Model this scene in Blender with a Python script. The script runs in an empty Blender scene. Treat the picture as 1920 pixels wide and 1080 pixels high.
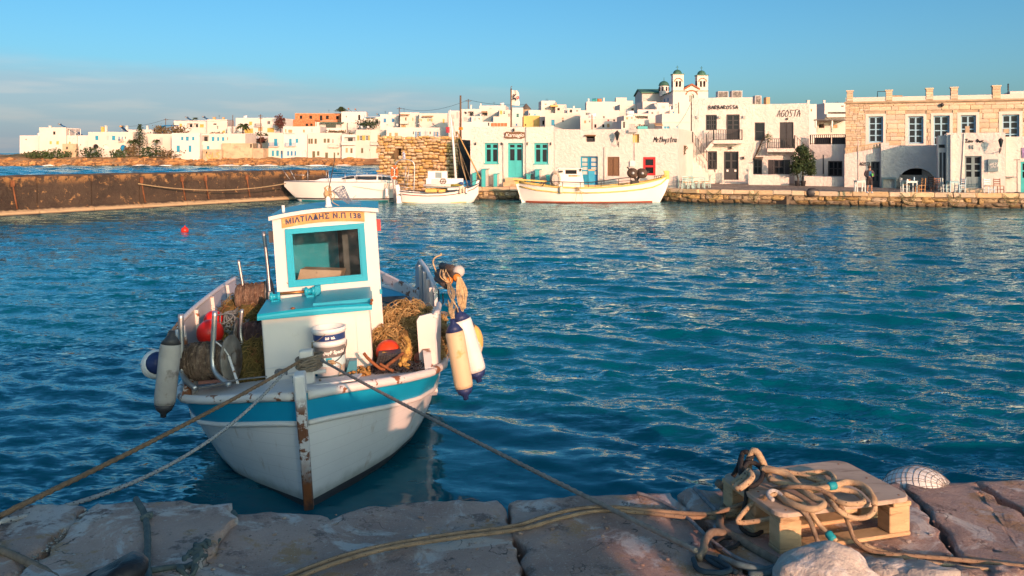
import bpy,bmesh,math,random
import numpy as np
from mathutils import Vector,Matrix,noise
rad = math.radians
R = random.Random(7)
scene = bpy.context.scene
COL = scene.collection
# --- camera, sky, sun, exposure
F,CX,HY,H = 1640.0,960.0,286.0,3.5          # focal length in pixels of the photograph, horizon row, eye height
cam_d = bpy.data.cameras.new('camera')
cam = bpy.data.objects.new('camera',cam_d)
COL.objects.link(cam)
cam.location = (0,0,H)
cam.rotation_euler = (rad(90),0,0)
cam_d.sensor_width = 36
cam_d.lens = 36*F/1920
cam_d.shift_y = -(540 - HY)/1920
cam_d.clip_start = 0.1
cam_d.clip_end = 9000
scene.camera = cam
SUN_AZ,SUN_EL = 24.0,12.0                        # degrees to the right of straight behind the camera; above the horizon
sun_vec = Vector((math.sin(rad(SUN_AZ))*math.cos(rad(SUN_EL)),-math.cos(rad(SUN_AZ))*math.cos(rad(SUN_EL)),math.sin(rad(SUN_EL))))
sun_d = bpy.data.lights.new('sun','SUN')
sun_d.energy = 3.25
sun_d.color = (1.0,0.50,0.31)
sun_d.angle = rad(0.5)
sun = bpy.data.objects.new('sun',sun_d)
COL.objects.link(sun)
sun.rotation_euler = sun_vec.to_track_quat('Z','Y').to_euler()
world = bpy.data.worlds.new('World')
scene.world = world
world.use_nodes = True
wn,wl = world.node_tree.nodes,world.node_tree.links
wn.clear()
def wnode(t,**k):
 n = wn.new(t)
 for a,b in k.items():
  setattr(n,a,b)
 return n
def wmath(op,a,b=None,clamp=False):
 n = wnode('ShaderNodeMath',operation=op,use_clamp=clamp)
 for i,v in enumerate((a,b)):
  if v is None:
   continue
  if isinstance(v,(int,float)):
   n.inputs[i].default_value = v
  else:
   wl.new(v,n.inputs[i])
 return n.outputs[0]
def wramp(v,lo,hi):
 n = wnode('ShaderNodeMapRange',interpolation_type='SMOOTHSTEP')
 wl.new(v,n.inputs[0])
 n.inputs[1].default_value = lo
 n.inputs[2].default_value = hi
 return n.outputs[0]
sky = wnode('ShaderNodeTexSky',sky_type='NISHITA')
sky.sun_disc = False
sky.sun_elevation = rad(SUN_EL)
sky.sun_rotation = math.atan2(sun_vec.x,sun_vec.y)
sky.altitude = 0
sky.air_density = 0.66
sky.dust_density = 2.7
sky.ozone_density = 3.3
hs = wnode('ShaderNodeHueSaturation')
hs.inputs['Saturation'].default_value = 1.17
hs.inputs['Value'].default_value = 1.0
wl.new(sky.outputs[0],hs.inputs['Color'])
tint = wnode('ShaderNodeMix',data_type='RGBA',blend_type='MULTIPLY')
tint.inputs[0].default_value = 1.0
wl.new(hs.outputs[0],tint.inputs[6])
tint.inputs[7].default_value = (0.94,1.0,0.78,1)
tc = wnode('ShaderNodeTexCoord')
sep = wnode('ShaderNodeSeparateXYZ')
wl.new(tc.outputs['Generated'],sep.inputs[0])
el = wmath('ARCSINE',sep.outputs[2])
az = wmath('ARCTAN2',sep.outputs[0],sep.outputs[1])
saz = wmath('SINE',az)
caz = wmath('COSINE',az)
comb = wnode('ShaderNodeCombineXYZ')
wl.new(wmath('MULTIPLY',caz,5.0),comb.inputs[2])
wl.new(wmath('MULTIPLY',saz,5.0),comb.inputs[0])
wl.new(wmath('MULTIPLY',el,26.0),comb.inputs[1])
nz = wnode('ShaderNodeTexNoise')
nz.inputs['Scale'].default_value = 1.0
nz.inputs['Detail'].default_value = 7
nz.inputs['Roughness'].default_value = 0.5
wl.new(comb.outputs[0],nz.inputs['Vector'])
lim = wmath('ADD',wmath('MULTIPLY',saz,-0.050),0.074)
lim = wmath('ADD',lim,wmath('MULTIPLY',wmath('SUBTRACT',nz.outputs[0],0.5),0.075))
band = wramp(wmath('SUBTRACT',lim,el),-0.014,0.040)
comb2 = wnode('ShaderNodeCombineXYZ')
wl.new(wmath('MULTIPLY',saz,7.0),comb2.inputs[0])
wl.new(wmath('MULTIPLY',caz,7.0),comb2.inputs[2])
wl.new(wmath('MULTIPLY',el,60.0),comb2.inputs[1])
nz2 = wnode('ShaderNodeTexNoise')
nz2.inputs['Scale'].default_value = 1.3
nz2.inputs['Detail'].default_value = 8
wl.new(comb2.outputs[0],nz2.inputs['Vector'])
streak = wramp(nz2.outputs[0],0.44,0.70)
comb3 = wnode('ShaderNodeCombineXYZ')
wl.new(wmath('MULTIPLY',saz,26.0),comb3.inputs[0])
wl.new(wmath('MULTIPLY',caz,26.0),comb3.inputs[2])
wl.new(wmath('MULTIPLY',el,34.0),comb3.inputs[1])
nz3 = wnode('ShaderNodeTexNoise')
nz3.inputs['Scale'].default_value = 0.9
nz3.inputs['Detail'].default_value = 7
wl.new(comb3.outputs[0],nz3.inputs['Vector'])
heap = wmath('MULTIPLY',wramp(nz3.outputs[0],0.55,0.66),wramp(wmath('SUBTRACT',0.062,el),0.0,0.02))
ccol = wnode('ShaderNodeMix',data_type='RGBA')
wl.new(streak,ccol.inputs[0])
ccol.inputs[6].default_value = (1.7,2.05,2.4,1)
ccol.inputs[7].default_value = (2.3,2.3,2.42,1)
fac = wmath('MULTIPLY',wmath('MAXIMUM',wmath('MULTIPLY',wmath('MULTIPLY',band,0.64),wramp(wmath('MULTIPLY',saz,-1.0),-0.16,0.12)),wmath('MULTIPLY',heap,0.45)),1.0,True)
cm = wnode('ShaderNodeMix',data_type='RGBA')
wl.new(fac,cm.inputs[0])
wl.new(tint.outputs[2],cm.inputs[6])
wl.new(ccol.outputs[2],cm.inputs[7])
bg = wnode('ShaderNodeBackground')
bg.inputs[1].default_value = 0.142
wl.new(cm.outputs[2],bg.inputs[0])
wo = wnode('ShaderNodeOutputWorld')
wl.new(bg.outputs[0],wo.inputs[0])
scene.view_settings.view_transform = 'Standard'
scene.view_settings.look = 'None'
scene.view_settings.exposure = 0.84
scene.view_settings.gamma = 1
scene.view_settings.use_curve_mapping = False
scene.render.engine = 'CYCLES'
scene.cycles.max_bounces = 6
scene.cycles.use_denoising = True
try:
 scene.cycles.use_adaptive_sampling = True
 scene.cycles.adaptive_threshold = 0.015
except Exception:
 pass
# --- pixel -> place
def P(px,py,Y):
 return Vector(((px - CX)*Y/F,Y,H - (py - HY)*Y/F))
def G(px,py,z):
 return P(px,py,F*(H - z)/(py - HY))
def X_(px,Y):
 return (px - CX)*Y/F
def Z_(py,Y):
 return H - (py - HY)*Y/F
# --- mesh helpers
class MB:
 def __init__(s):
  s.v,s.f,s.mi,s.sm = [],[],[],[]
  s.cur,s.smooth,s.fix = 0,False,False
 def add(s,vs,fs):
  b = len(s.v)
  s.v.extend([tuple(p) for p in vs])
  for f in fs:
   s.f.append([b + i for i in f])
   s.mi.append(s.cur)
   s.sm.append(s.smooth)
  return s
 def box(s,x0,x1,y0,y1,z0,z1):
  return s.obox((x0,y0,z0),(x1 - x0,0,0),(0,y1 - y0,0),(0,0,z1 - z0))
 def obox(s,o,a,b,c):
  o,a,b,c = Vector(o),Vector(a),Vector(b),Vector(c)
  if a.cross(b).dot(c) < 0:
   a,b = b,a
  vs = [o,o + a,o + a + b,o + b,o + c,o + a + c,o + a + b + c,o + b + c]
  return s.add(vs,[(0,3,2,1),(4,5,6,7),(0,1,5,4),(1,2,6,5),(2,3,7,6),(3,0,4,7)])
 def bbox(s,x0,x1,y0,y1,z0,z1,b=0.01):
  """box with chamfered edges"""
  c = ((x0 + x1)/2,(y0 + y1)/2,(z0 + z1)/2)
  h = ((x1 - x0)/2,(y1 - y0)/2,(z1 - z0)/2)
  return s.add(*chamfer(c,h,b))
 def poly(s,vs):
  return s.add(vs,[list(range(len(vs)))])
 def tube(s,pts,r,n=6,cap=True,closed=False):
  pts = [Vector(p) for p in pts]
  m = len(pts)
  rr = r if isinstance(r,(list,tuple)) else [r]*m
  old,s.smooth = s.smooth,True
  t0 = (pts[1] - pts[0]).normalized()
  up = Vector((0,0,1)) if abs(t0.z) < 0.9 else Vector((1,0,0))
  nrm = (up - t0*up.dot(t0)).normalized()
  vs = []
  for i,p in enumerate(pts):
   if closed:
    t = (pts[(i + 1) % m] - pts[i - 1])
   else:
    t = pts[min(i + 1,m - 1)] - pts[max(i - 1,0)]
   if t.length < 1e-9:
    t = t0
   t.normalize()
   nrm = nrm - t*nrm.dot(t)
   if nrm.length < 1e-6:
    nrm = t.orthogonal()
   nrm.normalize()
   bn = t.cross(nrm)
   for k in range(n):
    a = 2*math.pi*k/n
    vs.append(p + (nrm*math.cos(a) + bn*math.sin(a))*rr[i])
  fs = []
  for i in range(m if closed else m - 1):
   j = (i + 1) % m
   for k in range(n):
    k2 = (k + 1) % n
    fs.append((i*n + k,i*n + k2,j*n + k2,j*n + k))
  if cap and not closed:
   fs.append(tuple(range(n - 1,-1,-1)))
   fs.append(tuple((m - 1)*n + k for k in range(n)))
  s.add(vs,fs)
  s.smooth = old
  return s
 def rope(s,pts,r,lay=5.0,n=9,lobe=.15):
  """three-strand laid rope along pts"""
  P0 = [Vector(p) for p in pts]
  out,acc,step = [P0[0]],0.0,r*.95
  for a,b in zip(P0,P0[1:]):
   L = (b - a).length
   t = step - acc
   while t <= L:
    out.append(a.lerp(b,t/L)); t += step
   acc = (acc + L) % step if L else acc
  if len(out) < 3:
   return s.tube(pts,r,n)
  k0 = len(s.v)
  s.tube(out,r,n)
  for i in range(len(out)):
   for k in range(n):
    a = 2*math.pi*k/n
    f = 1 + lobe*math.cos(3*(a - i*step/(r*lay)*2))
    v = out[i] + (Vector(s.v[k0 + i*n + k]) - out[i])*f
    s.v[k0 + i*n + k] = tuple(v)
  return s
 def lathe(s,prof,c=(0,0,0),n=16,M=None,smooth=True):
  old,s.smooth = s.smooth,smooth
  vs,fs = [],[]
  for r,z in prof:
   for k in range(n):
    a = 2*math.pi*k/n
    vs.append(Vector((r*math.cos(a),r*math.sin(a),z)))
  for i in range(len(prof) - 1):
   for k in range(n):
    k2 = (k + 1) % n
    fs.append((i*n + k,i*n + k2,(i + 1)*n + k2,(i + 1)*n + k))
  fs.append(tuple(range(n - 1,-1,-1)))
  fs.append(tuple((len(prof) - 1)*n + k for k in range(n)))
  if M is not None:
   vs = [M @ v for v in vs]
  vs = [v + Vector(c) for v in vs]
  s.add(vs,fs)
  s.smooth = old
  return s
 def ball(s,c,r,n=12,sc=(1,1,1),jit=0,seed=0):
  old,s.smooth = s.smooth,True
  m = max(4,n // 2)
  vs,fs = [Vector((0,0,1))],[]
  for i in range(1,m):
   t = math.pi*i/m
   for k in range(n):
    a = 2*math.pi*k/n
    vs.append(Vector((math.sin(t)*math.cos(a),math.sin(t)*math.sin(a),math.cos(t))))
  vs.append(Vector((0,0,-1)))
  for k in range(n):
   k2 = (k + 1) % n
   fs.append((0,1 + k,1 + k2))
   for i in range(m - 2):
    a = 1 + i*n
    fs.append((a + k,a + n + k,a + n + k2,a + k2))
   a = 1 + (m - 2)*n
   fs.append((a + k,len(vs) - 1,a + k2))
  out = []
  for v in vs:
   d = 1.0
   if jit:
    d += jit*noise.noise(v*1.7 + Vector((seed*3.1,seed,0))) + jit*0.5*noise.noise(v*4.1 + Vector((seed,0,5)))
   out.append(Vector((v.x*sc[0],v.y*sc[1],v.z*sc[2]))*r*d + Vector(c))
  s.add(out,fs)
  s.smooth = old
  return s
 def loft(s,secs,closed=False,cap=False,flip=False):
  n = len(secs[0])
  s.fix = True
  vs = [p for q in secs for p in q]
  fs = []
  for i in range(len(secs) - 1):
   for k in range(n if closed else n - 1):
    k2 = (k + 1) % n
    f = (i*n + k,i*n + k2,(i + 1)*n + k2,(i + 1)*n + k)
    fs.append(f[::-1] if flip else f)
  if cap:
   a,b = tuple(range(n)),tuple((len(secs) - 1)*n + k for k in range(n))
   fs.append(a if flip else a[::-1])
   fs.append(b[::-1] if flip else b)
  return s.add(vs,fs)
def chamfer(c,h,b):
 c,h = Vector(c),Vector(h)
 b = min(b,h.x*.45,h.y*.45,h.z*.45)
 vs,idx = [],{}
 for sx in (-1,1):
  for sy in (-1,1):
   for sz in (-1,1):
    for ax in range(3):
     d = [h.x - b,h.y - b,h.z - b]
     d[ax] += b
     idx[(sx,sy,sz,ax)] = len(vs)
     vs.append(c + Vector((sx*d[0],sy*d[1],sz*d[2])))
 fs = []
 for sg in (-1,1):
  q = [(sg,-1,-1),(sg,1,-1),(sg,1,1),(sg,-1,1)]
  f = [idx[k + (0,)] for k in q]; fs.append(f if sg > 0 else f[::-1])
  q = [(1,sg,-1),(-1,sg,-1),(-1,sg,1),(1,sg,1)]
  f = [idx[k + (1,)] for k in q]; fs.append(f if sg > 0 else f[::-1])
  q = [(-1,-1,sg),(1,-1,sg),(1,1,sg),(-1,1,sg)]
  f = [idx[k + (2,)] for k in q]; fs.append(f if sg > 0 else f[::-1])
 E = lambda p,q,a,b2: fs.append([idx[p + (a,)],idx[q + (a,)],idx[q + (b2,)],idx[p + (b2,)]])
 for s1 in (-1,1):
  for s2 in (-1,1):
   E((s1,s2,-1),(s1,s2,1),0,1)
   E((s1,-1,s2),(s1,1,s2),0,2)
   E((-1,s1,s2),(1,s1,s2),1,2)
 for sx in (-1,1):
  for sy in (-1,1):
   for sz in (-1,1):
    fs.append([idx[(sx,sy,sz,a)] for a in range(3)])
 out = []
 for f in fs:
  a,b3,d = vs[f[0]],vs[f[1]],vs[f[2]]
  nrm = (b3 - a).cross(d - a)
  cen = sum((vs[i] for i in f),Vector())/len(f) - c
  out.append(f if nrm.dot(cen) >= 0 else f[::-1])
 return vs,out
_inv = {}
def _world(o):
 m = Matrix.Identity(4)
 if o.parent:
  m = _world(o.parent) @ o.matrix_parent_inverse
 return m @ o.matrix_basis
def props(o,label=None,cat=None,group=None,kind=None):
 for k,v in (('label',label),('category',cat),('group',group),('kind',kind)):
  if v:
   o[k] = v
 return o
def attach(o,parent,local=False):
 if parent is not None:
  o.parent = parent
  if not local:
   o.matrix_parent_inverse = _world(parent).inverted()
 return o
def build(mb,name,mat,parent=None,label=None,cat=None,group=None,kind=None,M=None,local=False,sm=None):
 me = bpy.data.meshes.new(name)
 me.from_pydata(mb.v,[],mb.f)
 mats = mat if isinstance(mat,(list,tuple)) else [mat]
 for m in mats:
  me.materials.append(m)
 if len(mats) > 1:
  me.polygons.foreach_set('material_index',mb.mi)
 me.polygons.foreach_set('use_smooth',mb.sm if sm is None else [sm]*len(mb.f))
 if mb.fix and len(mb.f) < 60000:
  bm = bmesh.new()
  bm.from_mesh(me)
  bmesh.ops.recalc_face_normals(bm,faces=bm.faces)
  bm.to_mesh(me)
  bm.free()
 me.update()
 o = bpy.data.objects.new(name,me)
 COL.objects.link(o)
 if M is not None:
  o.matrix_basis = M
 attach(o,parent,local)
 return props(o,label,cat,group,kind)
def thing(name,loc,label,cat,group=None,kind=None,M=None):
 o = bpy.data.objects.new(name,None)
 o.empty_display_size = 0.2
 COL.objects.link(o)
 if M is not None:
  o.matrix_basis = M
 else:
  o.location = loc
 return props(o,label,cat,group,kind)
def kids(o):
 return [c for c in ALLKIDS(o)]
def ALLKIDS(o):
 return list(o.children)
def dup(root,loc=None,rz=None,label=None,group=None,parent=None,M=None):
 c = root.copy()
 COL.objects.link(c)
 if parent is not None:
  c.parent = parent
 if M is not None:
  c.matrix_basis = M
 if loc is not None:
  c.location = loc
 if rz is not None:
  c.rotation_euler = (0,0,rz)
 if label:
  c['label'] = label
 if group:
  c['group'] = group
 for ch in ALLKIDS(root):
  dup(ch,parent=c)
 return c
def smooth_path(pts,k=6,closed=False):
 pts = [Vector(p) for p in pts]
 out,n = [],len(pts)
 for i in range(n if closed else n - 1):
  if closed:
   a,b,c,d = pts[i - 1],pts[i],pts[(i + 1) % n],pts[(i + 2) % n]
  else:
   a,b,c,d = pts[max(i - 1,0)],pts[i],pts[i + 1],pts[min(i + 2,n - 1)]
  for j in range(k):
   t = j/k
   out.append(0.5*((2*b) + (c - a)*t + (2*a - 5*b + 4*c - d)*t*t + (3*b - a - 3*c + d)*t ** 3))
 if not closed:
  out.append(pts[-1])
 return out
def interp(xs,ys,x):
 return float(np.interp(x,xs,ys))
# --- materials
class NT:
 def __init__(s,name):
  s.m = bpy.data.materials.new(name)
  s.m.use_nodes = True
  s.n,s.l = s.m.node_tree.nodes,s.m.node_tree.links
  s.b = s.n['Principled BSDF']
 def node(s,t,**k):
  n = s.n.new(t)
  for a,b in k.items():
   setattr(n,a,b)
  return n
 def put(s,v,sock):
  if hasattr(v,'is_output'):
   s.l.new(v,sock)
  elif isinstance(v,(tuple,list)) and len(v) == 3 and sock.type == 'RGBA':
   sock.default_value = (*v,1)
  else:
   sock.default_value = v
 def noise(s,scale,detail=5,rough=0.55,vec=None,dist=0.0):
  n = s.node('ShaderNodeTexNoise')
  n.inputs['Scale'].default_value = scale
  n.inputs['Detail'].default_value = detail
  n.inputs['Roughness'].default_value = rough
  n.inputs['Distortion'].default_value = dist
  s.l.new(vec if vec is not None else s.co(),n.inputs['Vector'])
  return n.outputs[0]
 def co(s,kind='Object',scale=None):
  t = s.node('ShaderNodeTexCoord')
  if scale is None:
   return t.outputs[kind]
  mp = s.node('ShaderNodeMapping')
  s.l.new(t.outputs[kind],mp.inputs[0])
  mp.inputs['Scale'].default_value = scale
  return mp.outputs[0]
 def mix(s,f,a,b,mode='MIX'):
  n = s.node('ShaderNodeMix',data_type='RGBA',blend_type=mode)
  s.put(f,n.inputs[0]); s.put(a,n.inputs[6]); s.put(b,n.inputs[7])
  return n.outputs[2]
 def rng(s,v,lo,hi,a=0.0,b=1.0):
  n = s.node('ShaderNodeMapRange',interpolation_type='SMOOTHSTEP')
  s.l.new(v,n.inputs[0])
  for i,x in enumerate((lo,hi,a,b)):
   n.inputs[1 + i].default_value = x
  return n.outputs[0]
 def math(s,op,a,b=None):
  n = s.node('ShaderNodeMath',operation=op)
  s.put(a,n.inputs[0])
  if b is not None:
   s.put(b,n.inputs[1])
  return n.outputs[0]
 def bump(s,h,strength,dist=0.02,prev=None):
  n = s.node('ShaderNodeBump')
  n.inputs['Strength'].default_value = strength
  n.inputs['Distance'].default_value = dist
  s.l.new(h,n.inputs['Height'])
  if prev is not None:
   s.l.new(prev,n.inputs['Normal'])
  return n.outputs[0]
def mk(name,col,rough=0.6,var=0.12,vs=3.0,col2=None,c2=(0.55,0.68),c2s=5.0,bump=0.0,bs=30.0,bd=0.01,spec=0.4,metal=0.0,
 rnd=0.0,stretch=None,col3=None,c3=(0.6,0.7),c3s=14.0,trans=0.0):
 t = NT(name)
 vec = t.co('Object',stretch) if stretch else t.co()
 n1 = t.noise(vs,vec=vec)
 lo = tuple(max(0,c*(1 - var)) for c in col)
 hi = tuple(min(1,c*(1 + var)) for c in col)
 c = t.mix(t.rng(n1,0.3,0.7),lo,hi)
 if col2:
  c = t.mix(t.rng(t.noise(c2s,8,0.62,vec=vec),*c2),c,col2)
 if col3:
  c = t.mix(t.rng(t.noise(c3s,8,0.65,vec=vec),*c3),c,col3)
 if rnd:
  oi = t.node('ShaderNodeObjectInfo')
  hsv = t.node('ShaderNodeHueSaturation')
  t.l.new(c,hsv.inputs['Color'])
  t.l.new(t.rng(oi.outputs['Random'],0,1,1 - rnd,1 + rnd),hsv.inputs['Value'])
  wn_ = t.node('ShaderNodeTexWhiteNoise',noise_dimensions='1D')
  t.l.new(oi.outputs['Random'],wn_.inputs['W'])
  t.l.new(t.rng(wn_.outputs[0],0,1,1 - rnd*1.2,1 + rnd*1.2),hsv.inputs['Saturation'])
  c = hsv.outputs[0]
 t.put(c,t.b.inputs['Base Color'])
 t.b.inputs['Roughness'].default_value = rough
 t.b.inputs['Metallic'].default_value = metal
 t.b.inputs['Specular IOR Level'].default_value = spec
 if trans:
  t.b.inputs['Transmission Weight'].default_value = trans
 if bump:
  t.put(t.bump(t.noise(bs,6,0.6,vec=vec),bump,bd),t.b.inputs['Normal'])
 return t.m
white = mk('whitewash',(0.69,0.635,0.59),0.85,0.03,0.6,(0.66,0.63,0.58),(0.60,0.80),1.1,0.5,5.0,0.03)
white2 = mk('cream_whitewash',(0.67,0.60,0.53),0.85,0.03,0.6,(0.66,0.60,0.52),(0.60,0.80),1.1,0.4,5.0,0.03)
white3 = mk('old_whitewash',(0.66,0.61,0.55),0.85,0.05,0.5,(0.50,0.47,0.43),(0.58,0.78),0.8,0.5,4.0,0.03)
rough_white = mk('lumpy_whitewash',(0.68,0.62,0.57),0.85,0.04,2.0,(0.62,0.58,0.52),(0.62,0.75),2.4,0.9,4.5,0.09)
ochre = mk('ochre_plaster',(0.72,0.47,0.16),0.85,0.08,0.8)
tan_wall = mk('tan_plaster',(0.50,0.38,0.25),0.85,0.12,0.6,(0.34,0.25,0.17),(0.5,0.7),0.9,0.4,4,0.03)
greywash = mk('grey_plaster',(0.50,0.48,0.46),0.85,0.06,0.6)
brick_mat = mk('hollow_brick',(0.46,0.17,0.07),0.85,0.12,1.5,(0.56,0.27,0.13),(0.5,0.6),3.0)
concrete = mk('concrete',(0.42,0.38,0.33),0.85,0.1,1.0)
teal = mk('teal_paint',(0.055,0.42,0.43),0.5,0.06,3,spec=0.4)
blue = mk('blue_paint',(0.012,0.20,0.42),0.45,0.08,3)
azure = mk('azure_paint',(0.03,0.29,0.45),0.45,0.08,3)
paleblue = mk('pale_blue_paint',(0.42,0.60,0.68),0.5,0.05,3)
greyblue = mk('grey_blue_paint',(0.20,0.27,0.29),0.5,0.06,3)
charcoal = mk('charcoal_paint',(0.045,0.045,0.05),0.5,0.1,3)
darkmetal = mk('dark_iron',(0.035,0.033,0.033),0.55,0.2,6)
red = mk('red_paint',(0.55,0.035,0.035),0.45,0.1,3)
magenta = mk('magenta_paint',(0.52,0.02,0.10),0.5,0.1,3)
olive = mk('olive_paint',(0.13,0.12,0.065),0.6,0.1,3)
yellow = mk('yellow_paint',(0.62,0.40,0.10),0.6,0.1,3)
tan = mk('tan_paint',(0.48,0.30,0.15),0.6,0.1,3)
brownwood = mk('weathered_brown_wood',(0.16,0.085,0.045),0.7,0.25,4,(0.26,0.16,0.09),(0.5,0.65),7,stretch=(8,8,1))
glass = mk('dark_glass',(0.018,0.022,0.026),0.06,0.1,2,spec=0.6)
dark = mk('dark_interior',(0.012,0.012,0.013),0.8,0.1,2)
white_paint = mk('white_gloss_paint',(0.80,0.78,0.75),0.35,0.03,3)
terracotta = mk('terracotta',(0.42,0.16,0.07),0.8,0.15,3)
panelblue = mk('solar_glass',(0.02,0.03,0.05),0.15,0.1,2)
steel = mk('steel',(0.50,0.50,0.50),0.38,0.1,8,metal=0.85,bump=0.1,bs=60)
domegreen = mk('dome_green',(0.045,0.13,0.095),0.5,0.15,1.0)
greenroof = mk('green_roof',(0.06,0.17,0.11),0.6,0.15,1.0)
polewood = mk('pole_wood',(0.14,0.09,0.06),0.8,0.2,2)
cable_mat = mk('black_cable',(0.03,0.03,0.03),0.6)
leaf = mk('leaf_green',(0.045,0.075,0.022),0.6,0.4,1.5,(0.09,0.11,0.035),(0.5,0.7),3)
leaf_dark = mk('leaf_dark',(0.03,0.055,0.02),0.6,0.35,1.5,(0.06,0.08,0.03),(0.5,0.7),3)
leaf_dry = mk('leaf_dry',(0.14,0.10,0.05),0.8,0.3,1.0,(0.09,0.09,0.04),(0.5,0.7),2)
bougain = mk('bougainvillea_bloom',(0.11,0.025,0.03),0.7,0.3,2,(0.06,0.08,0.03),(0.5,0.6),4)
bark = mk('bark',(0.10,0.07,0.05),0.85,0.3,5,bump=0.6,bs=20)
print_black = mk('black_lettering',(0.02,0.018,0.018),0.6)
print_white = mk('white_lettering',(0.8,0.78,0.74),0.6)
# --- water
def water_material():
 t = NT('harbour_water')
 co = t.co()
 c = t.mix(t.rng(t.noise(0.05,3,vec=co),0.35,0.65),(0.0,0.072,0.110),(0.0,0.122,0.172))
 def st(scale,rz):
  tcn = t.node('ShaderNodeTexCoord')
  mp = t.node('ShaderNodeMapping')
  mp.inputs['Rotation'].default_value = (0,0,rz)
  mp.inputs['Scale'].default_value = scale
  t.l.new(tcn.outputs['Object'],mp.inputs[0])
  return mp.outputs[0]
 gust = t.rng(t.noise(0.09,3,vec=st((1,1.6,1),0.3)),0.38,0.64,0.38,1.1)
 def slopes(scale,rz,amp,detail=2):
  n = t.node('ShaderNodeTexNoise')
  n.inputs['Scale'].default_value = 1.0
  n.inputs['Detail'].default_value = detail
  n.inputs['Distortion'].default_value = 0.4
  t.l.new(st(scale,rz),n.inputs['Vector'])
  s = t.node('ShaderNodeVectorMath',operation='SUBTRACT')
  t.l.new(n.outputs['Color'],s.inputs[0]); s.inputs[1].default_value = (.5,.5,.5)
  k = t.node('ShaderNodeVectorMath',operation='MULTIPLY')
  t.l.new(s.outputs[0],k.inputs[0]); k.inputs[1].default_value = (amp*.6,amp,0)
  return k.outputs[0]
 def vadd(a,b):
  n = t.node('ShaderNodeVectorMath',operation='ADD')
  t.l.new(a,n.inputs[0]); t.l.new(b,n.inputs[1]); return n.outputs[0]
 sl = vadd(vadd(slopes((0.8,2.2,1),0.25,0.36),slopes((2.6,7.0,1),0.42,0.95)),slopes((8,20,1),0.15,1.15))
 sc = t.node('ShaderNodeVectorMath',operation='SCALE')
 t.l.new(sl,sc.inputs[0])
 mpl = t.node('ShaderNodeMapping'); t.l.new(t.co(),mpl.inputs[0])
 mpl.inputs['Location'].default_value = (0.25,-2.76,0); mpl.inputs['Scale'].default_value = (0.42,0.30,0)
 ln = t.node('ShaderNodeVectorMath',operation='LENGTH'); t.l.new(mpl.outputs[0],ln.inputs[0])
 lee = t.rng(ln.outputs['Value'],0.50,1.25,0.20,1.0)
 t.l.new(t.math('MULTIPLY',gust,lee),sc.inputs['Scale'])
 geo = t.node('ShaderNodeNewGeometry')
 nn = t.node('ShaderNodeVectorMath',operation='NORMALIZE')
 t.l.new(vadd(geo.outputs['Normal'],sc.outputs[0]),nn.inputs[0])
 t.n.remove(t.b)
 df = t.node('ShaderNodeBsdfDiffuse'); t.l.new(c,df.inputs[0]); t.l.new(nn.outputs[0],df.inputs['Normal'])
 gs = t.node('ShaderNodeBsdfGlossy'); gs.inputs[0].default_value = (0.66,0.93,1.0,1); gs.inputs['Roughness'].default_value = 0.04; t.l.new(nn.outputs[0],gs.inputs['Normal'])
 fr = t.node('ShaderNodeFresnel'); fr.inputs[0].default_value = 1.33; t.l.new(nn.outputs[0],fr.inputs['Normal'])
 mx = t.node('ShaderNodeMixShader'); t.l.new(fr.outputs[0],mx.inputs[0]); t.l.new(df.outputs[0],mx.inputs[1]); t.l.new(gs.outputs[0],mx.inputs[2])
 t.l.new(mx.outputs[0],t.n['Material Output'].inputs[0])
 return t.m
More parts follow.
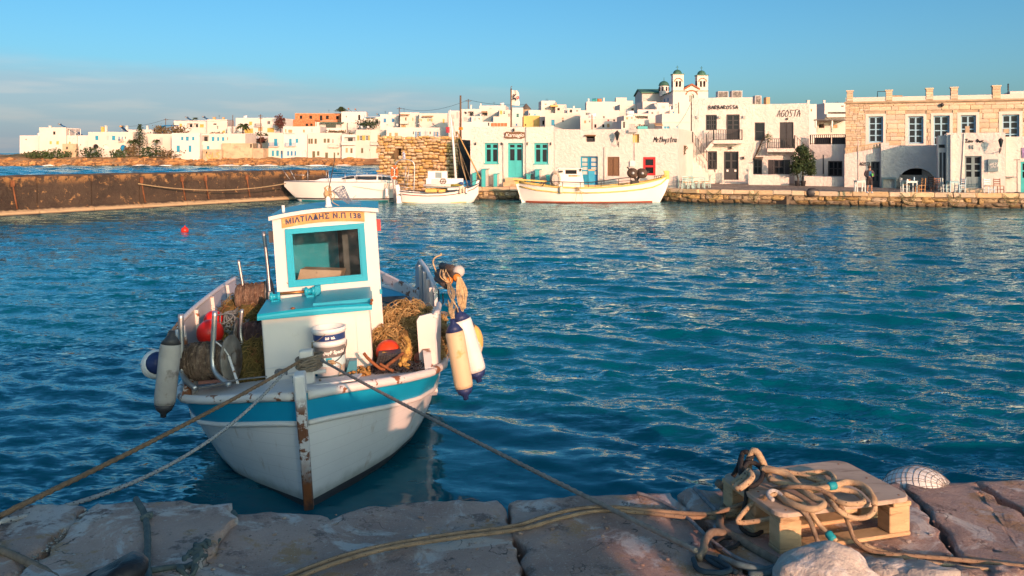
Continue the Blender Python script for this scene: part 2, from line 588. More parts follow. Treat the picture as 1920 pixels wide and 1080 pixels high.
def make_water():
 ys = np.concatenate([np.geomspace(2.0,70,760),np.geomspace(70.4,330,420),np.geomspace(340,7000,30)])
 tt = np.linspace(-0.82,0.82,430)
 tt = np.concatenate([[-9,-5,-3,-2,-1.5,-1.1,-.92],tt,[.92,1.1,1.5,2,3,5,9]])
 Yg,Tg = np.meshgrid(np.array(ys),tt,indexing='ij')
 Xg = Yg*Tg
 rs = np.random.RandomState(3)
 spc = np.gradient(ys)[:,None]*np.ones_like(Xg)
 dx,dy,dz = np.zeros_like(Xg),np.zeros_like(Xg),np.zeros_like(Xg)
 open_sea = np.clip((Yg - 72)/12,0,1)
 for i in range(96):
  lam = 0.18*(2.0/0.18) ** rs.rand() if i < 64 else rs.uniform(2.0,7.0)
  k = 2*math.pi/lam
  th = rad(72) + rs.randn()*0.50
  cx,cy = math.cos(th),math.sin(th)
  sl = 0.042*(0.55 + 0.9*rs.rand())*(1.0 if lam < .8 else 0.62)
  w = np.clip((lam/(3.3*spc) - 1.0)/1.5,0,1)*(open_sea*1.7 if i >= 64 else 1)
  a = sl/k*w
  ph = k*(Xg*cx + Yg*cy) + rs.rand()*6.28
  dz += a*np.sin(ph)
  dx += a*cx*np.cos(ph)*0.9
  dy += a*cy*np.cos(ph)*0.9
 calm = 1 - 0.80*np.exp(-(((Xg + .8)/2.1) ** 2 + ((Yg - 9.0)/3.1) ** 2))
 V = np.stack([Xg + dx*calm,Yg + dy*calm,dz*calm],-1).reshape(-1,3)
 nr,nc = Xg.shape
 idx = np.arange(nr*nc).reshape(nr,nc)
 Q = np.stack([idx[:-1,:-1],idx[:-1,1:],idx[1:,1:],idx[1:,:-1]],-1).reshape(-1,4)
 me = bpy.data.meshes.new('water')
 me.vertices.add(len(V)); me.vertices.foreach_set('co',V.astype(np.float32).ravel())
 me.loops.add(Q.size); me.loops.foreach_set('vertex_index',Q.astype(np.int32).ravel())
 me.polygons.add(len(Q))
 me.polygons.foreach_set('loop_start',np.arange(0,Q.size,4,dtype=np.int32))
 me.polygons.foreach_set('use_smooth',np.ones(len(Q),dtype=bool))
 me.update(calc_edges=True)
 me.materials.append(water_material())
 o = bpy.data.objects.new('water',me)
 COL.objects.link(o)
 props(o,'deep teal harbour water with small wind waves',None,None,'structure')
make_water()
# --- land beyond the harbour
def coast(X):
 c = interp([-400,-150,-110,-60,-45,-30,-22,-14,-8,-3.8,-2,60,80,300],[229,229,229,231,232,230,226,185,112,84,74,70,60,40],X)
 if X < -20:
  c += 3.0*noise.noise(Vector((X*0.06,1.3,0))) + 1.6*noise.noise(Vector((X*0.21,7.3,0)))
 return c
def land_z(X,Y):
 d = Y - coast(X)
 if d < 0:
  return max(-1.8,d*0.5)
 if X < -14:
  z = 2.1*(1 - math.exp(-d/4.0)) + 0.055*max(d - 5,0)
  z = 2.1*(1 - math.exp(-d/4.0)) + 0.055*max(d - 5,0)*min(1,max(0,(X + 128)/22))
  z += min(d,6)/6*(0.55*noise.noise(Vector((X*.12,Y*.12,2))) + 0.35*noise.noise(Vector((X*.37,Y*.37,2))))
  if X < -118:
   z += 1.6*math.exp(-(((X + 134)/7) ** 2 + ((Y - 246)/6) ** 2))
 else:
  z = min(d*0.4,0.8) + 0.062*max(d - 14,0)
 return z
def make_land():
 xs = np.arange(-330,240,2.2)
 ys = np.concatenate([np.arange(62,226,4.0),np.arange(226,262,1.3),np.arange(262,480,6.0)])
 m = MB(); m.smooth = True
 vs = [(x,y,land_z(x,y)) for y in ys for x in xs]
 nx = len(xs)
 fs = [(j*nx + i,j*nx + i + 1,(j + 1)*nx + i + 1,(j + 1)*nx + i) for j in range(len(ys) - 1) for i in range(nx - 1)]
 m.add(vs,fs)
 t = NT('shore_ground')
 co = t.co()
 c = t.mix(t.rng(t.noise(0.25,8,.6),0.35,0.65),(0.42,0.20,0.08),(0.50,0.31,0.15))
 c = t.mix(t.rng(t.noise(0.5,8,.65),0.52,0.62),c,(0.17,0.10,0.055))
 sx = t.node('ShaderNodeSeparateXYZ'); t.l.new(co,sx.inputs[0])
 wet = t.rng(t.math('ADD',sx.outputs[2],t.math('MULTIPLY',t.noise(0.8),0.5)),0.45,0.85)
 c = t.mix(wet,(0.06,0.04,0.028),c)
 veg = t.math('MULTIPLY',t.rng(sx.outputs[2],1.7,2.6),t.rng(t.noise(0.16,5,.6),0.46,0.56))
 c = t.mix(veg,c,(0.11,0.10,0.035))
 t.put(c,t.b.inputs['Base Color'])
 t.b.inputs['Roughness'].default_value = 0.9
 t.put(t.bump(t.noise(1.2,8,.65),1.0,0.5),t.b.inputs['Normal'])
 build(m,'hillside',t.m,label='low rocky shore rising into the white town',kind='structure')
make_land()
rock_mat = mk('shore_rock',(0.44,0.23,0.09),0.9,0.25,0.5,(0.16,0.09,0.05),(0.5,0.62),0.8,1.0,2.0,0.3)
m = MB()
for i in range(420):
 X = R.uniform(-146,-40)
 d = R.choice([R.uniform(0.2,2.0),R.uniform(0.5,6)])
 Y = coast(X) + d
 r = R.uniform(0.25,0.95)
 m.ball((X,Y,land_z(X,Y) + r*0.05),r,7,(R.uniform(1,1.9),1,R.uniform(.45,.8)),0.5,i)
build(m,'shore_rocks',rock_mat,label='ochre and brown broken rocks along the far shore',kind='stuff',sm=False)
foam = mk('sea_foam',(0.85,0.86,0.86),0.9,0.05,2)
m = MB()
for k in range(3):
 X = -150.0
 while X < -42:
  L = R.uniform(2,8)
  if R.random() < (0.55 if k == 0 else 0.12):
   pts = []
   for j in range(9):
    x = X + L*j/8
    y = coast(x) - 0.6 - 2.2*k - 0.8*noise.noise(Vector((x*.5,k,3)))
    hgt = (0.32 if k == 0 else 0.12)*math.sin(math.pi*j/8)*(0.7 + 0.8*abs(noise.noise(Vector((x*.9,k,8)))))
    pts.append((x,y,0.02 + hgt*0.5))
   rr = [0.02 + (0.15 if k == 0 else 0.06)*math.sin(math.pi*j/8)*R.uniform(.5,1.2) for j in range(9)]
   m.tube(pts,rr,6)
  X += L*R.uniform(0.8,1.6)
build(m,'surf_foam',foam,label='white surf breaking along the far rocky shore',kind='stuff')
def leaf_cloud(m,c,rx,ry,rz,n,size,seed=0,shell=0.35,rough=0.35):
 rr = random.Random(seed)
 c = Vector(c)
 for i in range(n):
  while True:
   v = Vector((rr.uniform(-1,1),rr.uniform(-1,1),rr.uniform(-1,1)))
   if shell < v.length < 1:
    break
  f = 1 + rough*2*noise.noise(v*2.2 + Vector((seed*5.7,0,0)))
  p = c + Vector((v.x*rx,v.y*ry,v.z*rz))*f
  s = size*rr.uniform(0.5,1.3)
  a = Vector((rr.gauss(0,1),rr.gauss(0,1),rr.gauss(0,1))).normalized()
  b = a.orthogonal().normalized()*s*0.6
  a = a*s
  m.add([p - a,p + b,p + a,p - b],[(0,1,2,3)])
def shrub(px,Y,w,h,label,mat=None,n=260,name='shrub',group=None,z=None,leafs=0.28):
 X = X_(px,Y)
 z = land_z(X,Y) if z is None else z
 t = thing(name,(X,Y,z),label,'shrub',group)
 m = MB()
 for k in range(3):
  m.tube([(X,Y,z - 0.2),(X + R.uniform(-.3,.3)*w,Y,z + h*.5)],[0.06,0.03],5)
 build(m,'stem',bark,t)
 m = MB()
 leaf_cloud(m,(X,Y,z + h*0.5),w/2,w/2*.7,h*.55,n,leafs,int(px))
 build(m,'foliage',mat or leaf,t,kind='stuff')
 return t
shrub(75,238,8,2.2,'broad low green shrub on the rocks below the leftmost white house',n=500)
shrub(108,237,7,2.6,'low green shrub beside the stone yard wall, under the two-storey house',n=450)
shrub(170,237,6.5,3.0,'dense dark green shrub under the arched windows of the far house',leaf_dark,n=450)
shrub(222,237,5,2.2,'small olive shrub below the blue arched door',n=300)
shrub(283,237,7,3.2,'dark spreading shrub at the foot of the conical pine',leaf_dark,n=500)
shrub(246,239,4,3.2,'brownish bush just left of the conical pine',leaf_dry,n=300)
shrub(320,237,8,2.2,'dry brown scrub on the bank below the house with blue shutters',leaf_dry,n=450)
shrub(352,243,6,1.6,'dry straw coloured scrub in front of the blue shuttered windows',leaf_dry,n=320)
shrub(350,262,7,2.2,'rusty bush between the upper and lower houses on the left',leaf_dry,n=320,z=6.5)
shrub(513,247,5,1.6,'grey-green scrub on the rocks beside the long stone ruin',leaf_dry,n=260)
shrub(478,246,4,1.8,'brown bush at the right end of the long stone ruin',leaf_dry,n=260)
shrub(408,262,5,1.4,'orange-brown bush on the terrace above the blue windows',leaf_dry,n=220,z=8.2)
shrub(486,262,6,2.2,'dark bushes below the white villa with garage doors',leaf_dark,n=320,z=7.2)
# --- stone kit: rounded blocks shared by many pieces
def stone_mesh(name,mat,seed,b=0.16,jit=0.10,sub=True):
 rr = random.Random(seed)
 vs,fs = chamfer((0,0,0),(0.5,0.5,0.5),b)
 vs = [v + Vector((rr.uniform(-jit,jit),rr.uniform(-jit,jit),rr.uniform(-jit,jit))) for v in vs]
 me = bpy.data.meshes.new(name)
 me.from_pydata([tuple(v) for v in vs],[],fs)
 me.materials.append(mat)
 me.update()
 return me
def piece(mesh,name,M,parent):
 o = bpy.data.objects.new(name,mesh)
 COL.objects.link(o)
 o.matrix_basis = M
 if parent is not None:
  o.parent = parent
  o.matrix_parent_inverse = _world(parent).inverted()
 return o
def frame_mat(c,ex,ey,ez):
 """matrix whose columns are the three edge vectors and whose origin is c"""
 M = Matrix.Identity(4)
 for i,e in enumerate((ex,ey,ez)):
  for j in range(3):
   M[j][i] = e[j]
 for j in range(3):
  M[j][3] = c[j]
 return M
# --- the far quay
EDGE = [Vector(p) for p in ((-3.6,65.4,0),(0.6,65.0,0),(10.8,63.2,0),(12.6,61.3,0),(19.3,58.7,0),(25.4,56.4,0),(32,54.8,0),(50,50.6,0))]
QZ = 0.93
def edge_at(s):
 for a,b in zip(EDGE[:-1],EDGE[1:]):
  L = (b - a).length
  if s <= L:
   d = (b - a)/L
   return a + d*s,d
  s -= L
 d = (EDGE[-1] - EDGE[-2]).normalized()
 return EDGE[-1] + d*s,d
EDGE_LEN = sum((b - a).length for a,b in zip(EDGE[:-1],EDGE[1:]))
def edge_s(px):
 """arc length where the ray through column px meets the edge"""
 best = None
 for i in range(600):
  s = EDGE_LEN*i/599
  p,d = edge_at(s)
  e = abs(CX + F*p.x/p.y - px)
  if best is None or e < best[0]:
   best = (e,s)
 return best[1]
mortar = mk('quay_mortar',(0.20,0.15,0.10),0.9,0.2,1.5,(0.08,0.06,0.045),(0.5,0.65),2.0,0.8,6,0.05)
m = MB()
for a,b in zip(EDGE[:-1],EDGE[1:]):
 d = (b - a).normalized(); n = Vector((-d.y,d.x,0))
 a2,b2 = a + n*.16,b + n*.16
 m.poly([a2 + Vector((0,0,-2)),b2 + Vector((0,0,-2)),b2 + Vector((0,0,QZ - .03)),a2 + Vector((0,0,QZ - .03))])
e0 = EDGE[0]
m.poly([e0 + Vector((0.1,14,-2)),e0 + Vector((0.1,.16,-2)),e0 + Vector((0.1,.16,QZ - .03)),e0 + Vector((0.1,14,QZ - .03))])
far_quay = build(m,'quay',mortar,label='far quay of pale coping stones over rubble, in front of the tavernas',kind='structure')
t = NT('promenade_paving')
vor = t.node('ShaderNodeTexVoronoi',feature='DISTANCE_TO_EDGE')
vor.inputs['Scale'].default_value = 2.6
t.l.new(t.co(),vor.inputs['Vector'])
vc = t.node('ShaderNodeTexVoronoi')
vc.inputs['Scale'].default_value = 2.6
t.l.new(t.co(),vc.inputs['Vector'])
hsv = t.node('ShaderNodeSeparateColor'); t.l.new(vc.outputs['Color'],hsv.inputs[0])
stonec = t.mix(hsv.outputs[0],(0.13,0.105,0.085),(0.33,0.275,0.225))
t.put(t.mix(t.rng(vor.outputs[0],0.03,0.07),(0.30,0.27,0.23),stonec),t.b.inputs['Base Color'])
t.b.inputs['Roughness'].default_value = 0.8
t.put(t.bump(t.rng(vor.outputs[0],0.0,0.12),0.8,0.04),t.b.inputs['Normal'])
m = MB()
bk = [EDGE[0] + Vector((0,16,0))] + [p + Vector((0,24,0)) for p in EDGE[1:]]
for i in range(len(EDGE) - 1):
 N = 8
 for j in range(N):
  q = []
  for (pp,jj) in ((i,j),(i + 1,j),(i + 1,j + 1),(i,j + 1)):
   n_in = EDGE[pp] + Vector((0.1,.55,0))
   v = n_in.lerp(bk[pp],jj/N)
   q.append((v.x,v.y,QZ - 0.012 + 0.16*jj/N))
  m.poly(q)
build(m,'promenade',t.m,label='grey cobbled waterfront in front of the tavernas',kind='structure')
coping_mat = mk('coping_stone',(0.58,0.44,0.28),0.85,0.12,2.0,(0.34,0.23,0.12),(0.55,0.7),1.5,0.5,8,0.03,rnd=0.14)
rubble_mat = mk('quay_rubble_stone',(0.46,0.33,0.18),0.9,0.2,2.0,(0.12,0.08,0.045),(0.50,0.62),2.5,0.7,8,0.04,rnd=0.20)
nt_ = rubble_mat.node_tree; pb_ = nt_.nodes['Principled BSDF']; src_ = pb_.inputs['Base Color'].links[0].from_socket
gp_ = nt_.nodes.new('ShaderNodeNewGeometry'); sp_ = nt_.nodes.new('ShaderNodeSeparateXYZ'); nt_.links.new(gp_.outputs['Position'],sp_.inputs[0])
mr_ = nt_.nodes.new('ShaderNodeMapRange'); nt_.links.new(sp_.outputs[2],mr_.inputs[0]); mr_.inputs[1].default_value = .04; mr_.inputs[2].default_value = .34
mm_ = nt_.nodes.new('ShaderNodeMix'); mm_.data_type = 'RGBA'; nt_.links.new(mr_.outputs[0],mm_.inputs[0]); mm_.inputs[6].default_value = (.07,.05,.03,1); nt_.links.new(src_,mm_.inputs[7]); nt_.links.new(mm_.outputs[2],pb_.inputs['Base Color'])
cop = [stone_mesh('coping_stone',coping_mat,k,0.06,0.035) for k in range(4)]
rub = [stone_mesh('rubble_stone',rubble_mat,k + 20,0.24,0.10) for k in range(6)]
s,vis0,vis1 = 0.0,edge_s(1010),edge_s(1240)
gap0,gap1 = edge_s(1448),edge_s(1474)
while s < EDGE_LEN - 12:
 L = R.uniform(0.8,1.5)
 p,d = edge_at(s + L/2)
 n = Vector((-d.y,d.x,0))
 hgt = R.uniform(.26,.32)
 c = p + n*(0.28 + R.uniform(-.03,.03)) + Vector((0,0,QZ - hgt/2 + R.uniform(-.015,.015)))
 piece(R.choice(cop),'coping_stone',frame_mat(c,d*(L - .03),n*.58,Vector((0,0,hgt))),far_quay)
 s += L
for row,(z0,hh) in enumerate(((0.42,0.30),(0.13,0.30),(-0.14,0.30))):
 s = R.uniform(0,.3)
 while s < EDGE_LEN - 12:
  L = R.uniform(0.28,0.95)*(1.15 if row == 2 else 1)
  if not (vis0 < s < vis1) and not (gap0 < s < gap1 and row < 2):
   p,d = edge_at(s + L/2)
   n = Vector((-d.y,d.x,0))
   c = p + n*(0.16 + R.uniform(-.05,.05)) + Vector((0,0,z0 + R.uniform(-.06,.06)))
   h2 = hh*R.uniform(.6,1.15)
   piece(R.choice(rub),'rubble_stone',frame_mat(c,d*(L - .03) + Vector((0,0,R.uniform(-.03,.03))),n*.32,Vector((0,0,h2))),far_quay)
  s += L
rope_far = mk('old_green_rope',(0.20,0.19,0.09),0.8,0.2,3)
for i,(px0,px1,sag,lab) in enumerate(((1255,1275,.42,'slack rope hanging on the quay wall beside the bow of the white caique'),
  (1326,1352,.40,'greenish rope sagging on the quay wall below the blue tables'),
  (1405,1424,.45,'knotted rope hanging on the quay face left of the dark drain opening'),
  (1688,1718,.45,'rope loop hanging on the quay wall below the table with the bottle'),
  (1777,1800,.50,'tangled brown rope on the quay wall below the blue-white chairs'),
  (1880,1912,.45,'rope in an inverted V on the quay wall at the far right'))):
 a,d = edge_at(edge_s(px0)); b,_ = edge_at(edge_s(px1)); n = Vector((-d.y,d.x,0))
 m = MB()
 for k in range(3):
  pts = []
  for j in range(11):
   u = j/10
   p = a.lerp(b,u) - n*(0.07 + .03*k)
   p.z = QZ - .05 - sag*(4*u*(1 - u))*(0.6 + .25*k) - 0.1*k + 0.13*noise.noise(Vector((j*.6,k,i)))
   pts.append(p)
  m.tube(smooth_path(pts,2),0.019,5)
 build(m,'mooring_rope',rope_far,label=lab,cat='rope',group='ropes on the far quay wall')
# --- breakwater
bw = NT('breakwater_concrete')
sx = bw.node('ShaderNodeSeparateXYZ'); bw.l.new(bw.co(),sx.inputs[0])
c = bw.mix(bw.rng(bw.noise(0.5,8,.6),0.35,0.65),(0.032,0.022,0.016),(0.070,0.046,0.030))
c = bw.mix(bw.rng(bw.noise(2.2,9,.72),0.57,0.66),c,(0.36,0.20,0.08))
c = bw.mix(bw.rng(bw.noise(9.0,6,.7),0.66,0.72),c,(0.55,0.42,0.26))
edge = bw.math('MULTIPLY',bw.rng(sx.outputs[2],1.55,2.1),bw.rng(bw.noise(1.6,8,.7),0.46,0.56))
c = bw.mix(edge,c,(0.33,0.17,0.06))
low = bw.math('SUBTRACT',1.0,bw.rng(bw.math('ADD',sx.outputs[2],bw.math('MULTIPLY',bw.noise(3,5),.2)),0.30,0.42))
c = bw.mix(low,c,(0.50,0.36,0.21))
wetb = bw.math('SUBTRACT',1.0,bw.rng(sx.outputs[2],0.0,0.10))
c = bw.mix(wetb,c,(0.03,0.022,0.018))
bw.put(c,bw.b.inputs['Base Color'])
bw.b.inputs['Roughness'].default_value = 0.85
bw.put(bw.bump(bw.noise(4.0,9,.7),1.0,0.12),bw.b.inputs['Normal'])
BA,BB = Vector((-62.0,31.0,0)),Vector((-14.9,68.0,0))
p0,p1 = Vector((X_(0,48.2),48.2,0)),Vector((X_(530,64.5),64.5,0))
bd = (p1 - p0).normalized(); bn = Vector((bd.y,-bd.x,0))    # bn towards the camera
BA,BB = p0 - bd*30,p1 + bd*4.6
m = MB()
L = (BB - BA).length
seg = 3.05
N = int(L/seg)
seg = L/N
for i in range(N):
 a,b = BA + bd*(i*seg + .02),BA + bd*((i + 1)*seg - .02)
 prof = [(-0.25,-1.5),(0.34,-0.25),(0.30,0.16),(0.10,0.30),(0.0,0.42),(0.0,2.04),(-0.06,2.13),(-3.2,2.15),(-3.3,-1.5)]
 K = 8
 secs = []
 for k in range(K + 1):
  q = a.lerp(b,k/K)
  secs.append([q + bn*(o + 0.05*noise.noise(Vector((q.x*.9,z*1.7,q.y)))) + Vector((0,0,z + 0.045*noise.noise(Vector((q.x*.7,z,3))) + 0.03*noise.noise(Vector((q.x*2.6,z,8))))) for o,z in prof])
 m.loft(secs,closed=True,cap=True)
for i in range(0,N,3):
 q = BA + bd*(i*seg)
 m.obox(q - bd*.09 + bn*.0 + Vector((0,0,.36)),bd*.18,bn*0.09,Vector((0,0,1.5)))
m.obox(BA - bn*3.0 + Vector((0,0,-1.4)),bd*L,bn*2.9,Vector((0,0,3.4)))
o = build(m,'breakwater',bw.m,None,'dark rust-stained concrete breakwater across the left of the harbour','breakwater')
iron = mk('rusty_iron',(0.20,0.075,0.03),0.8,0.3,4)
for px in (22,262,338,383,461):
 best = min(((abs(CX + F*(BA + bd*s_).x/(BA + bd*s_).y - px),s_) for s_ in np.arange(5,L,.1)))[1]
 q = BA + bd*best + bn*0.12
 m = MB()
 m.tube([q + Vector((0,0,1.85)),q + bn*.04 + bd*.12 + Vector((0,0,1.0)),q + bn*.1 + bd*.22 + Vector((0,0,0.35))],0.045,6)
 m.obox(q - bd*.1 + Vector((0,0,1.6)),bd*.2,bn*.06,Vector((0,0,.35)))
 build(m,'iron_bar',iron,o)
q0 = min(((abs(CX + F*(BA + bd*s_).x/(BA + bd*s_).y - 255),s_) for s_ in np.arange(5,L,.1)))[1]
m = MB()
pts = []
for j in range(25):
 u = j/24
 a = BA + bd*q0 + bn*.25
 b = P(536,344,62.2)
 p = a.lerp(b,u); p.z = 1.55 + (b.z - 1.55)*u - 0.55*4*u*(1 - u)*0.8
 pts.append(p)
m.tube(pts,0.035,6)
rope_tan = mk('tan_rope',(0.34,0.25,0.14),0.85,0.2,20,bump=.6,bs=90)
build(m,'mooring_line',rope_tan,None,'long sagging mooring line from the breakwater to the bow of the white yacht','rope')
# --- the near quay
slab_mat = NT('quay_slab_stone')
t = slab_mat
c = t.mix(t.rng(t.noise(1.6,6,.6),0.3,0.7),(0.40,0.265,0.22),(0.62,0.445,0.375))
c = t.mix(t.rng(t.noise(3.2,7,.62),0.54,0.64),c,(0.52,0.31,0.17))
c = t.mix(t.rng(t.noise(2.1,9,.70,dist=1.0),0.515,0.60),c,(0.70,0.65,0.62))
c = t.mix(t.rng(t.noise(5.5,9,.72),0.55,0.64),c,(0.24,0.165,0.14))
c = t.mix(t.rng(t.noise(24,6,.7),0.60,0.70),c,(0.66,0.61,0.56))
c = t.mix(t.rng(t.noise(17,7,.7),0.62,0.72),c,(0.075,0.055,0.05))
c = t.mix(t.rng(t.noise(95,4,.8),0.58,0.68),c,(0.70,0.66,0.60))
c = t.mix(t.rng(t.noise(80,5,.8),0.60,0.70),c,(0.07,0.055,0.05))
vk = t.node('ShaderNodeTexVoronoi',feature='DISTANCE_TO_EDGE'); vk.inputs['Scale'].default_value = 1.7
nv = t.node('ShaderNodeTexNoise'); nv.inputs['Scale'].default_value = 5; nv.inputs['Detail'].default_value = 8; t.l.new(t.co(),nv.inputs['Vector'])
va = t.node('ShaderNodeVectorMath',operation='ADD'); vs_ = t.node('ShaderNodeVectorMath',operation='SCALE'); vs_.inputs['Scale'].default_value = .5
t.l.new(nv.outputs['Color'],vs_.inputs[0]); t.l.new(t.co(),va.inputs[0]); t.l.new(vs_.outputs[0],va.inputs[1]); t.l.new(va.outputs[0],vk.inputs['Vector'])
crack = t.math('MULTIPLY',t.math('SUBTRACT',1.0,t.rng(vk.outputs[0],0.0,0.014)),t.rng(t.noise(2.0,3),.5,.62))
c = t.mix(crack,c,(0.05,0.04,0.035))
oi = t.node('ShaderNodeObjectInfo')
hv = t.node('ShaderNodeHueSaturation'); t.l.new(c,hv.inputs['Color'])
t.l.new(t.rng(oi.outputs['Random'],0,1,0.86,1.1),hv.inputs['Value'])
t.put(hv.outputs[0],t.b.inputs['Base Color'])
t.b.inputs['Roughness'].default_value = 0.72
bmp = t.bump(t.noise(7,9,.68),1.0,0.06)
bmp = t.bump(t.noise(55,6,.75),1.0,0.018,bmp)
t.put(bmp,t.b.inputs['Normal'])
slab_mat = t.m
NQ = 1.5
m = MB()
m.box(-14,16,-2.0,4.62,-1.5,NQ - .14)
grout = mk('quay_joint',(0.045,0.04,0.038),0.9,0.3,6,(0.32,0.31,0.30),(0.6,0.7),10,0.8,30,0.02)
near_quay = build(m,'near_quay',grout,label='near quay of large worn stone slabs',kind='structure')
m = MB()
m.box(-60,60,-60,3.25,NQ - .10,NQ - .02)
build(m,'pavement',slab_mat,label='stone pavement of the near quay',kind='structure')
SLABS = [
 [(-420,1010),(-150,985),(0,964),(60,946),(150,944),(166,950),(95,1010),(20,1075),(-120,1215),(-500,1215)],
 [(182,944),(240,941),(340,940),(434,941),(440,962),(405,1010),(362,1060),(290,1150),(240,1250),(-110,1250),(40,1075),(112,1010)],
 [(446,964),(500,958),(560,957),(598,963),(614,975),(640,966),(680,952),(740,943),(850,936),(938,938),(948,950),(958,990),(972,1040),(976,1085),(985,1220),(260,1250),(300,1150),(372,1062),(412,1010)],
 [(952,941),(965,936),(1100,927),(1200,923),(1262,921),(1300,968),(1345,1010),(1420,1090),(1520,1220),(1000,1220),(990,1085),(980,1030),(962,985)],
 [(1267,922),(1290,918),(1345,917),(1420,913),(1560,908),(1690,905),(1705,925),(1760,1000),(1830,1090),(1950,1220),(1540,1220),(1432,1090),(1357,1010)],
 [(1697,905),(1740,902),(1822,900),(1850,925),(1915,965),(2000,1010),(2150,1100),(2250,1220),(1965,1220),(1842,1085),(1772,1000)],
 [(1832,900),(1900,898),(2000,897),(2300,905),(2700,1100),(2500,1220),(2290,1220),(2165,1100),(2010,1008),(1925,962)]]
for k,poly in enumerate(SLABS):
 zt = NQ + (0.0,0.035,-0.015,0.0,0.01,0.02,0.0)[k]
 out = [G(x,y,zt) for x,y in poly]
 rs = []
 for a,b in zip(out,out[1:] + out[:1]):
  n = max(1,int((b - a).length/0.035))
  for j in range(n):
   p = a.lerp(b,j/n)
   w = 0.040
   p = p + Vector((w*noise.noise(Vector((p.x*9,p.y*9,k))),w*noise.noise(Vector((p.x*9,p.y*9,k + 9))),0))
   rs.append(p)
 c = sum(rs,Vector())/len(rs)
 c = sum((Vector((p.x,p.y,0)) for p in rs),Vector())/len(rs) + Vector((0,0,zt))
 m = MB(); m.smooth = True
 secs = []
 for f_,dz,inset in ((1,-.42,0.0),(1,-.22,-.012),(1,-.075,0.004),(1,-.022,0.0),(1,-.007,.007),(1,-.001,.020),(1,0,.06),(.93,0,.08),(.84,0,0.08),(.72,0,.06),(.58,0,.04),(.42,0,0),(.24,0,0),(.06,0,0)):
  ring = []
  for p in rs:
   v = p - c; v.z = 0
   q = c + v*f_ - v.normalized()*inset*(1 + .8*noise.noise(Vector((p.x*14,p.y*14,5))))
   zz = dz + (0.016*noise.noise(Vector((q.x*2.2,q.y*2.2,k*3))) + 0.010*noise.noise(Vector((q.x*7,q.y*7,k))))
   if dz < -.02:
    q = q + v.normalized()*0.035*noise.noise(Vector((q.x*6,q.y*6,dz*9)))
   ring.append((q.x,q.y,zt + zz))
  secs.append(ring)
 m.loft(secs,closed=True,cap=True)
 o = build(m,'paving_stone',slab_mat,near_quay)
m = MB()
for k in range(420):
 p = G(R.uniform(-40,1960),R.uniform(930,1078),NQ)
 if p.y < 4.82 and p.x < 2.4:
  r = R.choice((.003,.004,.006,.010))*R.uniform(.7,1.3)
  m.ball((p.x,p.y,NQ + .012),r,5,(1.3,1,.7),.5,k)
build(m,'stone_grit',slab_mat,label='loose stone grit lying on the near quay slabs',kind='stuff')
sa,ca = math.sin(rad(SUN_AZ)),math.cos(rad(SUN_AZ))
TE = math.tan(rad(SUN_EL))
pq,pd = Vector((ca,sa,0)),Vector((-sa,ca,0))
def qd(q,d,z):
 return pq*q + pd*d + Vector((0,0,z))
m = MB()  # unseen house and gate added behind the camera, shaped to cast the foreground shade
hz = lambda h: h + 6*TE
m.obox(qd(-3.5,-12,1.4),pq*5.73,pd*6,Vector((0,0,hz(2.9) - 1.4)))
m.obox(qd(-3.5,-11.9,hz(2.9) + .002),pq*5.5,pd*5.9,Vector((0,0,.88)))
bh = build(m,'shade_house',white,None,'unseen white house with a slit, added behind the camera to cast the quay shade','house')
m = MB()
m.obox(qd(2.232,-6.5,hz(2.43)),pq*.43,pd*.5,Vector((0,0,.42)))
m.obox(qd(2.43,-6.48,1.4),pq*.23,pd*.46,Vector((0,0,hz(2.43) - 1.402)))
build(m,'shade_gateway',white,bh)  # lintel and pier added to shape the sunlit strip on the slabs
m = MB()
for k in range(2):
 m.obox(qd(-2.5 + 2.6*k,-6.0,1.5),pq*1.1,pd*0.05,Vector((0,0,2.1)))
build(m,'door',blue,bh)  # doors of the added shade-casting house
# --- facades
class Fac:
 def __init__(s,px0,Y0,px1,Y1):
  s.A = Vector((X_(px0,Y0),Y0,0)); s.B = Vector((X_(px1,Y1),Y1,0))
  s.L = (s.B - s.A).length
  s.d = (s.B - s.A)/s.L
  s.n = Vector((s.d.y,-s.d.x,0))
 def u(s,px):
  rx = (px - CX)/F
  return (rx*s.A.y - s.A.x)/(s.d.x - rx*s.d.y)
 def z(s,px,py):
  return Z_(py,s.A.y + s.d.y*s.u(px))
 def rect(s,x0,x1,y0,y1):
  xc = (x0 + x1)/2
  return (s.u(x0),s.u(x1),s.z(xc,y1),s.z(xc,y0))
 def pt(s,u,z,o=0.0):
  return s.A + s.d*u + s.n*o + Vector((0,0,z))
 def bx(s,m,u0,u1,z0,z1,o0,o1):
  """box between offsets o0 < o1 from the wall plane"""
  return m.obox(s.pt(u0,z0,o0),s.d*(u1 - u0),s.n*(o1 - o0),Vector((0,0,z1 - z0)))
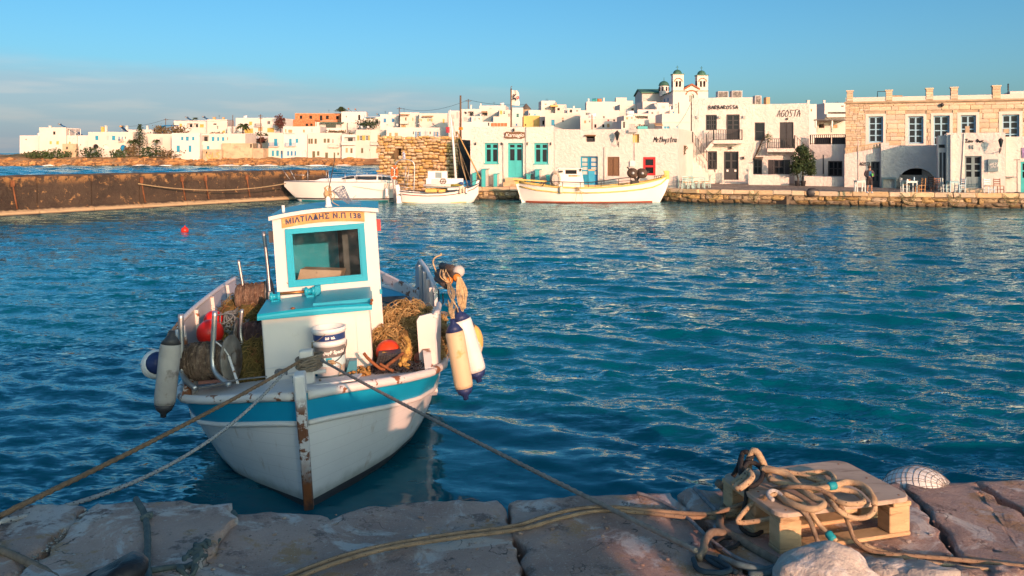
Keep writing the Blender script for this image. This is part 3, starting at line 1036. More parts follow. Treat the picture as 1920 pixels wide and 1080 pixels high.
def wall_mesh(f,u0,u1,z0,z1,holes,D,wob=0.0,cut=1e9,dep=0.16,top_wob=0.0,back=True):
 m = MB()
 us,zs = {u0,u1},{z0,z1}
 for h in holes:
  us.update(h[:2]); zs.update(h[2:4])
 def fill(vals):
  vals = sorted(vals); out = []
  for a,b in zip(vals,vals[1:]):
   n = max(1,int((b - a)/cut))
   out += [a + (b - a)*k/n for k in range(n)]
  return out + [vals[-1]]
 us,zs = fill(us),fill(zs)
 def q(u,z,o=0.0):
  p = f.pt(u,z,o)
  if wob:
   p = p + f.n*wob*noise.noise(Vector((u*1.1,z*1.1,f.A.x)))
  if top_wob and z > z1 - 1e-4:
   p.z += top_wob*noise.noise(Vector((u*.55,f.A.x,4)))
  return p
 for a,b in zip(us,us[1:]):
  for c,d in zip(zs,zs[1:]):
   mu,mz = (a + b)/2,(c + d)/2
   if any(h[0] < mu < h[1] and h[2] < mz < h[3] for h in holes):
    continue
   m.poly([q(a,c),q(b,c),q(b,d),q(a,d)])
 for h in holes:
  a,b,c,d = h[:4]
  dp = h[4] if len(h) > 4 else dep
  m.poly([q(a,c),q(a,d),f.pt(a,d,-dp),f.pt(a,c,-dp)])
  m.poly([q(b,d),q(b,c),f.pt(b,c,-dp),f.pt(b,d,-dp)])
  m.poly([q(a,d),q(b,d),f.pt(b,d,-dp),f.pt(a,d,-dp)])
  m.poly([q(b,c),q(a,c),f.pt(a,c,-dp),f.pt(b,c,-dp)])
  if len(h) > 5:      # arched head: fill the two corners
   r = (b - a)/2; uc = (a + b)/2
   rz = h[5] if h[5] is not True else r
   zc = d - rz
   n = 10
   arc = [(uc + r*math.cos(math.pi*k/n),zc + rz*math.sin(math.pi*k/n)) for k in range(n + 1)]
   for k in range(n):
    (ua,za),(ub,zb) = arc[k],arc[k + 1]
    cu = b if k < n/2 else a
    m.poly([q(ua,za,.002),q(cu,d,.002),q(ub,zb,.002)])
    m.poly([q(ub,zb,.002),f.pt(ub,zb,-dp),f.pt(ua,za,-dp),q(ua,za,.002)])
 bk = -D
 nz = len(zs)
 for k in range(nz - 1):
  m.poly([q(u0,zs[k]),q(u0,zs[k + 1]),f.pt(u0,zs[k + 1],bk),f.pt(u0,zs[k],bk)])
  m.poly([q(u1,zs[k + 1]),q(u1,zs[k]),f.pt(u1,zs[k],bk),f.pt(u1,zs[k + 1],bk)])
 for a,b in zip(us,us[1:]):
  m.poly([q(a,z1),q(b,z1),f.pt(b,z1,bk),f.pt(a,z1,bk)])
 if back:
  m.poly([f.pt(u1,z0,bk),f.pt(u0,z0,bk),f.pt(u0,z1,bk),f.pt(u1,z1,bk)])
 return m
def glazed(f,parent,r,fr,dep,nx=2,nz=2,fw=0.07,bw=0.04,pane=None,name='window',split=False,panel=0.0,tr=None):
 """a framed window or glazed door: frame with bars, every pane a mesh of its own when split"""
 u0,u1,z0,z1 = r
 m = MB()
 fw = min(fw,(u1 - u0)*.18,(z1 - z0)*.18)
 bw = min(bw,fw)
 o0,o1 = -dep + .02,-dep + .08
 f.bx(m,u0,u0 + fw,z0,z1,o0,o1); f.bx(m,u1 - fw,u1,z0,z1,o0,o1)
 f.bx(m,u0 + fw,u1 - fw,z1 - fw,z1,o0,o1); f.bx(m,u0 + fw,u1 - fw,z0,z0 + fw,o0,o1)
 iu0,iu1,iz0,iz1 = u0 + fw,u1 - fw,z0 + fw,z1 - fw
 if panel > 0:
  pz = iz0 + (iz1 - iz0)*panel
  f.bx(m,iu0,iu1,iz0,pz,o0,o1 - .025)
  f.bx(m,iu0,iu1,pz - .03,pz + .03,o1 - .02,o1 - .004)
  um = (iu0 + iu1)/2
  f.bx(m,um - .02,um + .02,iz0,pz - .03,o1 - .024,o1 - .004)
  iz0 = pz
 pus = [iu0 + (iu1 - iu0)*k/nx for k in range(nx + 1)]
 pzs = [iz0 + (iz1 - iz0)*k/nz for k in range(nz + 1)] if tr is None else [iz0 + (iz1 - iz0)*k for k in tr]
 for k in range(1,nx):
  wv = bw*(1.6 if (nx % 2 == 0 and k == nx // 2) else 1)
  f.bx(m,pus[k] - wv/2,pus[k] + wv/2,iz0,iz1,o0 + .005,o1 - .006)
 for k in range(1,len(pzs) - 1):
  f.bx(m,iu0,iu1,pzs[k] - bw/2,pzs[k] + bw/2,o0 + .008,o1 - .012)
 w = build(m,name,fr,parent)
 pane = pane or glass
 if split:
  for a,b in zip(pus,pus[1:]):
   for c,d in zip(pzs,pzs[1:]):
    mm = MB(); f.bx(mm,a,b,c,d,-dep + .002,-dep + .022)
    build(mm,'pane',pane,w)
 else:
  mm = MB(); f.bx(mm,iu0 - .01,iu1 + .01,iz0 - .01,iz1 + .01,-dep + .002,-dep + .022)
  build(mm,'pane',pane,w)
 return w
def leaves(f,parent,r,mat,dep,n=2,name='shutter'):
 """closed shutters or a boarded door: n leaves with a rebate between and slats"""
 u0,u1,z0,z1 = r
 for k in range(n):
  m = MB()
  a,b = u0 + (u1 - u0)*k/n + .012,u0 + (u1 - u0)*(k + 1)/n - .012
  f.bx(m,a,b,z0 + .01,z1 - .01,-dep + .01,-dep + .05)
  w = (b - a)*.16
  f.bx(m,a,a + w,z0 + .01,z1 - .01,-dep + .05,-dep + .075); f.bx(m,b - w,b,z0 + .01,z1 - .01,-dep + .05,-dep + .075)
  for zz in (z0 + .01,(z0 + z1)/2 - w/2,z1 - .01 - w):
   f.bx(m,a + w,b - w,zz,zz + w,-dep + .05,-dep + .073)
  build(m,name,mat,parent)
def railing(f,parent,u0,u1,z0,z1,o,mat,step=0.14,r=0.018,name='railing',dz=0.0,off_z=0.0):
 m = MB()
 n = max(2,int((u1 - u0)/step))
 P_ = lambda k,z: f.pt(u0 + (u1 - u0)*k/n,z + dz*k/n,o)
 for k in range(n + 1):
  rr = r*(1.9 if k in (0,n) else 1)
  a = P_(k,z0); b = P_(k,z1)
  m.obox(a - f.d*rr - f.n*rr,f.d*2*rr,f.n*2*rr,b - a)
 for z in (z0 + .06,z1):
  a,b = P_(0,z),P_(n,z)
  m.obox(a - f.n*.025 - Vector((0,0,.02)),b - a,f.n*.05,Vector((0,0,.04)))
 return build(m,name,mat,parent)
def side_rail(f,parent,u,z0,z1,o0,o1,mat,step=.16,r=.018):
 m = MB()
 n = max(2,int(abs(o1 - o0)/step))
 for k in range(1,n):
  p = f.pt(u,z0,o0 + (o1 - o0)*k/n)
  m.obox(p - f.d*r - f.n*r,f.d*2*r,f.n*2*r,Vector((0,0,z1 - z0)))
 for z in (z0 + .06,z1):
  m.obox(f.pt(u - .025,z - .02,min(o0,o1)),f.d*.05,f.n*abs(o1 - o0),Vector((0,0,.04)))
 return build(m,'railing',mat,parent)
CODES = {
 'b': ('leaves','blue'),'B': ('leaves','azure'),'o': ('leaves','olive'),'y': ('leaves','yellow'),'t': ('leaves','tan'),'s': ('leaves','greywash'),
 'G': ('garage','yellow'),'k': ('dark',''),'K': ('deep',''),'g': ('glass','greywash'),'w': ('glass','white_paint'),'W': ('wglass','charcoal'),
 'd': ('door','blue'),'D': ('door','charcoal'),'r': ('glass','red'),'e': ('glass','teal'),'p': ('pale','paleblue'),'z': ('open','blue'),'v': ('open','yellow'),'a': ('arch','blue'),'A': ('arch','white'),'c': ('arch','dark')}
def house(label,x0,x1,yt,Y,D,mat,feats=(),extras=(),yb=None,name='house',cat='house',tilt=None,group=None):
 Y1 = Y + (x1 - x0)*Y/F*R.uniform(-.13,.13)
 if x0 > 960:
  D = min(D,6) if x0 != 1205 else D
 f = Fac(x0,Y,x1,Y1)
 xm = (x0 + x1)/2
 zt = f.z(xm,yt)
 zb = f.z(xm,yb) if yb else min(land_z(f.A.x,f.A.y),land_z(f.B.x,f.B.y)) - .8
 t = thing(name,(f.A.x,f.A.y,zb),label,cat,group)
 holes,todo = [],[]
 for ft in feats:
  if ft[0] in CODES:
   r = f.rect(*ft[1:5])
   kind,mt = CODES[ft[0]]
   mt_ = globals().get(mt)
   dep = 0.9 if kind == 'deep' else 0.17
   r = (max(r[0],.04),min(r[1],f.L - .04),max(r[2],zb + .02),min(r[3],zt - .08))
   if r[1] - r[0] < .1 or r[3] - r[2] < .1:
    continue
   if kind == 'arch':
    holes.append(r + (0.3,True)); dep = 0.3
   else:
    holes.append(r + (dep,))
   todo.append((kind,mt_,r,dep))
 m = wall_mesh(f,0,f.L,zb,zt,holes,D,wob=0.03,cut=2.5,top_wob=0.05)
 build(m,'wall',mat,t)
 for kind,mt,r,dep in todo:
  if kind == 'leaves':
   leaves(f,t,r,mt,dep - .05,2 if r[1] - r[0] > .7 else 1)
  elif kind == 'garage':
   leaves(f,t,r,mt,dep - .03,3,'garage_door')
  elif kind in ('dark','deep'):
   mm = MB(); f.bx(mm,r[0],r[1],r[2],r[3],-dep - .02,-dep + .001)
   build(mm,'opening',dark if kind == 'dark' else greywash,t)
   if kind == 'deep':
    glazed(f,t,(r[0] + (r[1] - r[0])*.3,r[0] + (r[1] - r[0])*.75,r[2],r[2] + (r[3] - r[2])*.8),charcoal,dep - .06,2,1)
  elif kind == 'glass':
   glazed(f,t,r,mt,dep,2 if r[1] - r[0] > .6 else 1,2)
  elif kind == 'wglass':
   glazed(f,t,r,mt,dep,3,2)
  elif kind == 'pale':
   glazed(f,t,r,mt,dep,2,1,pane=azure)
  elif kind == 'door':
   glazed(f,t,r,mt,dep,2,2,panel=.55,name='door')
  elif kind == 'open':
   a,b = r[0],r[1]; w = b - a
   glazed(f,t,r,white_paint,dep,2,3)
   for s0,s1 in ((a - w*.62,a - .03),(b + .03,b + w*.62)):
    mm = MB(); f.bx(mm,s0,s1,r[2],r[3],.03,.07)
    for k in range(2):
     f.bx(mm,s0 + .06,s1 - .06,r[2] + .1 + (r[3] - r[2])*.5*k,r[2] + (r[3] - r[2])*.5*(k + 1) - .06,.07,.085)
    build(mm,'shutter',mt,t)
  elif kind == 'arch':
   mm = MB(); f.bx(mm,r[0] - .02,r[1] + .02,r[2],r[3],-dep - .02,-dep + .001)
   build(mm,'door' if mt is blue else 'opening',mt,t)
 for e in extras:
  k = e[0]
  if k == 'bal':
   u0,u1,zs,zr = f.rect(e[1],e[2],e[4],e[3])[0:2] + (f.z(xm,e[3]),f.z(xm,e[4]))
   mm = MB(); f.bx(mm,u0,u1,zs - .16,zs,-.05,1.0); build(mm,'balcony',mat,t)
   if len(e) > 5 and e[5] == 'solid':
    mm = MB(); f.bx(mm,u0,u1,zs,zr,.9,1.0); f.bx(mm,u0,u0 + .1,zs,zr,-.02,.899); f.bx(mm,u1 - .1,u1,zs,zr,-.02,.899)
    build(mm,'parapet',mat,t)
   else:
    railing(f,t,u0 + .05,u1 - .05,zs,zr,.93,e[5] if len(e) > 5 else darkmetal,.22,.02)
    side_rail(f,t,u0 + .05,zs,zr,0.02,.9,e[5] if len(e) > 5 else darkmetal,.3)
  elif k == 'chim':
   u0,u1 = f.u(e[1]),f.u(e[2]); za = f.z(xm,e[3]); w = max(.25,u1 - u0)
   cm_ = e[4] if len(e) > 4 else mat
   mm = MB(); f.bx(mm,u0,u0 + w,zt - .05,za,-1.2 - w,-1.2); f.bx(mm,u0 - .05,u0 + w + .05,za,za + .08,-1.25 - w,-1.15)
   build(mm,'chimney',cm_,t)
  elif k == 'sol':
   u0,u1,za = f.u(e[1]),f.u(e[2]),f.z(xm,e[3]); w = max(1.0,u1 - u0); hh = max(.9,za - zt)
   mm = MB()
   mm.obox(f.pt(u0 + .35,zt + hh*.8,-1.6),f.d*(w - .35) + Vector((0,0,-hh*.75)),-f.n*1.5,f.d*(hh*.06) + Vector((0,0,.07)))
   p = build(mm,'solar_panel',panelblue,t)
   mm = MB()
   for uu in (.35,w):
    mm.tube([f.pt(u0 + uu,zt,-2.2),f.pt(u0 + uu*(.98),zt + (hh*.82 if uu < .5 else .1),-2.2)],.03,5)
   build(mm,'stand',steel,t)
   mm = MB()
   mm.tube([f.pt(u0 + .25,zt + hh*.95,-1.5),f.pt(u0 + .25,zt + hh*.95,-3.0)],.24,10)
   build(mm,'water_tank',e[4] if len(e) > 4 else steel,t)
  elif k == 'tank':
   mm = MB(); c = f.pt(f.u(e[1]),zt + .45,-2)
   mm.tube([c - f.d*.5,c + f.d*.5],.36,10); f.bx(mm,f.u(e[1]) - .4,f.u(e[1]) + .4,zt - .02,zt + .15,-2.2,-1.8)
   build(mm,'water_tank',e[2] if len(e) > 2 else white_paint,t)
  elif k == 'dish':
   mm = MB(); c = f.pt(f.u(e[1]),zt + .7,-1.0)
   mm.lathe([(.02,0),(.2,.03),(.36,.1),(.37,.12),(.2,.06),(.02,.04)],c,12,Matrix.Rotation(rad(60),3,'X') @ Matrix.Rotation(rad(30),3,'Y'))
   mm.tube([f.pt(f.u(e[1]),zt - .02,-1.0),c],.03,5)
   build(mm,'satellite_dish',greywash,t)
  elif k == 'ant':
   mm = MB(); b0 = f.pt(f.u(e[1]),zt - .02,-1.5); tp = f.z(xm,e[2])
   mm.tube([b0,b0 + Vector((0,0,tp - zt))],.025,5)
   for q in range(4):
    zz = tp - .1 - .16*q
    mm.tube([b0 + Vector((-.35 + .04*q,0,zz - zt)),b0 + Vector((.35 - .04*q,0,zz - zt))],.012,4)
   build(mm,'aerial',darkmetal,t)
  elif k == 'per':      # pergola: posts and a slatted or solid top
   u0,u1,za,zb2 = f.u(e[1]),f.u(e[2]),f.z(xm,e[3]),f.z(xm,e[4])
   o1 = e[6] if len(e) > 6 else 2.0
   mm = MB(); f.bx(mm,u0,u1,za - .12,za,.02,o1)
   build(mm,'pergola_roof',e[5],t)
   mm = MB()
   for uu in (u0 + .1,(u0 + u1)/2,u1 - .22):
    f.bx(mm,uu,uu + .12,zb2,za - .12,o1 - .2,o1 - .08)
   build(mm,'post',white_paint,t)
  elif k == 'box':      # a lower or higher block built on to the house
   u0,u1,zz0,zz1 = f.rect(e[1],e[2],e[4],e[3])[0:2] + (f.z(xm,e[4]),f.z(xm,e[3]))
   o1 = e[6] if len(e) > 6 else 0.0
   mm = MB(); f.bx(mm,u0,u1,zz0,zz1,min(o1 - 3.5,-.5),o1)
   build(mm,'wall',e[5],t)
  elif k == 'cor':      # string course or cornice
   mm = MB(); zz = f.z(xm,e[1]); f.bx(mm,-.06,f.L + .06,zz - .08,zz + .08,-.02,.09)
   build(mm,'cornice',e[2],t)
  elif k == 'awn':
   u0,u1,za = f.u(e[1]),f.u(e[2]),f.z(xm,e[3])
   mm = MB(); mm.obox(f.pt(u0,za,.02),f.d*(u1 - u0),f.n*1.2 + Vector((0,0,-.3)),Vector((0,0,.08)))
   build(mm,'awning',e[4],t)
 return t,f,zt,zb
W,W2,W3 = white,white2,white3
# --- the western shore, far across the water
house('long low white annexe at the far left end of the shore',37,73,254,246,9,W,[('g',47,50,260,263)],[('tank',66)])
house('two-storey white house with yellow ground-floor shutters, farthest left of the big houses',73.5,124,239,242,10,W2,
 [('k',99.5,104,246.5,252.5),('y',93,97,264.5,270.5),('y',105.5,110.5,264.5,271)],[('chim',88,92,236),('sol',104,117,232)])
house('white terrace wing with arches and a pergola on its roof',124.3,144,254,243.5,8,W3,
 [('A',130,134,259,270),('A',136,140.5,259,270),('y',129,132,266,271)],[('per',125,148,241,254,white_paint,-1.0),('sol',136,145,249)])
house('brown rubble-stone yard wall in front of the white terrace wing',117,143,269.5,239.5,1.2,tan_wall,[('k',124,127,275,280)],name='yard_wall',cat='wall')
house('blank white house between the stone yard wall and the house with arches',144.5,165,254,244,9,W,[('g',150,152,270,273)])
house('broad white house with two ground-floor arches and blue shutters',165.3,249,247.5,240.5,10,W2,
 [('B',178.5,184.5,254.3,262.8),('s',200,204,254.3,263),('B',210,216,254.5,263),('b',222,224.5,256,264.5),('b',228.2,230,256,261),('g',234,236,256,261),
 ('c',174,184.5,270,278.5),('A',193,204,270.5,279),('a',225,236,271.5,283)],
 [('chim',185,190,238,yellow),('chim',192,195.5,236),('sol',218,230,236,tan),('bal',225,234,264.5,261)])
house('low white house with a flat roof behind the conical pine',235,297,243,262,9,W,[('y',276,279,248,252),('k',281,283,247,250)],[('chim',232,235.5,236),('chim',271,274,236)])
house('plain white house with a faint doorway, right of the conical pine',262,330.5,251,243,9,W2,[('s',273,277.5,257,268),('s',299,305,258,272)],[])
house('white house with blue shutters on two floors above the rocky shore',322,374.5,249.5,236.5,9,W,
 [('B',339.5,344,256.3,263),('B',348.5,354,256,264),('B',360,364.5,256.3,263.3),('B',331,337.2,272.7,285),('B',353.5,359,272.7,285)],[])
house('white house with a shaded upper terrace and four small blue windows',374.8,460,250.5,238.5,9,W2,
 [('K',376.5,391,254,264.8),('B',396.8,402.2,256.5,264.7),('B',407,411,257,264.3),('B',416,420.5,257,264.3),('g',426,427.5,257,263),('B',387.5,393,273.7,280),('A',379,382.5,272,281)],[])
house('white upper house with a dark three-bay porch, on the rise behind the blue-shuttered ones',326,388,226,272,10,W,
 [('y',336.5,341,232,238.5),('K',350.5,361,231.5,238.8),('K',362.5,371.5,231.5,238.8),('y',374.5,382,233,239)],[('sol',342,353,219),('sol',374,387,218)])
house('taller white block with two chimneys beside the three-bay porch',388.3,426,224,269,10,W2,[('k',400,406,231.5,234),('g',407,409,236,242),('y',417,422,245,249)],[('chim',397,402,219.5,tan),('chim',415,419,220,tan),('ant',409,215)])
house('small white garden building between two power poles',426.2,441,237,266,6,W,[('s',431,434,241,247)])
house('white hilltop villa with two wide garage doors and a palm in front',442,524,221,268,11,W,
 [('y',467,472.5,228,234.8),('g',501,506.3,227,232.8),('K',516.5,522,225.8,234),('G',458.5,474.5,241,249.8),('G',501,514,240,248),('t',484,492,239,246)],
 [('bal',480,493,236.5,232),('cor',238.5,W),('tank',455),('ant',484,215)])
house('tall ruined building of bare pale stone, behind the graffiti wall',416,474,268.5,237,7,tan_wall,[('k',474 - 5,474 - 2,270,277)],name='stone_ruin',cat='ruin')
house('lower pale stone ruin stepping down at the right of the tall one',474.3,494,278,237.6,6,tan_wall,[],name='stone_ruin',cat='ruin')
gt,gf,gz,_ = house('low stone wall with yellow painted scrawl on the shore',380,415.7,280,236.2,5,tan_wall,[('k',386,388.5,284,289)],name='stone_ruin',cat='ruin')
house('dark shed with a flat roof between the stone ruin and the blue doors',476,503,255,252,8,greywash,[('K',480,501,259,268)],[('awn',470,503,258,W)])
house('narrow white house with a blue balcony door, first from the left in the waterfront row',503.2,531,249,241,9,W2,
 [('B',513.8,519.8,260,273.5),('B',509.3,513.8,282,292.7),('B',517.8,522.8,282,292.7),('d',526.5,530,282.5,296.5)],[('bal',505.5,524,274,267.5,blue)])
house('white waterfront house with three small blue windows and an arched doorway',531.3,577,252,240.4,9,W,
 [('B',542,547,260,273.5),('B',554,559.2,260,268),('b',538.4,542,283.3,292),('b',545,548.8,283.3,292),('b',552,555.2,283.3,292),('A',567,574.8,282,296.5)],
 [('bal',535.5,555.5,273.5,268,blue),('chim',531.4,533.4,248)])
house('cream waterfront house with olive shutters and a small balcony',577.3,640.5,249,240,9,W2,
 [('o',570 + 8,575 + 6.8,260,269.6),('o',582.5,586.5,260,269.6),('o',589.6,594,260,269.6),('o',606.9,611.2,260,267.6),('o',613.4,618,260,267.6),('k',623.5,625,261,268),
 ('o',585.5,590.8,283.5,297),('o',594.4,598.8,283.5,292),('o',609.6,615,286,298),('o',625.5,628.5,286,297.5),('o',632.5,635.5,286,291)],
 [('bal',617,636,275.5,269.5,W)])
house('blank white upper house with tan shutters above the waterfront row',531,600,237,256,9,W,[('t',534.5,537,242,249),('t',540.5,548,243,249),('t',568,571.5,243,248.5),('s',583,586.5,241,248)])
house('rough stone garden wall at the foot of the cream waterfront house',593,633,298.8,237.4,1.0,tan_wall,[],name='garden_wall',cat='wall')
house('low stone garden wall below the three small blue windows',528,577,301,237.2,1.0,tan_wall,[],name='garden_wall',cat='wall')
house('unplastered red brick house with black window holes on the hilltop',553,646,212,300,12,brick_mat,
 [('k',562,567,216.7,222.8),('k',580,585.2,216.7,222.8),('k',599.5,604.5,216.3,227),('k',611,616.5,216.7,223.5),('k',630,634.8,217.5,223.8)],
 [('cor',212.6,concrete),('cor',226.5,concrete),('ant',616,205)])
house('lower brick storey with two dark openings below the red brick house',547.5,590,224,294,9,brick_mat,[('k',573,577.8,231.7,236.4),('k',581.8,586,231.7,236)])
house('white upper house with a green-roofed terrace below the brick house',591,650,229,280,8,W2,[('K',598,640,232,240)],[('awn',600,645,229.5,greenroof),('box',589,640,240,249,W,1.5)])
house('rounded white house with a small arched window, right of the brick house',640,687,209.5,296,10,W,[('k',648.5,650,217,220),('c',671.5,675.5,215,225),('p',682,684,216,223)],[('sol',651,659,203,terracotta),('sol',664,668,204,terracotta)])
house('white house with a blue timber pergola on the crest of the hill',686,714,219,288,8,W3,[('K',700,709,223,232)],[('per',686,706,220,232,blue,1.5),('sol',703,712,213)])
house('white house with a long balcony balustrade, left end above the yacht',640.8,667,252,238.8,10,W,
 [('K',646,666,257,265),('t',648,652.2,277.5,286.3),('o',656.8,661,278,287),('G',651,660.5,294.5,305)],[('bal',640.8,666.5,271,265,W)])
house('white house with two pairs of yellow-shuttered windows, above the stern of the yacht',667.3,694,243,239.4,10,W2,
 [('v',673.5,679,254,263.2),('v',685.5,690.5,254,263.2),('o',677,681,277.7,287),('g',692,693.5,279.5,283)],[('dish',688),('dish',676)])
house('pale house with one tan shuttered window and a balcony beside the stone ruin',694.3,724,243.5,239,10,W2,
 [('t',708,714.3,253,263),('t',705,710,278,287)],[('bal',696,712,271,265,W)])
house('white house with grey-blue window shutters and a shaded side, on the slope',713,750,214.5,255,9,W,
 [('b',719,724,222,229.8),('b',734.3,739.3,222,229)],[('tank',731),('ant',722,207)])
house('cream house with a tan balcony and one narrow window under a power line',750.3,786,211,250,10,W2,
 [('o',759.5,762.3,220,226.5),('t',773,775,220.5,226.5),('t',752,761,234,239)],[('bal',750.5,767,231.5,226.5,'solid'),('awn',750.5,768,214.5,tan),('ant',757,202)])
house('cream house with tan awning over shuttered windows, left of the stacked white houses',786.3,839,212.5,247,10,W2,
 [('v',785.5 + 1.5,788 + 1.5,222.8,227.5),('v',804,808,222.5,227.8),('y',830,833.5,223,231)],[('awn',792,813,217.3,tan)])
house('long white house with two pairs of open blue shutters above the stone ruin',724.5,841,239,233,10,W,
 [('t',729.7,734,249,257),('t',740,746,248.8,258.5),('g',774,776.4,246.3,252),('z',781.5,786,246.5,257.5),('g',805,808,246.5,252),('z',815.5,819.5,247,256)],
 [('sol',782,790,231),('sol',810,819,231),('dish',744),('dish',701 + 24)])
house('white house stacked high behind the wooden mast, with grey shutters',841,862,207.5,228,9,W,[('s',847.5,851.5,215,223),('s',855.5,859,210,222),('s',845.5,851,228,236)],[])
house('white house with small grey windows behind the mast of the striped boat',851,882,237,158,9,W,[('o',854,857,247,255),('g',867,873,247,255),('k',877.5,881,246,254),('o',864,869,279,288.5)])
# --- the old town climbing behind the waterfront
house('white house with two deep dark loggias, left of the flag',862.3,904,204.5,196,9,W,
 [('K',877,888,209,217.5),('K',870,875,209.5,214),('s',869.5,875,220,227)],[('chim',881,883.5,197)])
house('white house with a roof terrace and a wooden lean-to, left of the flagpole',904,937,204.5,188,9,W2,[('K',904.6,914,209,217)],[('awn',903,914,209,tan)])
house('long white house crowning the left skyline of the old town',899,948,198,218,9,W,[('s',917,922,203,205)],[('chim',899.5,901.5,194),('ant',925,190),('tank',940)])
house('white house with a yellow wooden door by the flagpole',936,961,206,180,9,W2,[('y',937.5,942,207.5,214.5),('w',943,947.5,208,214.5),('g',953,955.5,213,220)])
house('low white house with a grey side, just above the left part of the first taverna',866,926,228.5,132,8,W,[('k',915,917.5,228 + 2,236)])
house('white house with a shaded left wall beside the terracotta pots',925,960,218.5,142,8,W2,[('t',927,928.5,217 + 3,221)])
house('white house with one turquoise shuttered window, right of the flagpole',960.3,981,202,152,8,W,[('e',968,973,213,220),('b',967,970,231.7,236)])
house('ochre yellow house wall among the white houses',982,1012.5,217,140,8,ochre,[('k',984,986.5,232.5,236),('k',994.5,995.3,228,230),('k',1001,1001.8,228,230)])
house('white house with a pale blue window above the ochre wall',991,1015,206.5,170,8,W,[('p',1000.5,1005.5,213,218),('k',985 + 7,986.5 + 7.5,212.5,216)])
house('tall white house with four small dark windows on the skyline',1015,1041,189,205,10,W,[('g',1021,1025,194.3,197),('g',1021,1025,201.8,205.7),('g',1033,1037.8,202,208)],[('ant',1027,184)])
house('white house with a curved window joined to the tall skyline house',1041.2,1062,196.2,203,10,W2,[('k',1045,1049.5,202.5,207)],[('box',1032,1046,197,200,ochre,.6),('chim',1042,1044.5,192.5,tan)])
house('broad blank white house with a single bright blue door',1022.5,1090,212,136,9,W2,
 [('B',1033.5,1040,224.2,235.6),('t',1053.3,1057,220.7,223.7),('k',1054,1057,225.2,228.4)],[('dish',1060)])
house('grey-sided low house tucked left of the broad blank one',1013,1022,219,139,7,greywash,[('k',1017,1021,226,234)])
house('long blank white house with chimneys and an orange finial, on the skyline',1099.5,1163,190.8,186,10,W,
 [('A',1148,1152,200,206),('A',1153.5,1157.5,200,206)],[('chim',1103,1105.5,185),('chim',1132,1134.5,183.5),('tank',1125,terracotta),('tank',1116,teal),('ant',1117,183)])
house('white house with many small windows and two tan shutters, lower middle of the old town',1088.3,1162,207,128,9,W,
 [('g',1097.5,1106.3,211,216.2),('g',1130.3,1134,217.5,222.5),('g',1149,1153.7,220.7,228.2),('r',1139,1142,224,227.2),('k',1114.3,1118.2,233,239.5),('k',1129.2,1133.2,233,239),('t',1138,1143,232,239),('t',1149,1153,233,239)],
 [('cor',222.5,W)])
house('cream stone block with a small tower room on the skyline',1155,1187,189,192,8,W2,[],[('box',1155,1175,183,190,W2,0)])
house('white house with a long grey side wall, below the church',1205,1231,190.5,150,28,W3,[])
house('white cube house at the foot of the church',1231.3,1254,192.5,146,9,W,[('s',1240,1246.5,198,203.5)],[('per',1254,1261,196,205,W,-.5)])
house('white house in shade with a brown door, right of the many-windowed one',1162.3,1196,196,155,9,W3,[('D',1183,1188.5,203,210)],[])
house('white house with a low dark porch in the gap below the church',1187,1217,213,124,8,W,[('K',1191,1215,217.5,222.5),('t',1180 + 8,1183 + 8,223,230)],[('cor',214.5,W)])
house('crooked whitewashed wall with a brown gate above the lamp',1165,1208,227,112,5,W3,[('s',1178.5,1191,232,240),('D',1168,1172,219 + 9,240)])
house('white terrace with stepped walls below the church square',1195.5,1272,205.5,138,9,W,[],[('dish',1232)])
house('white house with pale blue glazing just above the last taverna roof',1241.5,1297,213,116,9,W,
 [('p',1244.3,1256,236,242),('p',1268,1272,236,242)],[('cor',228,W),('awn',1226,1240.5,232,tan)])
house('small white house with a grey gable, left of the pale blue glazing',1216,1241,218,126,8,W3,[('g',1229,1231,226,232),('K',1227.5,1239.5,234.5,242)])
house('white house behind the two-storey bars with two roof pipes',1516,1531,195,96,9,W,[('t',1520,1522.5,204,209)],[('chim',1522,1525,188)])
house('white house with a planted terrace, between the bars and the stone warehouse',1546,1590,193,118,10,W,[('K',1552,1588,210,218),('k',1577,1582,198,200)],[('chim',1549,1552,188),('ant',1577,189),('bal',1546,1590,218,214,'solid')])
house('white house with a dark slatted pergola above the terrace railing',1529,1586,224,98,8,W2,[('t',1559,1570,234,240),('K',1535,1546,232,240)],[('per',1519,1582,225,240,charcoal,2.2)])
house('small white house with a dark doorway, left of the long blank skyline house',1064,1089,203,150,6,W,[('K',1068,1073,205.5,211),('g',1080,1084,206,209.5)],[('chim',1076,1078,199)])
house('little white house with a brown shutter between the lantern and the church',1170,1190,217,120,5,W2,[('t',1174,1177.5,219.5,224),('g',1183,1186,219.5,223)],[('tank',1187)])
house('white stepped house with two grey windows below the cube house',1216,1240,206.5,134,5,W,[('g',1221,1225,210,214),('s',1231,1235.5,209,216)],[('chim',1237,1239,202)])
house('small white house with a blue shutter against the church terrace',1256,1276,206.8,137,5,W2,[('b',1261,1264.5,209,212.5)],[('dish',1270)])
house('white house with a narrow grey shutter behind the low grey-sided one',884,904,218,160,6,W,[('s',889,892,221,226.5),('g',897,900,221,224.5)],[('chim',901,903,213.5)])
house('small blank white house with one tan window, over the roof between the two tavernas',1090,1113,222,118,5,W3,[('t',1095,1099,226,231),('g',1104,1107,226,229.5)],[('tank',1110)])
m = MB()
for pts in ([(392,286),(388,288),(389,296),(395,297),(395,291),(391,291)],[(399,286),(398,296),(404,297)],[(412,285),(406,288),(411,292),(408,297),(404,295)]):
 m.tube(smooth_path([gf.pt(gf.u(a),gf.z(a,b),.05) for a,b in pts],4),.09,5)
build(m,'graffiti',yellow,gt)
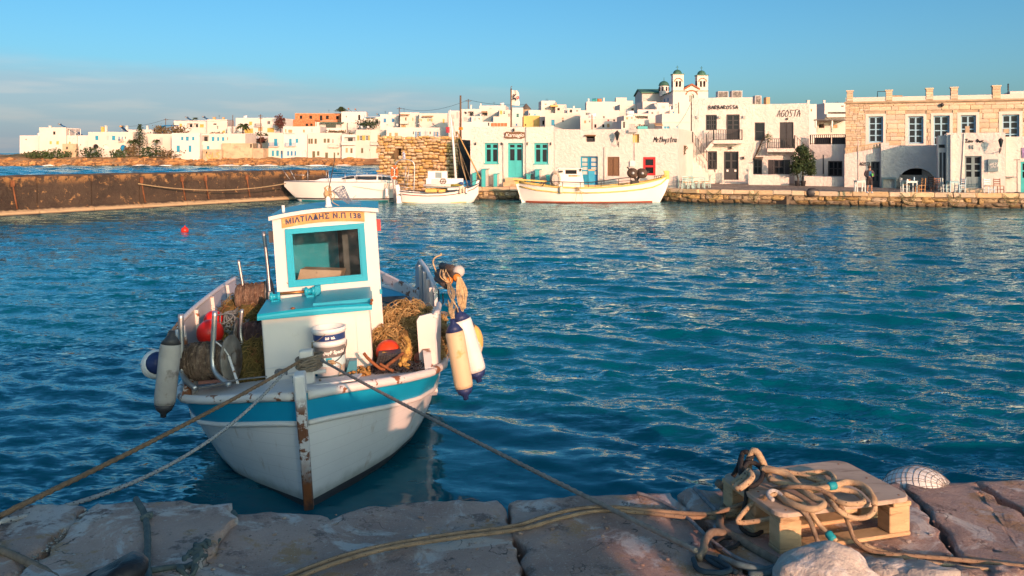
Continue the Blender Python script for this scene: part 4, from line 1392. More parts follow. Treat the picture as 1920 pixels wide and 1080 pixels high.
def windmill():
 Y = 178; X = X_(986.5,Y)
 t = thing('windmill',(X,Y,6),'round windmill with a dark conical thatched cap on the skyline','windmill')
 m = MB(); m.lathe([(1.0,6),(.85,Z_(204.5,Y))],(X,Y,0),20); build(m,'tower',tan_wall,t)
 m = MB(); m.lathe([(1.02,Z_(205,Y)),(1.0,Z_(204,Y)),(.05,Z_(194,Y))],(X,Y,0),20)
 build(m,'cap',mk('thatch',(0.10,0.085,0.075),0.9,0.2,4),t)
windmill()
f = Fac(920,126,951,126)
t = thing('block_ledge',f.A,'row of hollow terracotta blocks on a flat roof beside the flagpole','ledge')
for k in range(5):
 m = MB(); u = f.L*k/5
 f.bx(m,u + .02,u + f.L/5 - .02,Z_(237,126),Z_(230.5,126),-.4,0)
 build(m,'terracotta_block',terracotta,t)
# --- lettering
STROKES = {
 'A': [[(0,0),(.45,1),(.8,0)],[(.15,.38),(.95,.42)]],'G': [[(.8,.85),(.45,1),(.08,.6),(.2,.08),(.65,.05),(.8,.45),(.45,.45)]],
 'O': [[(.45,1),(.08,.6),(.2,.06),(.6,.05),(.85,.5),(.45,1)]],'S': [[(.75,.9),(.35,1),(.2,.7),(.6,.42),(.65,.1),(.1,.02)]],
 'T': [[(-.1,.92),(1.2,1.05)],[(.55,.98),(.4,0)]],'M': [[(0,0),(.2,.95),(.5,.35),(.85,1),(.95,0)]],
 'e': [[(.1,.3),(.6,.38),(.45,.6),(.15,.5),(.1,.15),(.4,0),(.7,.15)]],'t': [[(.35,1),(.25,.1),(.5,0)],[(0,.66),(.7,.7)]],
 'h': [[(.15,1.05),(.1,0)],[(.1,.4),(.4,.58),(.55,.4),(.6,0)]],'y': [[(.05,.6),(.2,.2),(.5,.2),(.6,.6),(.5,-.2),(.1,-.4)]],
 's': [[(.55,.58),(.2,.55),(.45,.28),(.35,.02),(.0,.05)]],'r': [[(.1,.6),(.12,0)],[(.12,.4),(.35,.6),(.6,.52)]],
 'a': [[(.6,.55),(.2,.55),(.08,.2),(.3,0),(.6,.3),(.62,.58),(.65,.08),(.8,0)]],'K': [[(.15,1),(.05,0)],[(.85,1),(.1,.45),(.5,.3),(.95,-.05)]],
 'n': [[(.08,.58),(.1,0)],[(.1,.35),(.35,.58),(.55,.4),(.6,0)]],'g': [[(.6,.55),(.2,.55),(.1,.2),(.4,.1),(.6,.4),(.55,-.3),(.15,-.35)]],
 'i': [[(.2,.58),(.22,.02),(.4,.05)],[(.24,.85),(.26,.9)]],'o': [[(.4,.58),(.1,.35),(.2,.03),(.5,.05),(.6,.4),(.4,.58)]],
 'Σ': [[(.85,.9),(.1,1),(.5,.52),(.05,.02),(.9,.05)]],'α': [[(.7,.58),(.4,.05),(.1,.1),(.15,.5),(.45,.5),(.7,0)]],
 'ν': [[(.05,.58),(.3,0),(.6,.58)]],'Φ': [[(.5,1.05),(.45,-.1)],[(.45,.8),(.1,.6),(.2,.25),(.6,.25),(.9,.55),(.5,.82)]],
 'ω': [[(.1,.5),(.05,.1),(.25,.0),(.4,.4),(.55,0),(.8,.15),(.75,.55)]],'ς': [[(.6,.5),(.2,.5),(.1,.2),(.5,.05),(.4,-.2)]],
 'H': [[(.05,1),(.05,0)],[(.75,1),(.75,0)],[(.05,.5),(.75,.5)]],'B': [[(.1,1),(.08,0),(.6,.08),(.65,.4),(.12,.52),(.55,.62),(.5,.95),(.1,1)]],
 'R': [[(.1,0),(.1,1),(.55,.95),(.6,.6),(.12,.5),(.7,0)]],'P': [[(.1,0),(.1,1),(.6,.95),(.6,.55),(.12,.48)]],'L': [[(.1,1),(.08,.02),(.6,.05)]],'E': [[(.6,1),(.1,.98),(.08,.02),(.6,.04)],[(.1,.5),(.5,.52)]],'I': [[(.2,1),(.2,0)]],'C': [[(.7,.9),(.3,1),(.08,.5),(.3,.02),(.7,.1)]],'D': [[(.1,1),(.08,0),(.6,.15),(.7,.6),(.1,1)]],'N': [[(.05,0),(.08,1),(.65,0),(.7,1)]],' ': []}
def scribble(text,o,ex,ey,r,adv=0.92,bold=None):
 """hand lettering in strokes; ex, ey: vectors of one letter's width and height"""
 m = MB(); o,ex,ey = Vector(o),Vector(ex),Vector(ey)
 n = ex.cross(ey).normalized()*0.002
 x = 0
 for ch in text:
  for st in STROKES[ch]:
   pts = smooth_path([o + ex*(x + a) + ey*b + n for a,b in st],3) if len(st) > 2 else [o + ex*(x + a) + ey*b + n for a,b in st]
   m.tube(pts,r,5)
  x += adv*(.7 if ch in 'ir ' else .85 if ch == 't' else 1)
 return m
def font_text(body,M,size,mat,name='lettering',parent=None,shear=0.0,extrude=0.004,bold=0.0,align='CENTER',space=1.0):
 cu = bpy.data.curves.new(name,'FONT')
 cu.body = body; cu.size = size; cu.shear = shear; cu.extrude = extrude; cu.offset = bold
 cu.align_x = align; cu.align_y = 'CENTER'; cu.space_character = space; cu.resolution_u = 3
 cu.materials.append(mat)
 tmp = bpy.data.objects.new('lettering_tmp',cu)
 me = bpy.data.meshes.new_from_object(tmp)
 bpy.data.objects.remove(tmp)
 me.name = name
 o = bpy.data.objects.new(name,me)
 COL.objects.link(o)
 o.matrix_basis = M
 attach(o,parent)
 return o
def fmat(f,px,py,off,tilt=0.0):
 """matrix putting +x along the facade, +y up, +z out of the wall"""
 u = f.u(px); p = f.pt(u,f.z(px,py),off)
 M = Matrix.Identity(4)
 cx,cy = math.cos(tilt),math.sin(tilt)
 ax = f.d*cx + Vector((0,0,cy)); ay = -f.d*cy + Vector((0,0,cx))
 for j in range(3):
  M[j][0],M[j][1],M[j][2],M[j][3] = ax[j],ay[j],f.n[j],p[j]
 return M
def wall_lamp(f,px,py,out,h,label,cat='lamp',parent=None):
 """lantern on a curled bracket; px, py: lantern's middle"""
 p = f.pt(f.u(px),f.z(px,py),out)
 t = thing('wall_lantern',p,label,cat)
 m = MB(); w = h*.26
 m.lathe([(w*.35,-h*.5),(w,h*.15),(w*1.15,h*.18),(w*.6,h*.36),(w*.2,h*.42),(w*.12,h*.5)],p,6,smooth=False)
 build(m,'lantern_frame',darkmetal,t)
 m = MB(); m.lathe([(w*.4,-h*.42),(w*.98,h*.13)],p + f.n*.012,6,smooth=False)
 build(m,'lantern_glass',glass,t)
 m = MB(); b = f.pt(f.u(px),f.z(px,py),0)
 m.tube(smooth_path([b - Vector((0,0,h*.9)),b + f.n*out*.5 - Vector((0,0,h*.95)),p - Vector((0,0,h*.75)),p - Vector((0,0,h*.5))],5),.025,6)
 m.tube([b - Vector((0,0,h*1.15)),b - Vector((0,0,h*.6))],.03,6)
 build(m,'bracket',darkmetal,t)
 return t
# --- ruined stone building
ruin_stone = mk('ruin_stone',(0.56,0.38,0.18),0.9,0.16,1.6,(0.62,0.47,0.28),(0.5,0.65),2.2,0.6,7,0.04,rnd=0.17)
ruin_mortar = mk('ruin_mortar',(0.18,0.115,0.06),0.95,0.2,2,bump=0.8,bs=6,bd=.05)
dark_side = mk('dark_side_wall',(0.15,0.12,0.10),0.9,0.3,1.2,(0.17,0.14,0.12),(0.55,0.65),3.5,1.0,4,0.10)  # side wall toned darker than the front stones of the ruin
RF = Fac(711.5,74.5,859.5,72.5)
t_ruin = thing('stone_building',RF.pt(0,0),'roofless golden rubble-stone building with one small dark window, beside the harbour entrance','ruin')
hole = RF.rect(744.5,752,278,291.5)
rzt = RF.z(785,259.5)
m = wall_mesh(RF,0,RF.L,-1.5,rzt - .12,[hole + (.5,)],9,wob=.05,cut=.8)
build(m,'wall',ruin_mortar,t_ruin)
m = MB(); RF.bx(m,hole[0],hole[1],hole[2],hole[3],-.52,-.499); build(m,'window',dark,t_ruin)
m = MB(); RF.bx(m,hole[0] - .15,hole[1] + .15,hole[3],hole[3] + .16,-.1,.12); build(m,'lintel',ruin_stone,t_ruin)
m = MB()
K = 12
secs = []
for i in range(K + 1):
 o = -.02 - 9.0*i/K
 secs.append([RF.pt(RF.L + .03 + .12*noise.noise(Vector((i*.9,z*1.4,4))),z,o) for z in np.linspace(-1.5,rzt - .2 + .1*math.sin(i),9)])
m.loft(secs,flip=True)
build(m,'side_wall',dark_side,t_ruin)
rst = [stone_mesh('stone',ruin_stone,k + 50,0.2,0.07) for k in range(8)]
z,row = 0.3,0
while z < rzt - .1:
 hh = R.uniform(.20,.36)
 u = R.uniform(-.3,0)
 while u < RF.L - .1:
  L = R.uniform(.26,.70)
  uc = u + L/2
  zc = z + hh/2 + R.uniform(-.05,.05) + .05*math.sin(uc*1.7)
  if not (hole[0] - L/2 < uc < hole[1] + L/2 and hole[2] - hh/2 < zc < hole[3] + hh/2 + .16):
   L2 = min(L,RF.L - u,)
   c = RF.pt(u + L2/2,zc,.03 + R.uniform(-.03,.04))
   h2 = hh*R.uniform(.72,1.10)
   ex = RF.d*(L2 - .035) + Vector((0,0,R.uniform(-.05,.05)))
   piece(R.choice(rst),'stone',frame_mat(c,ex,RF.n*.3,Vector((0,0,h2 - .03))),t_ruin)
  u += L
 z += hh
u = 0
while u < RF.L:
 L = R.uniform(.4,.8)
 if R.random() < .75:
  piece(R.choice(rst),'stone',frame_mat(RF.pt(u + L/2,rzt + R.uniform(-.05,.1),-.25),RF.d*L*.9,RF.n*.6,Vector((0,0,R.uniform(.2,.34)))),t_ruin)
 u += L
m = MB()
for i in range(90):
 a = R.uniform(-8,1);
 p = RF.pt(R.uniform(-1.5,RF.L + 3.5),R.uniform(-.25,.15),R.uniform(.2,1.8))
 m.ball(p,R.uniform(.2,.5),6,(1.3,1,.7),.5,i)
build(m,'shore_rocks',rock_mat,label='brown rocks at the water line around the ruined stone building',kind='stuff',sm=False)
# --- first taverna
KF = Fac(882,67.6,1039,66.6)
QK = QZ - .08
t_k = thing('taverna',KF.pt(0,QZ),'low white taverna with turquoise door, two turquoise windows and a carved wooden name board','taverna')
kz = KF.z(960,238)
wl_,wr_,dr_ = KF.rect(908.5,934.5,268,306),KF.rect(1001.3,1028,268,306.5),KF.rect(952,980.8,268,333)
build(wall_mesh(KF,0,KF.L,QK,kz,[wl_ + (.28,),wr_ + (.28,),dr_ + (.3,)],9,wob=.025,cut=.7,top_wob=.06),'wall',rough_white,t_k)
for r in (wl_,wr_):
 w = glazed(KF,t_k,r,teal,.26,2,2,.13,.11,split=True,tr=(0,.76,1.0))
 m = MB(); KF.bx(m,r[0] - .06,r[1] + .06,r[2] - .09,r[2] - .002,-.1,.06); build(m,'sill',teal,w)
glazed(KF,t_k,dr_,teal,.28,2,2,.14,.12,name='door',split=True,panel=.48,tr=(0,.78,1.0))
m = MB()
KF.bx(m,KF.u(947),KF.u(984),QK,KF.z(965,341),.02,.9); KF.bx(m,KF.u(949),KF.u(982),KF.z(965,341) + .003,KF.z(965,333.2),.02,.5)
build(m,'doorstep',coping_mat,t_k)
m = MB()
for px in (944,986.3):
 m.tube([KF.pt(KF.u(px),KF.z(px,268 if px < 960 else 238),.06),KF.pt(KF.u(px),QZ,.06)],.045,6)
build(m,'drain_pipe',greywash,t_k)
m = MB()
for px in (892,941,989,1033):
 KF.bx(m,KF.u(px) - .04,KF.u(px) + .04,KF.z(px,272),KF.z(px,267),.03,.16)
build(m,'wall_spotlight',darkmetal,t_k)
for k,(px0,px1,yt,o) in enumerate(((891,898,325,1.0),(910,917.3,317,1.5),(930,936.5,326,1.0),(990.7,998,327,1.0),(1008.3,1015.8,318,1.5),(1027,1034,328,1.0))):
 m = MB(); u0,u1 = KF.u(px0),KF.u(px1); zt = KF.z(px0,yt)
 KF.bx(m,u0 + .02,u1 - .02,QK,zt - .03,.02,o); fin = build(m,'buttress',rough_white,t_k)
 m = MB(); KF.bx(m,u0,u1,QK,zt,o + .002,o + .05); KF.bx(m,u0 - .06,u1 + .06,zt + .002,zt + .05,.02,o + .10); build(m,'board',teal,fin)
SB = thing('sign_board',KF.pt(KF.u(965),KF.z(965,253),.1),'dark carved wooden board over the turquoise door with white script lettering','sign')
m = MB()
pts = [(-1,-.8),(-.5,-1),(.2,-.9),(.7,-1),(1,-.7),(.97,.2),(1,.75),(.4,1),(-.3,.86),(-.8,1),(-1,.6),(-.95,0)]
cx_,cz_ = KF.u(965.3),KF.z(965,253.3); hw,hh = (KF.u(984.5) - KF.u(946))/2,(KF.z(965,247) - KF.z(965,260))/2
a_ = [KF.pt(cx_ + hw*x,cz_ + hh*y,.06) for x,y in pts]; b_ = [p + KF.n*.07 for p in a_]
m.loft([a_,b_],closed=True,cap=True,flip=True)
build(m,'board',brownwood,SB)
font_text('Karnagio',fmat(KF,965.3,253.6,.135),.40,print_white,'lettering',SB,.25,.004,.003)
m = MB(); m.lathe([(.05,-.12),(.09,.05),(.03,.14)],KF.pt(KF.u(964),KF.z(964,244),.2),8); build(m,'lamp',darkmetal,SB)
fp = P(958.3,236,69.5)
t_f = thing('flagpole',fp,'wooden pole with a pale banner lettered Ka above the first taverna','flag')
m = MB(); m.tube([fp - Vector((0,0,.6)),P(958.3,166,69.5)],.06,8); m.tube(smooth_path([P(958.3,166,69.5),P(958.0,163,69.5),P(960.5,162,69.5)],3),.025,5)
build(m,'pole',polewood,t_f)
cloth = mk('banner_cloth',(0.72,0.66,0.58),0.8,0.05,2)
m = MB(); m.smooth = True
secs = []
for i in range(13):
 u = i/12; sec = []
 for j in range(15):
  v = j/14
  wv = 14.6 - 4.0*max(0,.35 - v)/.35*0.9 + .8*math.sin(v*9)
  p = P(959 + u*wv,169 + 28*v + u*1.0,69.5)
  p.y += .14*math.sin(u*6 + v*2.5)*u
  sec.append(p)
 secs.append(sec)
m.loft(secs)
ban = build(m,'banner',cloth,t_f)
ex = P(968,180,69.3) - P(962.5,180,69.3)
build(scribble('K',P(961.8,187.5,69.33),P(968.5,187.5,69.33) - P(961.8,187.5,69.33),P(962.2,176,69.33) - P(961.8,187.5,69.33),.035),'lettering',print_black,ban)
build(scribble('a',P(968.5,185,69.25),P(975,185,69.25) - P(968.5,185,69.25),P(968.5,178,69.25) - P(968.5,185,69.25),.03),'lettering',red,ban)
# --- second taverna
MF = Fac(1039.2,66.55,1272,63.6)
t_m = thing('taverna',MF.pt(0,QZ),'long low white taverna with a blue door, a brown shutter and a small red window','taverna')
mz = MF.z(1150,242)
vent,niche = MF.rect(1098.5,1115.5,254,266),MF.rect(1186,1198.5,251.5,267.5)
bd_,bs_,rw_ = MF.rect(1087.5,1121,293,349),MF.rect(1139,1161.5,294,330),MF.rect(1205.5,1229,294.5,329)
build(wall_mesh(MF,0,MF.L,QK - .3,mz,[vent + (.3,),niche + (.25,),bd_ + (.3,),bs_ + (.12,),rw_ + (.15,)],9,wob=.03,cut=.7,top_wob=.05),'wall',rough_white,t_m)
leaves(MF,t_m,(vent[0],vent[1],vent[2],vent[3] - .18),charcoal,.28,1,'vent')
m = MB(); MF.bx(m,vent[0] - .06,vent[1] + .06,vent[3] - .06,vent[3] + .05,-.2,.16); build(m,'lintel',brownwood,t_m)
m = MB(); MF.bx(m,niche[0],niche[1],niche[2],niche[3],-.27,-.249); build(m,'boarded_window',ochre,t_m)
glazed(MF,t_m,(bd_[0],(bd_[0] + bd_[1])/2 - .01,bd_[2],bd_[3]),azure,.26,1,4,.14,.09,pane=mk('pale_door_pane',(0.55,0.55,0.5),.3,.1),name='door',split=True,panel=.36)
glazed(MF,t_m,((bd_[0] + bd_[1])/2 + .01,bd_[1],bd_[2],bd_[3]),blue,.26,1,4,.14,.09,pane=bpy.data.materials['pale_door_pane'],name='door',split=True,panel=.36)
leaves(MF,t_m,bs_,brownwood,.12,2)
glazed(MF,t_m,rw_,red,.12,1,2,.16,.14,name='window',split=True)
m = MB(); MF.bx(m,MF.u(1182),MF.u(1190.5),MF.z(1186,312),MF.z(1186,301.5),.03,.16); build(m,'meter_box',white_paint,t_m)
m = MB()
m.tube([MF.pt(MF.u(1190),MF.z(1190,305),.05),MF.pt(MF.u(1190),MF.z(1190,243),.05)],.02,5)
m.tube([MF.pt(MF.u(1133),MF.z(1133,345),.05),MF.pt(MF.u(1133),MF.z(1133,276),.05),MF.pt(MF.u(1138),MF.z(1138,274),.05)],.025,5)
build(m,'conduit',greywash,t_m)
m = MB(); MF.bx(m,MF.u(1180),MF.u(1195.5),MF.z(1188,248.5),MF.z(1188,242.8),.03,.3); build(m,'air_conditioner',greywash,t_m)
build(scribble('Methystra',MF.pt(MF.u(1225.5),MF.z(1226,266.5),.035),MF.d*.205,Vector((0,0,.40)) + MF.d*.05,.025,1.0),'lettering',print_black,t_m)
wall_lamp(MF,1160,254,.55,.75,'dark lantern on a bracket on the white wall, casting its shadow beside it')
m = MB(); MF.bx(m,MF.u(1085),MF.u(1124),QK,QZ + .16,.03,.7); build(m,'doorstep',coping_mat,t_m)
# --- white yard wall with the magenta door, stairs and terrace furniture
YF = Fac(1272.5,66.5,1299,69)
t_y = thing('yard_wall',YF.pt(0,QZ),'white yard wall with a magenta door between the low taverna and the two-storey bar','wall')
md = YF.rect(1273.2,1277.2,291,343)
build(wall_mesh(YF,0,YF.L,QK,YF.z(1285,271),[md + (.15,)],1.0,wob=.03,cut=.7,top_wob=.2),'wall',rough_white,t_y)
leaves(YF,t_y,md,magenta,.12,1,'door')
shb = MB(); leaf_cloud(shb,YF.pt(YF.u(1275),YF.z(1275,281),.3),.25,.25,.35,90,.1,5)
o = build(shb,'hanging_plant',leaf_dry,None,'dry yellowish plant hanging over the magenta door','plant')
m = MB(); q0 = YF.pt(YF.u(1283),YF.z(1283,271),-2); m.obox(q0,YF.d*1.1,YF.n*.5,Vector((0,0,1.15)))
build(m,'cupboard',greywash,None,'grey metal cupboard standing on the yard terrace above the magenta door','cupboard')
# --- two-storey bar on the left
BF = Fac(1297.5,72.5,1411,71.3)
t_b = thing('bar',BF.pt(0,QZ),'two-storey white bar with lumpy walls, a dark balcony and outside stairs','bar')
bz = BF.z(1355,183)
b1,b2,b3,b4 = BF.rect(1323.3,1344,215.3,244),BF.rect(1362,1386.8,214.5,262),BF.rect(1357.2,1384.8,284,337.3),BF.rect(1326.5,1344.4,283.5,318)
build(wall_mesh(BF,0,BF.L,QK + .1,bz,[b1 + (.2,),b2 + (.2,),b3 + (.3,),b4 + (.25,)],10,wob=.06,cut=.5,top_wob=.08),'wall',rough_white,t_b)
glazed(BF,t_b,b1,charcoal,.18,4,3,.1,.06,split=True)
glazed(BF,t_b,b2,charcoal,.18,2,3,.12,.09,name='door',split=True,panel=.4)
glazed(BF,t_b,b3,charcoal,.28,2,2,.13,.1,name='door',split=True,panel=.38)
glazed(BF,t_b,b4,charcoal,.22,2,2,.12,.08,split=True)
for px in (1362,1377):
 m = MB(); BF.bx(m,BF.u(px) ,BF.u(px) + .16,BF.z(px,322),BF.z(px,318),-.19,-.17)
 build(m,'notice',white_paint,t_b)
zs_ = BF.z(1365,263)
m = MB(); BF.bx(m,BF.u(1338),BF.u(1391.5),zs_ - .28,zs_,-.05,1.15); build(m,'balcony',rough_white,t_b)
railing(BF,t_b,BF.u(1339),BF.u(1391),zs_,BF.z(1365,244),1.08,darkmetal,.17,.022)
side_rail(BF,t_b,BF.u(1391),zs_,BF.z(1365,244),.05,1.05,darkmetal,.2)
zl = BF.z(1312,284)
m = MB(); n = 8
for k in range(n):
 u1 = BF.u(1341) - k*.26
 zz = QZ + .1 + (zl - QZ - .1)*(k + 1)/(n + 1)
 BF.bx(m,u1 - .26 + .002,u1,QK,zz,.03,1.1)
 BF.bx(m,u1 - .26,u1 + .03,zz + .001,zz + .05,.025,1.13)
u_l = BF.u(1341) - n*.26
BF.bx(m,BF.u(1299),u_l,QK,zl,.03,1.1)
n = 7
for k in range(n):
 u0 = BF.u(1322) + (BF.u(1338) - BF.u(1322))*k/n
 zz = zl + (zs_ - zl)*(k + 1)/n
 BF.bx(m,u0,u0 + (BF.u(1338) - BF.u(1322))/n + .002,max(zl + .002,zz - .5),zz - .002,.03,1.05)
build(m,'stair',rough_white,t_b)
du = n*.26
railing(BF,t_b,BF.u(1300),BF.u(1341),zl + .05 + .7,zl + 1.6,1.06,darkmetal,.2,.022,dz=-(zl - QZ)*.92)
railing(BF,t_b,BF.u(1326),BF.u(1338),zl + .3,zl + 1.4,1.06,darkmetal,.17,.022,dz=zs_ - zl - .3)
build(scribble('BARBAROSSA',BF.pt(BF.u(1328.5),BF.z(1328,204.8),.07),BF.d*.235,Vector((0,0,.29)),.026,1.02),'lettering',print_black,t_b)
for px in (1308,1350,1395.5):
 m = MB(); BF.bx(m,BF.u(px) - .09,BF.u(px) + .09,BF.z(px,221.5),BF.z(px,217),.05,.22); build(m,'wall_lamp',greywash,t_b)
for px,y in ((1370,277),(1393.5,296)):
 m = MB(); BF.bx(m,BF.u(px) - .09,BF.u(px) + .09,BF.z(px,y + 2.5),BF.z(px,y - 2.5),.05,.24); build(m,'wall_lamp',darkmetal,t_b)
acm = mk('air_conditioner_grille',(0.11,0.105,0.10),.6,.5,3,(0.3,0.28,0.25),(.5,.6),9)
for px0,px1,y0,Yb,lab,c_ in ((1346,1366,171,74,'broad air conditioner unit on the roof of the two-storey bar, left of the taller one',t_b),(1372,1392,170,74,'taller air conditioner unit on the bar roof above its balcony door',t_b),
  (1416,1428,179,75,'narrow dark air conditioner tower between the two bars',t_b),(1436.5,1444,182,75,'small tan chimney box on the roof of the second bar',t_b)):
 m = MB(); x0,x1,z1 = X_(px0,Yb),X_(px1,Yb),Z_(y0,Yb)
 z0 = bz - .05 if px0 < 1400 else BF.z(1400,194.5)
 m.bbox(x0,x1,Yb,Yb + .8,z0,z1,.03)
 un = build(m,'air_conditioner' if px0 < 1430 else 'chimney',greywash if px0 < 1430 else tan,None,lab,'air conditioner' if px0 < 1430 else 'chimney')
 if px0 < 1430:
  m = MB(); m.box(x0 + .08,x1 - .08,Yb - .03,Yb - .004,z0 + .08,z1 - .06); build(m,'grille',acm,un)
m = MB(); BF.bx(m,BF.u(1355),BF.u(1432),QK,QZ + .22,.35,.95); BF.bx(m,BF.u(1350),BF.u(1436),QK,QZ + .12,.951,1.6)
build(m,'doorstep',rough_white,t_b)
# --- second bar
AF = Fac(1411.2,71.6,1517,70.4)
t_a = thing('bar',AF.pt(0,QZ),'two-storey white bar with a name painted in thin hand lettering and dark shutters below','bar')
az_ = AF.z(1465,195)
a1,a2,a3,a4 = AF.rect(1415,1434,229.5,264),AF.rect(1462,1487.8,229,277.8),AF.rect(1412.5,1428.8,298.5,327),AF.rect(1440,1481.5,299.5,327)
build(wall_mesh(AF,0,AF.L,QK + .1,az_,[a1 + (.2,),a2 + (.2,),a3 + (.2,),a4 + (.15,)],10,wob=.03,cut=.6,top_wob=.06),'wall',rough_white,t_a)
glazed(AF,t_a,a1,charcoal,.18,1,2,.09,.05,split=True)
leaves(AF,t_a,a2,charcoal,.17,2,'door')
glazed(AF,t_a,a3,charcoal,.18,2,2,.1,.06,split=True)
w3 = (a4[1] - a4[0])
leaves(AF,t_a,(a4[0],a4[0] + w3*.25,a4[2],a4[3]),charcoal,.1,1); leaves(AF,t_a,(a4[1] - w3*.25,a4[1],a4[2],a4[3]),charcoal,.1,1)
glazed(AF,t_a,(a4[0] + w3*.25,a4[1] - w3*.25,a4[2],a4[3]),charcoal,.14,2,2,.1,.06,split=True)
zs2 = AF.z(1465,278.5)
m = MB(); AF.bx(m,AF.u(1438.5),AF.u(1489),zs2 - .28,zs2,-.05,1.1); build(m,'balcony',rough_white,t_a)
railing(AF,t_a,AF.u(1439.5),AF.u(1488),zs2,AF.z(1465,260.5),1.02,darkmetal,.16,.022)
side_rail(AF,t_a,AF.u(1439.5),zs2,AF.z(1465,260.5),.05,1.0,darkmetal,.2)
m = MB(); n = 9
for k in range(n):
 u0 = AF.u(1489) + k*.25
 zz = zs2 - (zs2 - QZ)*(k + 1)/(n + 2)
 AF.bx(m,u0 + .002,u0 + .25,QK,zz,.03,1.05)
build(m,'stair',rough_white,t_a)
railing(AF,t_a,AF.u(1489),AF.u(1489) + n*.25,zs2 - .05,zs2 + 1.05,1.02,darkmetal,.2,.022,dz=-(zs2 - QZ)*.72)
build(scribble('AGOSTA',AF.pt(AF.u(1457),AF.z(1457,219),.035),AF.d*.29,Vector((0,0,.55)) + AF.d*.08,.021,1.05),'lettering',print_black,t_a)
m = MB(); m.lathe([(.03,-.1),(.09,.0),(.03,.1)],AF.pt(AF.u(1476),AF.z(1476,223),.12),8); build(m,'wall_lamp',darkmetal,t_a)
m = MB(); AF.bx(m,AF.u(1417),AF.u(1431),AF.z(1424,296.5),AF.z(1424,294.5),.03,.5); build(m,'canopy',brownwood,t_a)
def low_wall(px0,px1,Y0,Y1,ytop0,ytop1,label,th=.3,step=False):
 f = Fac(px0,Y0,px1,Y1)
 m = MB(); m.smooth = False
 z0,z1 = f.z(px0 + .1,ytop0),f.z(px1 - .1,ytop1)
 K = 8
 secs = []
 for k in range(K + 1):
  u = f.L*k/K; z = z0 + (z1 - z0)*k/K + .02*noise.noise(Vector((u,px0,0)))
  secs.append([f.pt(u,QK,0),f.pt(u,z - .04,0.01),f.pt(u,z,-.04),f.pt(u,z,-th + .04),f.pt(u,z - .04,-th),f.pt(u,QK,-th)])
 m.loft(secs,closed=True,cap=True)
 if step:
  f.bx(m,0,f.L*.11,z0 - .1,z0 + .85,-th,0.012)
 return build(m,'garden_wall',rough_white,None,label,'wall')
low_wall(1403.5,1479.5,68.2,67.4,327,327.5,'low white wall with a raised left end, below the dark shutters of the second bar',step=True)
low_wall(1508,1583,66.4,65.2,330,332,'low white wall between the bushy tree and the stone warehouse')
m = MB()
for k in range(7):
 a = AF.pt(AF.u(1412 + k*.6),AF.z(1412,300 - k),.12)
 b = AF.pt(AF.u(1420 + k*2.2),AF.z(1420,288 - k*5.5),.35)
 c = AF.pt(AF.u(1428 + k*3.4),AF.z(1430,280 - k*4.2),.5)
 m.tube(smooth_path([a,b,c],4),[.035,.033,.03,.028,.025,.02,.015,.012,.01],5)
bl = build(m,'climbing_branch',bark,None,'bare climbing branches with a leafy tip against the second bar','plant')
m = MB(); leaf_cloud(m,AF.pt(AF.u(1441),AF.z(1441,258),.6),.35,.2,.4,60,.1,9); build(m,'foliage',leaf,bl,kind='stuff')
tx = P(1505,338,66.6)
t_t = thing('bushy_tree',(tx.x,tx.y,QZ),'bushy dark green tree in front of the stairs of the second bar','tree')
m = MB();
for dx,dz,r in ((-.5,0,.05),(.6,.1,.05),(.05,.2,.06)):
 m.tube(smooth_path([(tx.x + dx*.5,tx.y,QZ),(tx.x + dx*.7,tx.y + .1,QZ + .7),(tx.x + dx*1.1,tx.y,QZ + 1.6)],4),r,6)
build(m,'trunk',bark,t_t)
m = MB()
for k,(px,py,rx,rz) in enumerate(((1506,290,.62,.55),(1496,305,.55,.6),(1516,303,.55,.65),(1505,312,.8,.7),(1491,318,.4,.45),(1519,318,.42,.5),(1503,281,.4,.4))):
 q = P(px,py,66.6)
 leaf_cloud(m,q,rx,.6,rz,420,.10,k + 30,.25,.3)
build(m,'crown',leaf_dark,t_t,kind='stuff')
for px,lab in ((1495,'dark plant pot under the left stem of the bushy tree'),(1506,'dark plant pot under the right stem of the bushy tree')):
 q = P(px,345,66.2)
 m = MB(); m.lathe([(.14,0),(.2,.38),(.22,.40),(.22,.44),(.17,.44),(.16,.36)],(q.x,q.y,QZ + .0),12)
 build(m,'plant_pot',charcoal,None,lab,'plant pot')
# --- terrace block between bar and warehouse
TF = Fac(1517.3,69.6,1585,67.8)
t_t2 = thing('terrace_building',TF.pt(0,QZ),'low white terrace building with a black balustrade, left of the stone warehouse','building')
tz = TF.z(1550,270.5)
d1,d2 = TF.rect(1552,1579.5,302,330.5),TF.rect(1565,1566,303,304)
build(wall_mesh(TF,0,TF.L,QK,tz,[d1 + (.2,)],6,wob=.03,cut=.6),'wall',rough_white,t_t2)
glazed(TF,t_t2,d1,charcoal,.18,3,2,.1,.08,split=True)
railing(TF,t_t2,.05,TF.L - .05,tz,TF.z(1550,252.5),-.12,darkmetal,.16,.022)
m = MB(); TF.bx(m,TF.u(1553),TF.u(1580),tz + .002,tz + .55,-1.6,-.8); TF.bx(m,TF.u(1521),TF.u(1545),tz + .002,tz + .55,-1.6,-.8)
build(m,'bench',charcoal,t_t2)
m = MB()
for k in range(5):
 TF.bx(m,TF.u(1524),TF.u(1545),QK,TF.z(1535,344 - 4.6*k),.02 + .002*k,1.3 - .25*k)
build(m,'steps',rough_white,t_t2)
m = MB(); m.tube([TF.pt(TF.u(1548),QZ + .9,.5),TF.pt(TF.u(1548),TF.z(1548,290),.5)],.05,6); build(m,'post',charcoal,t_t2)
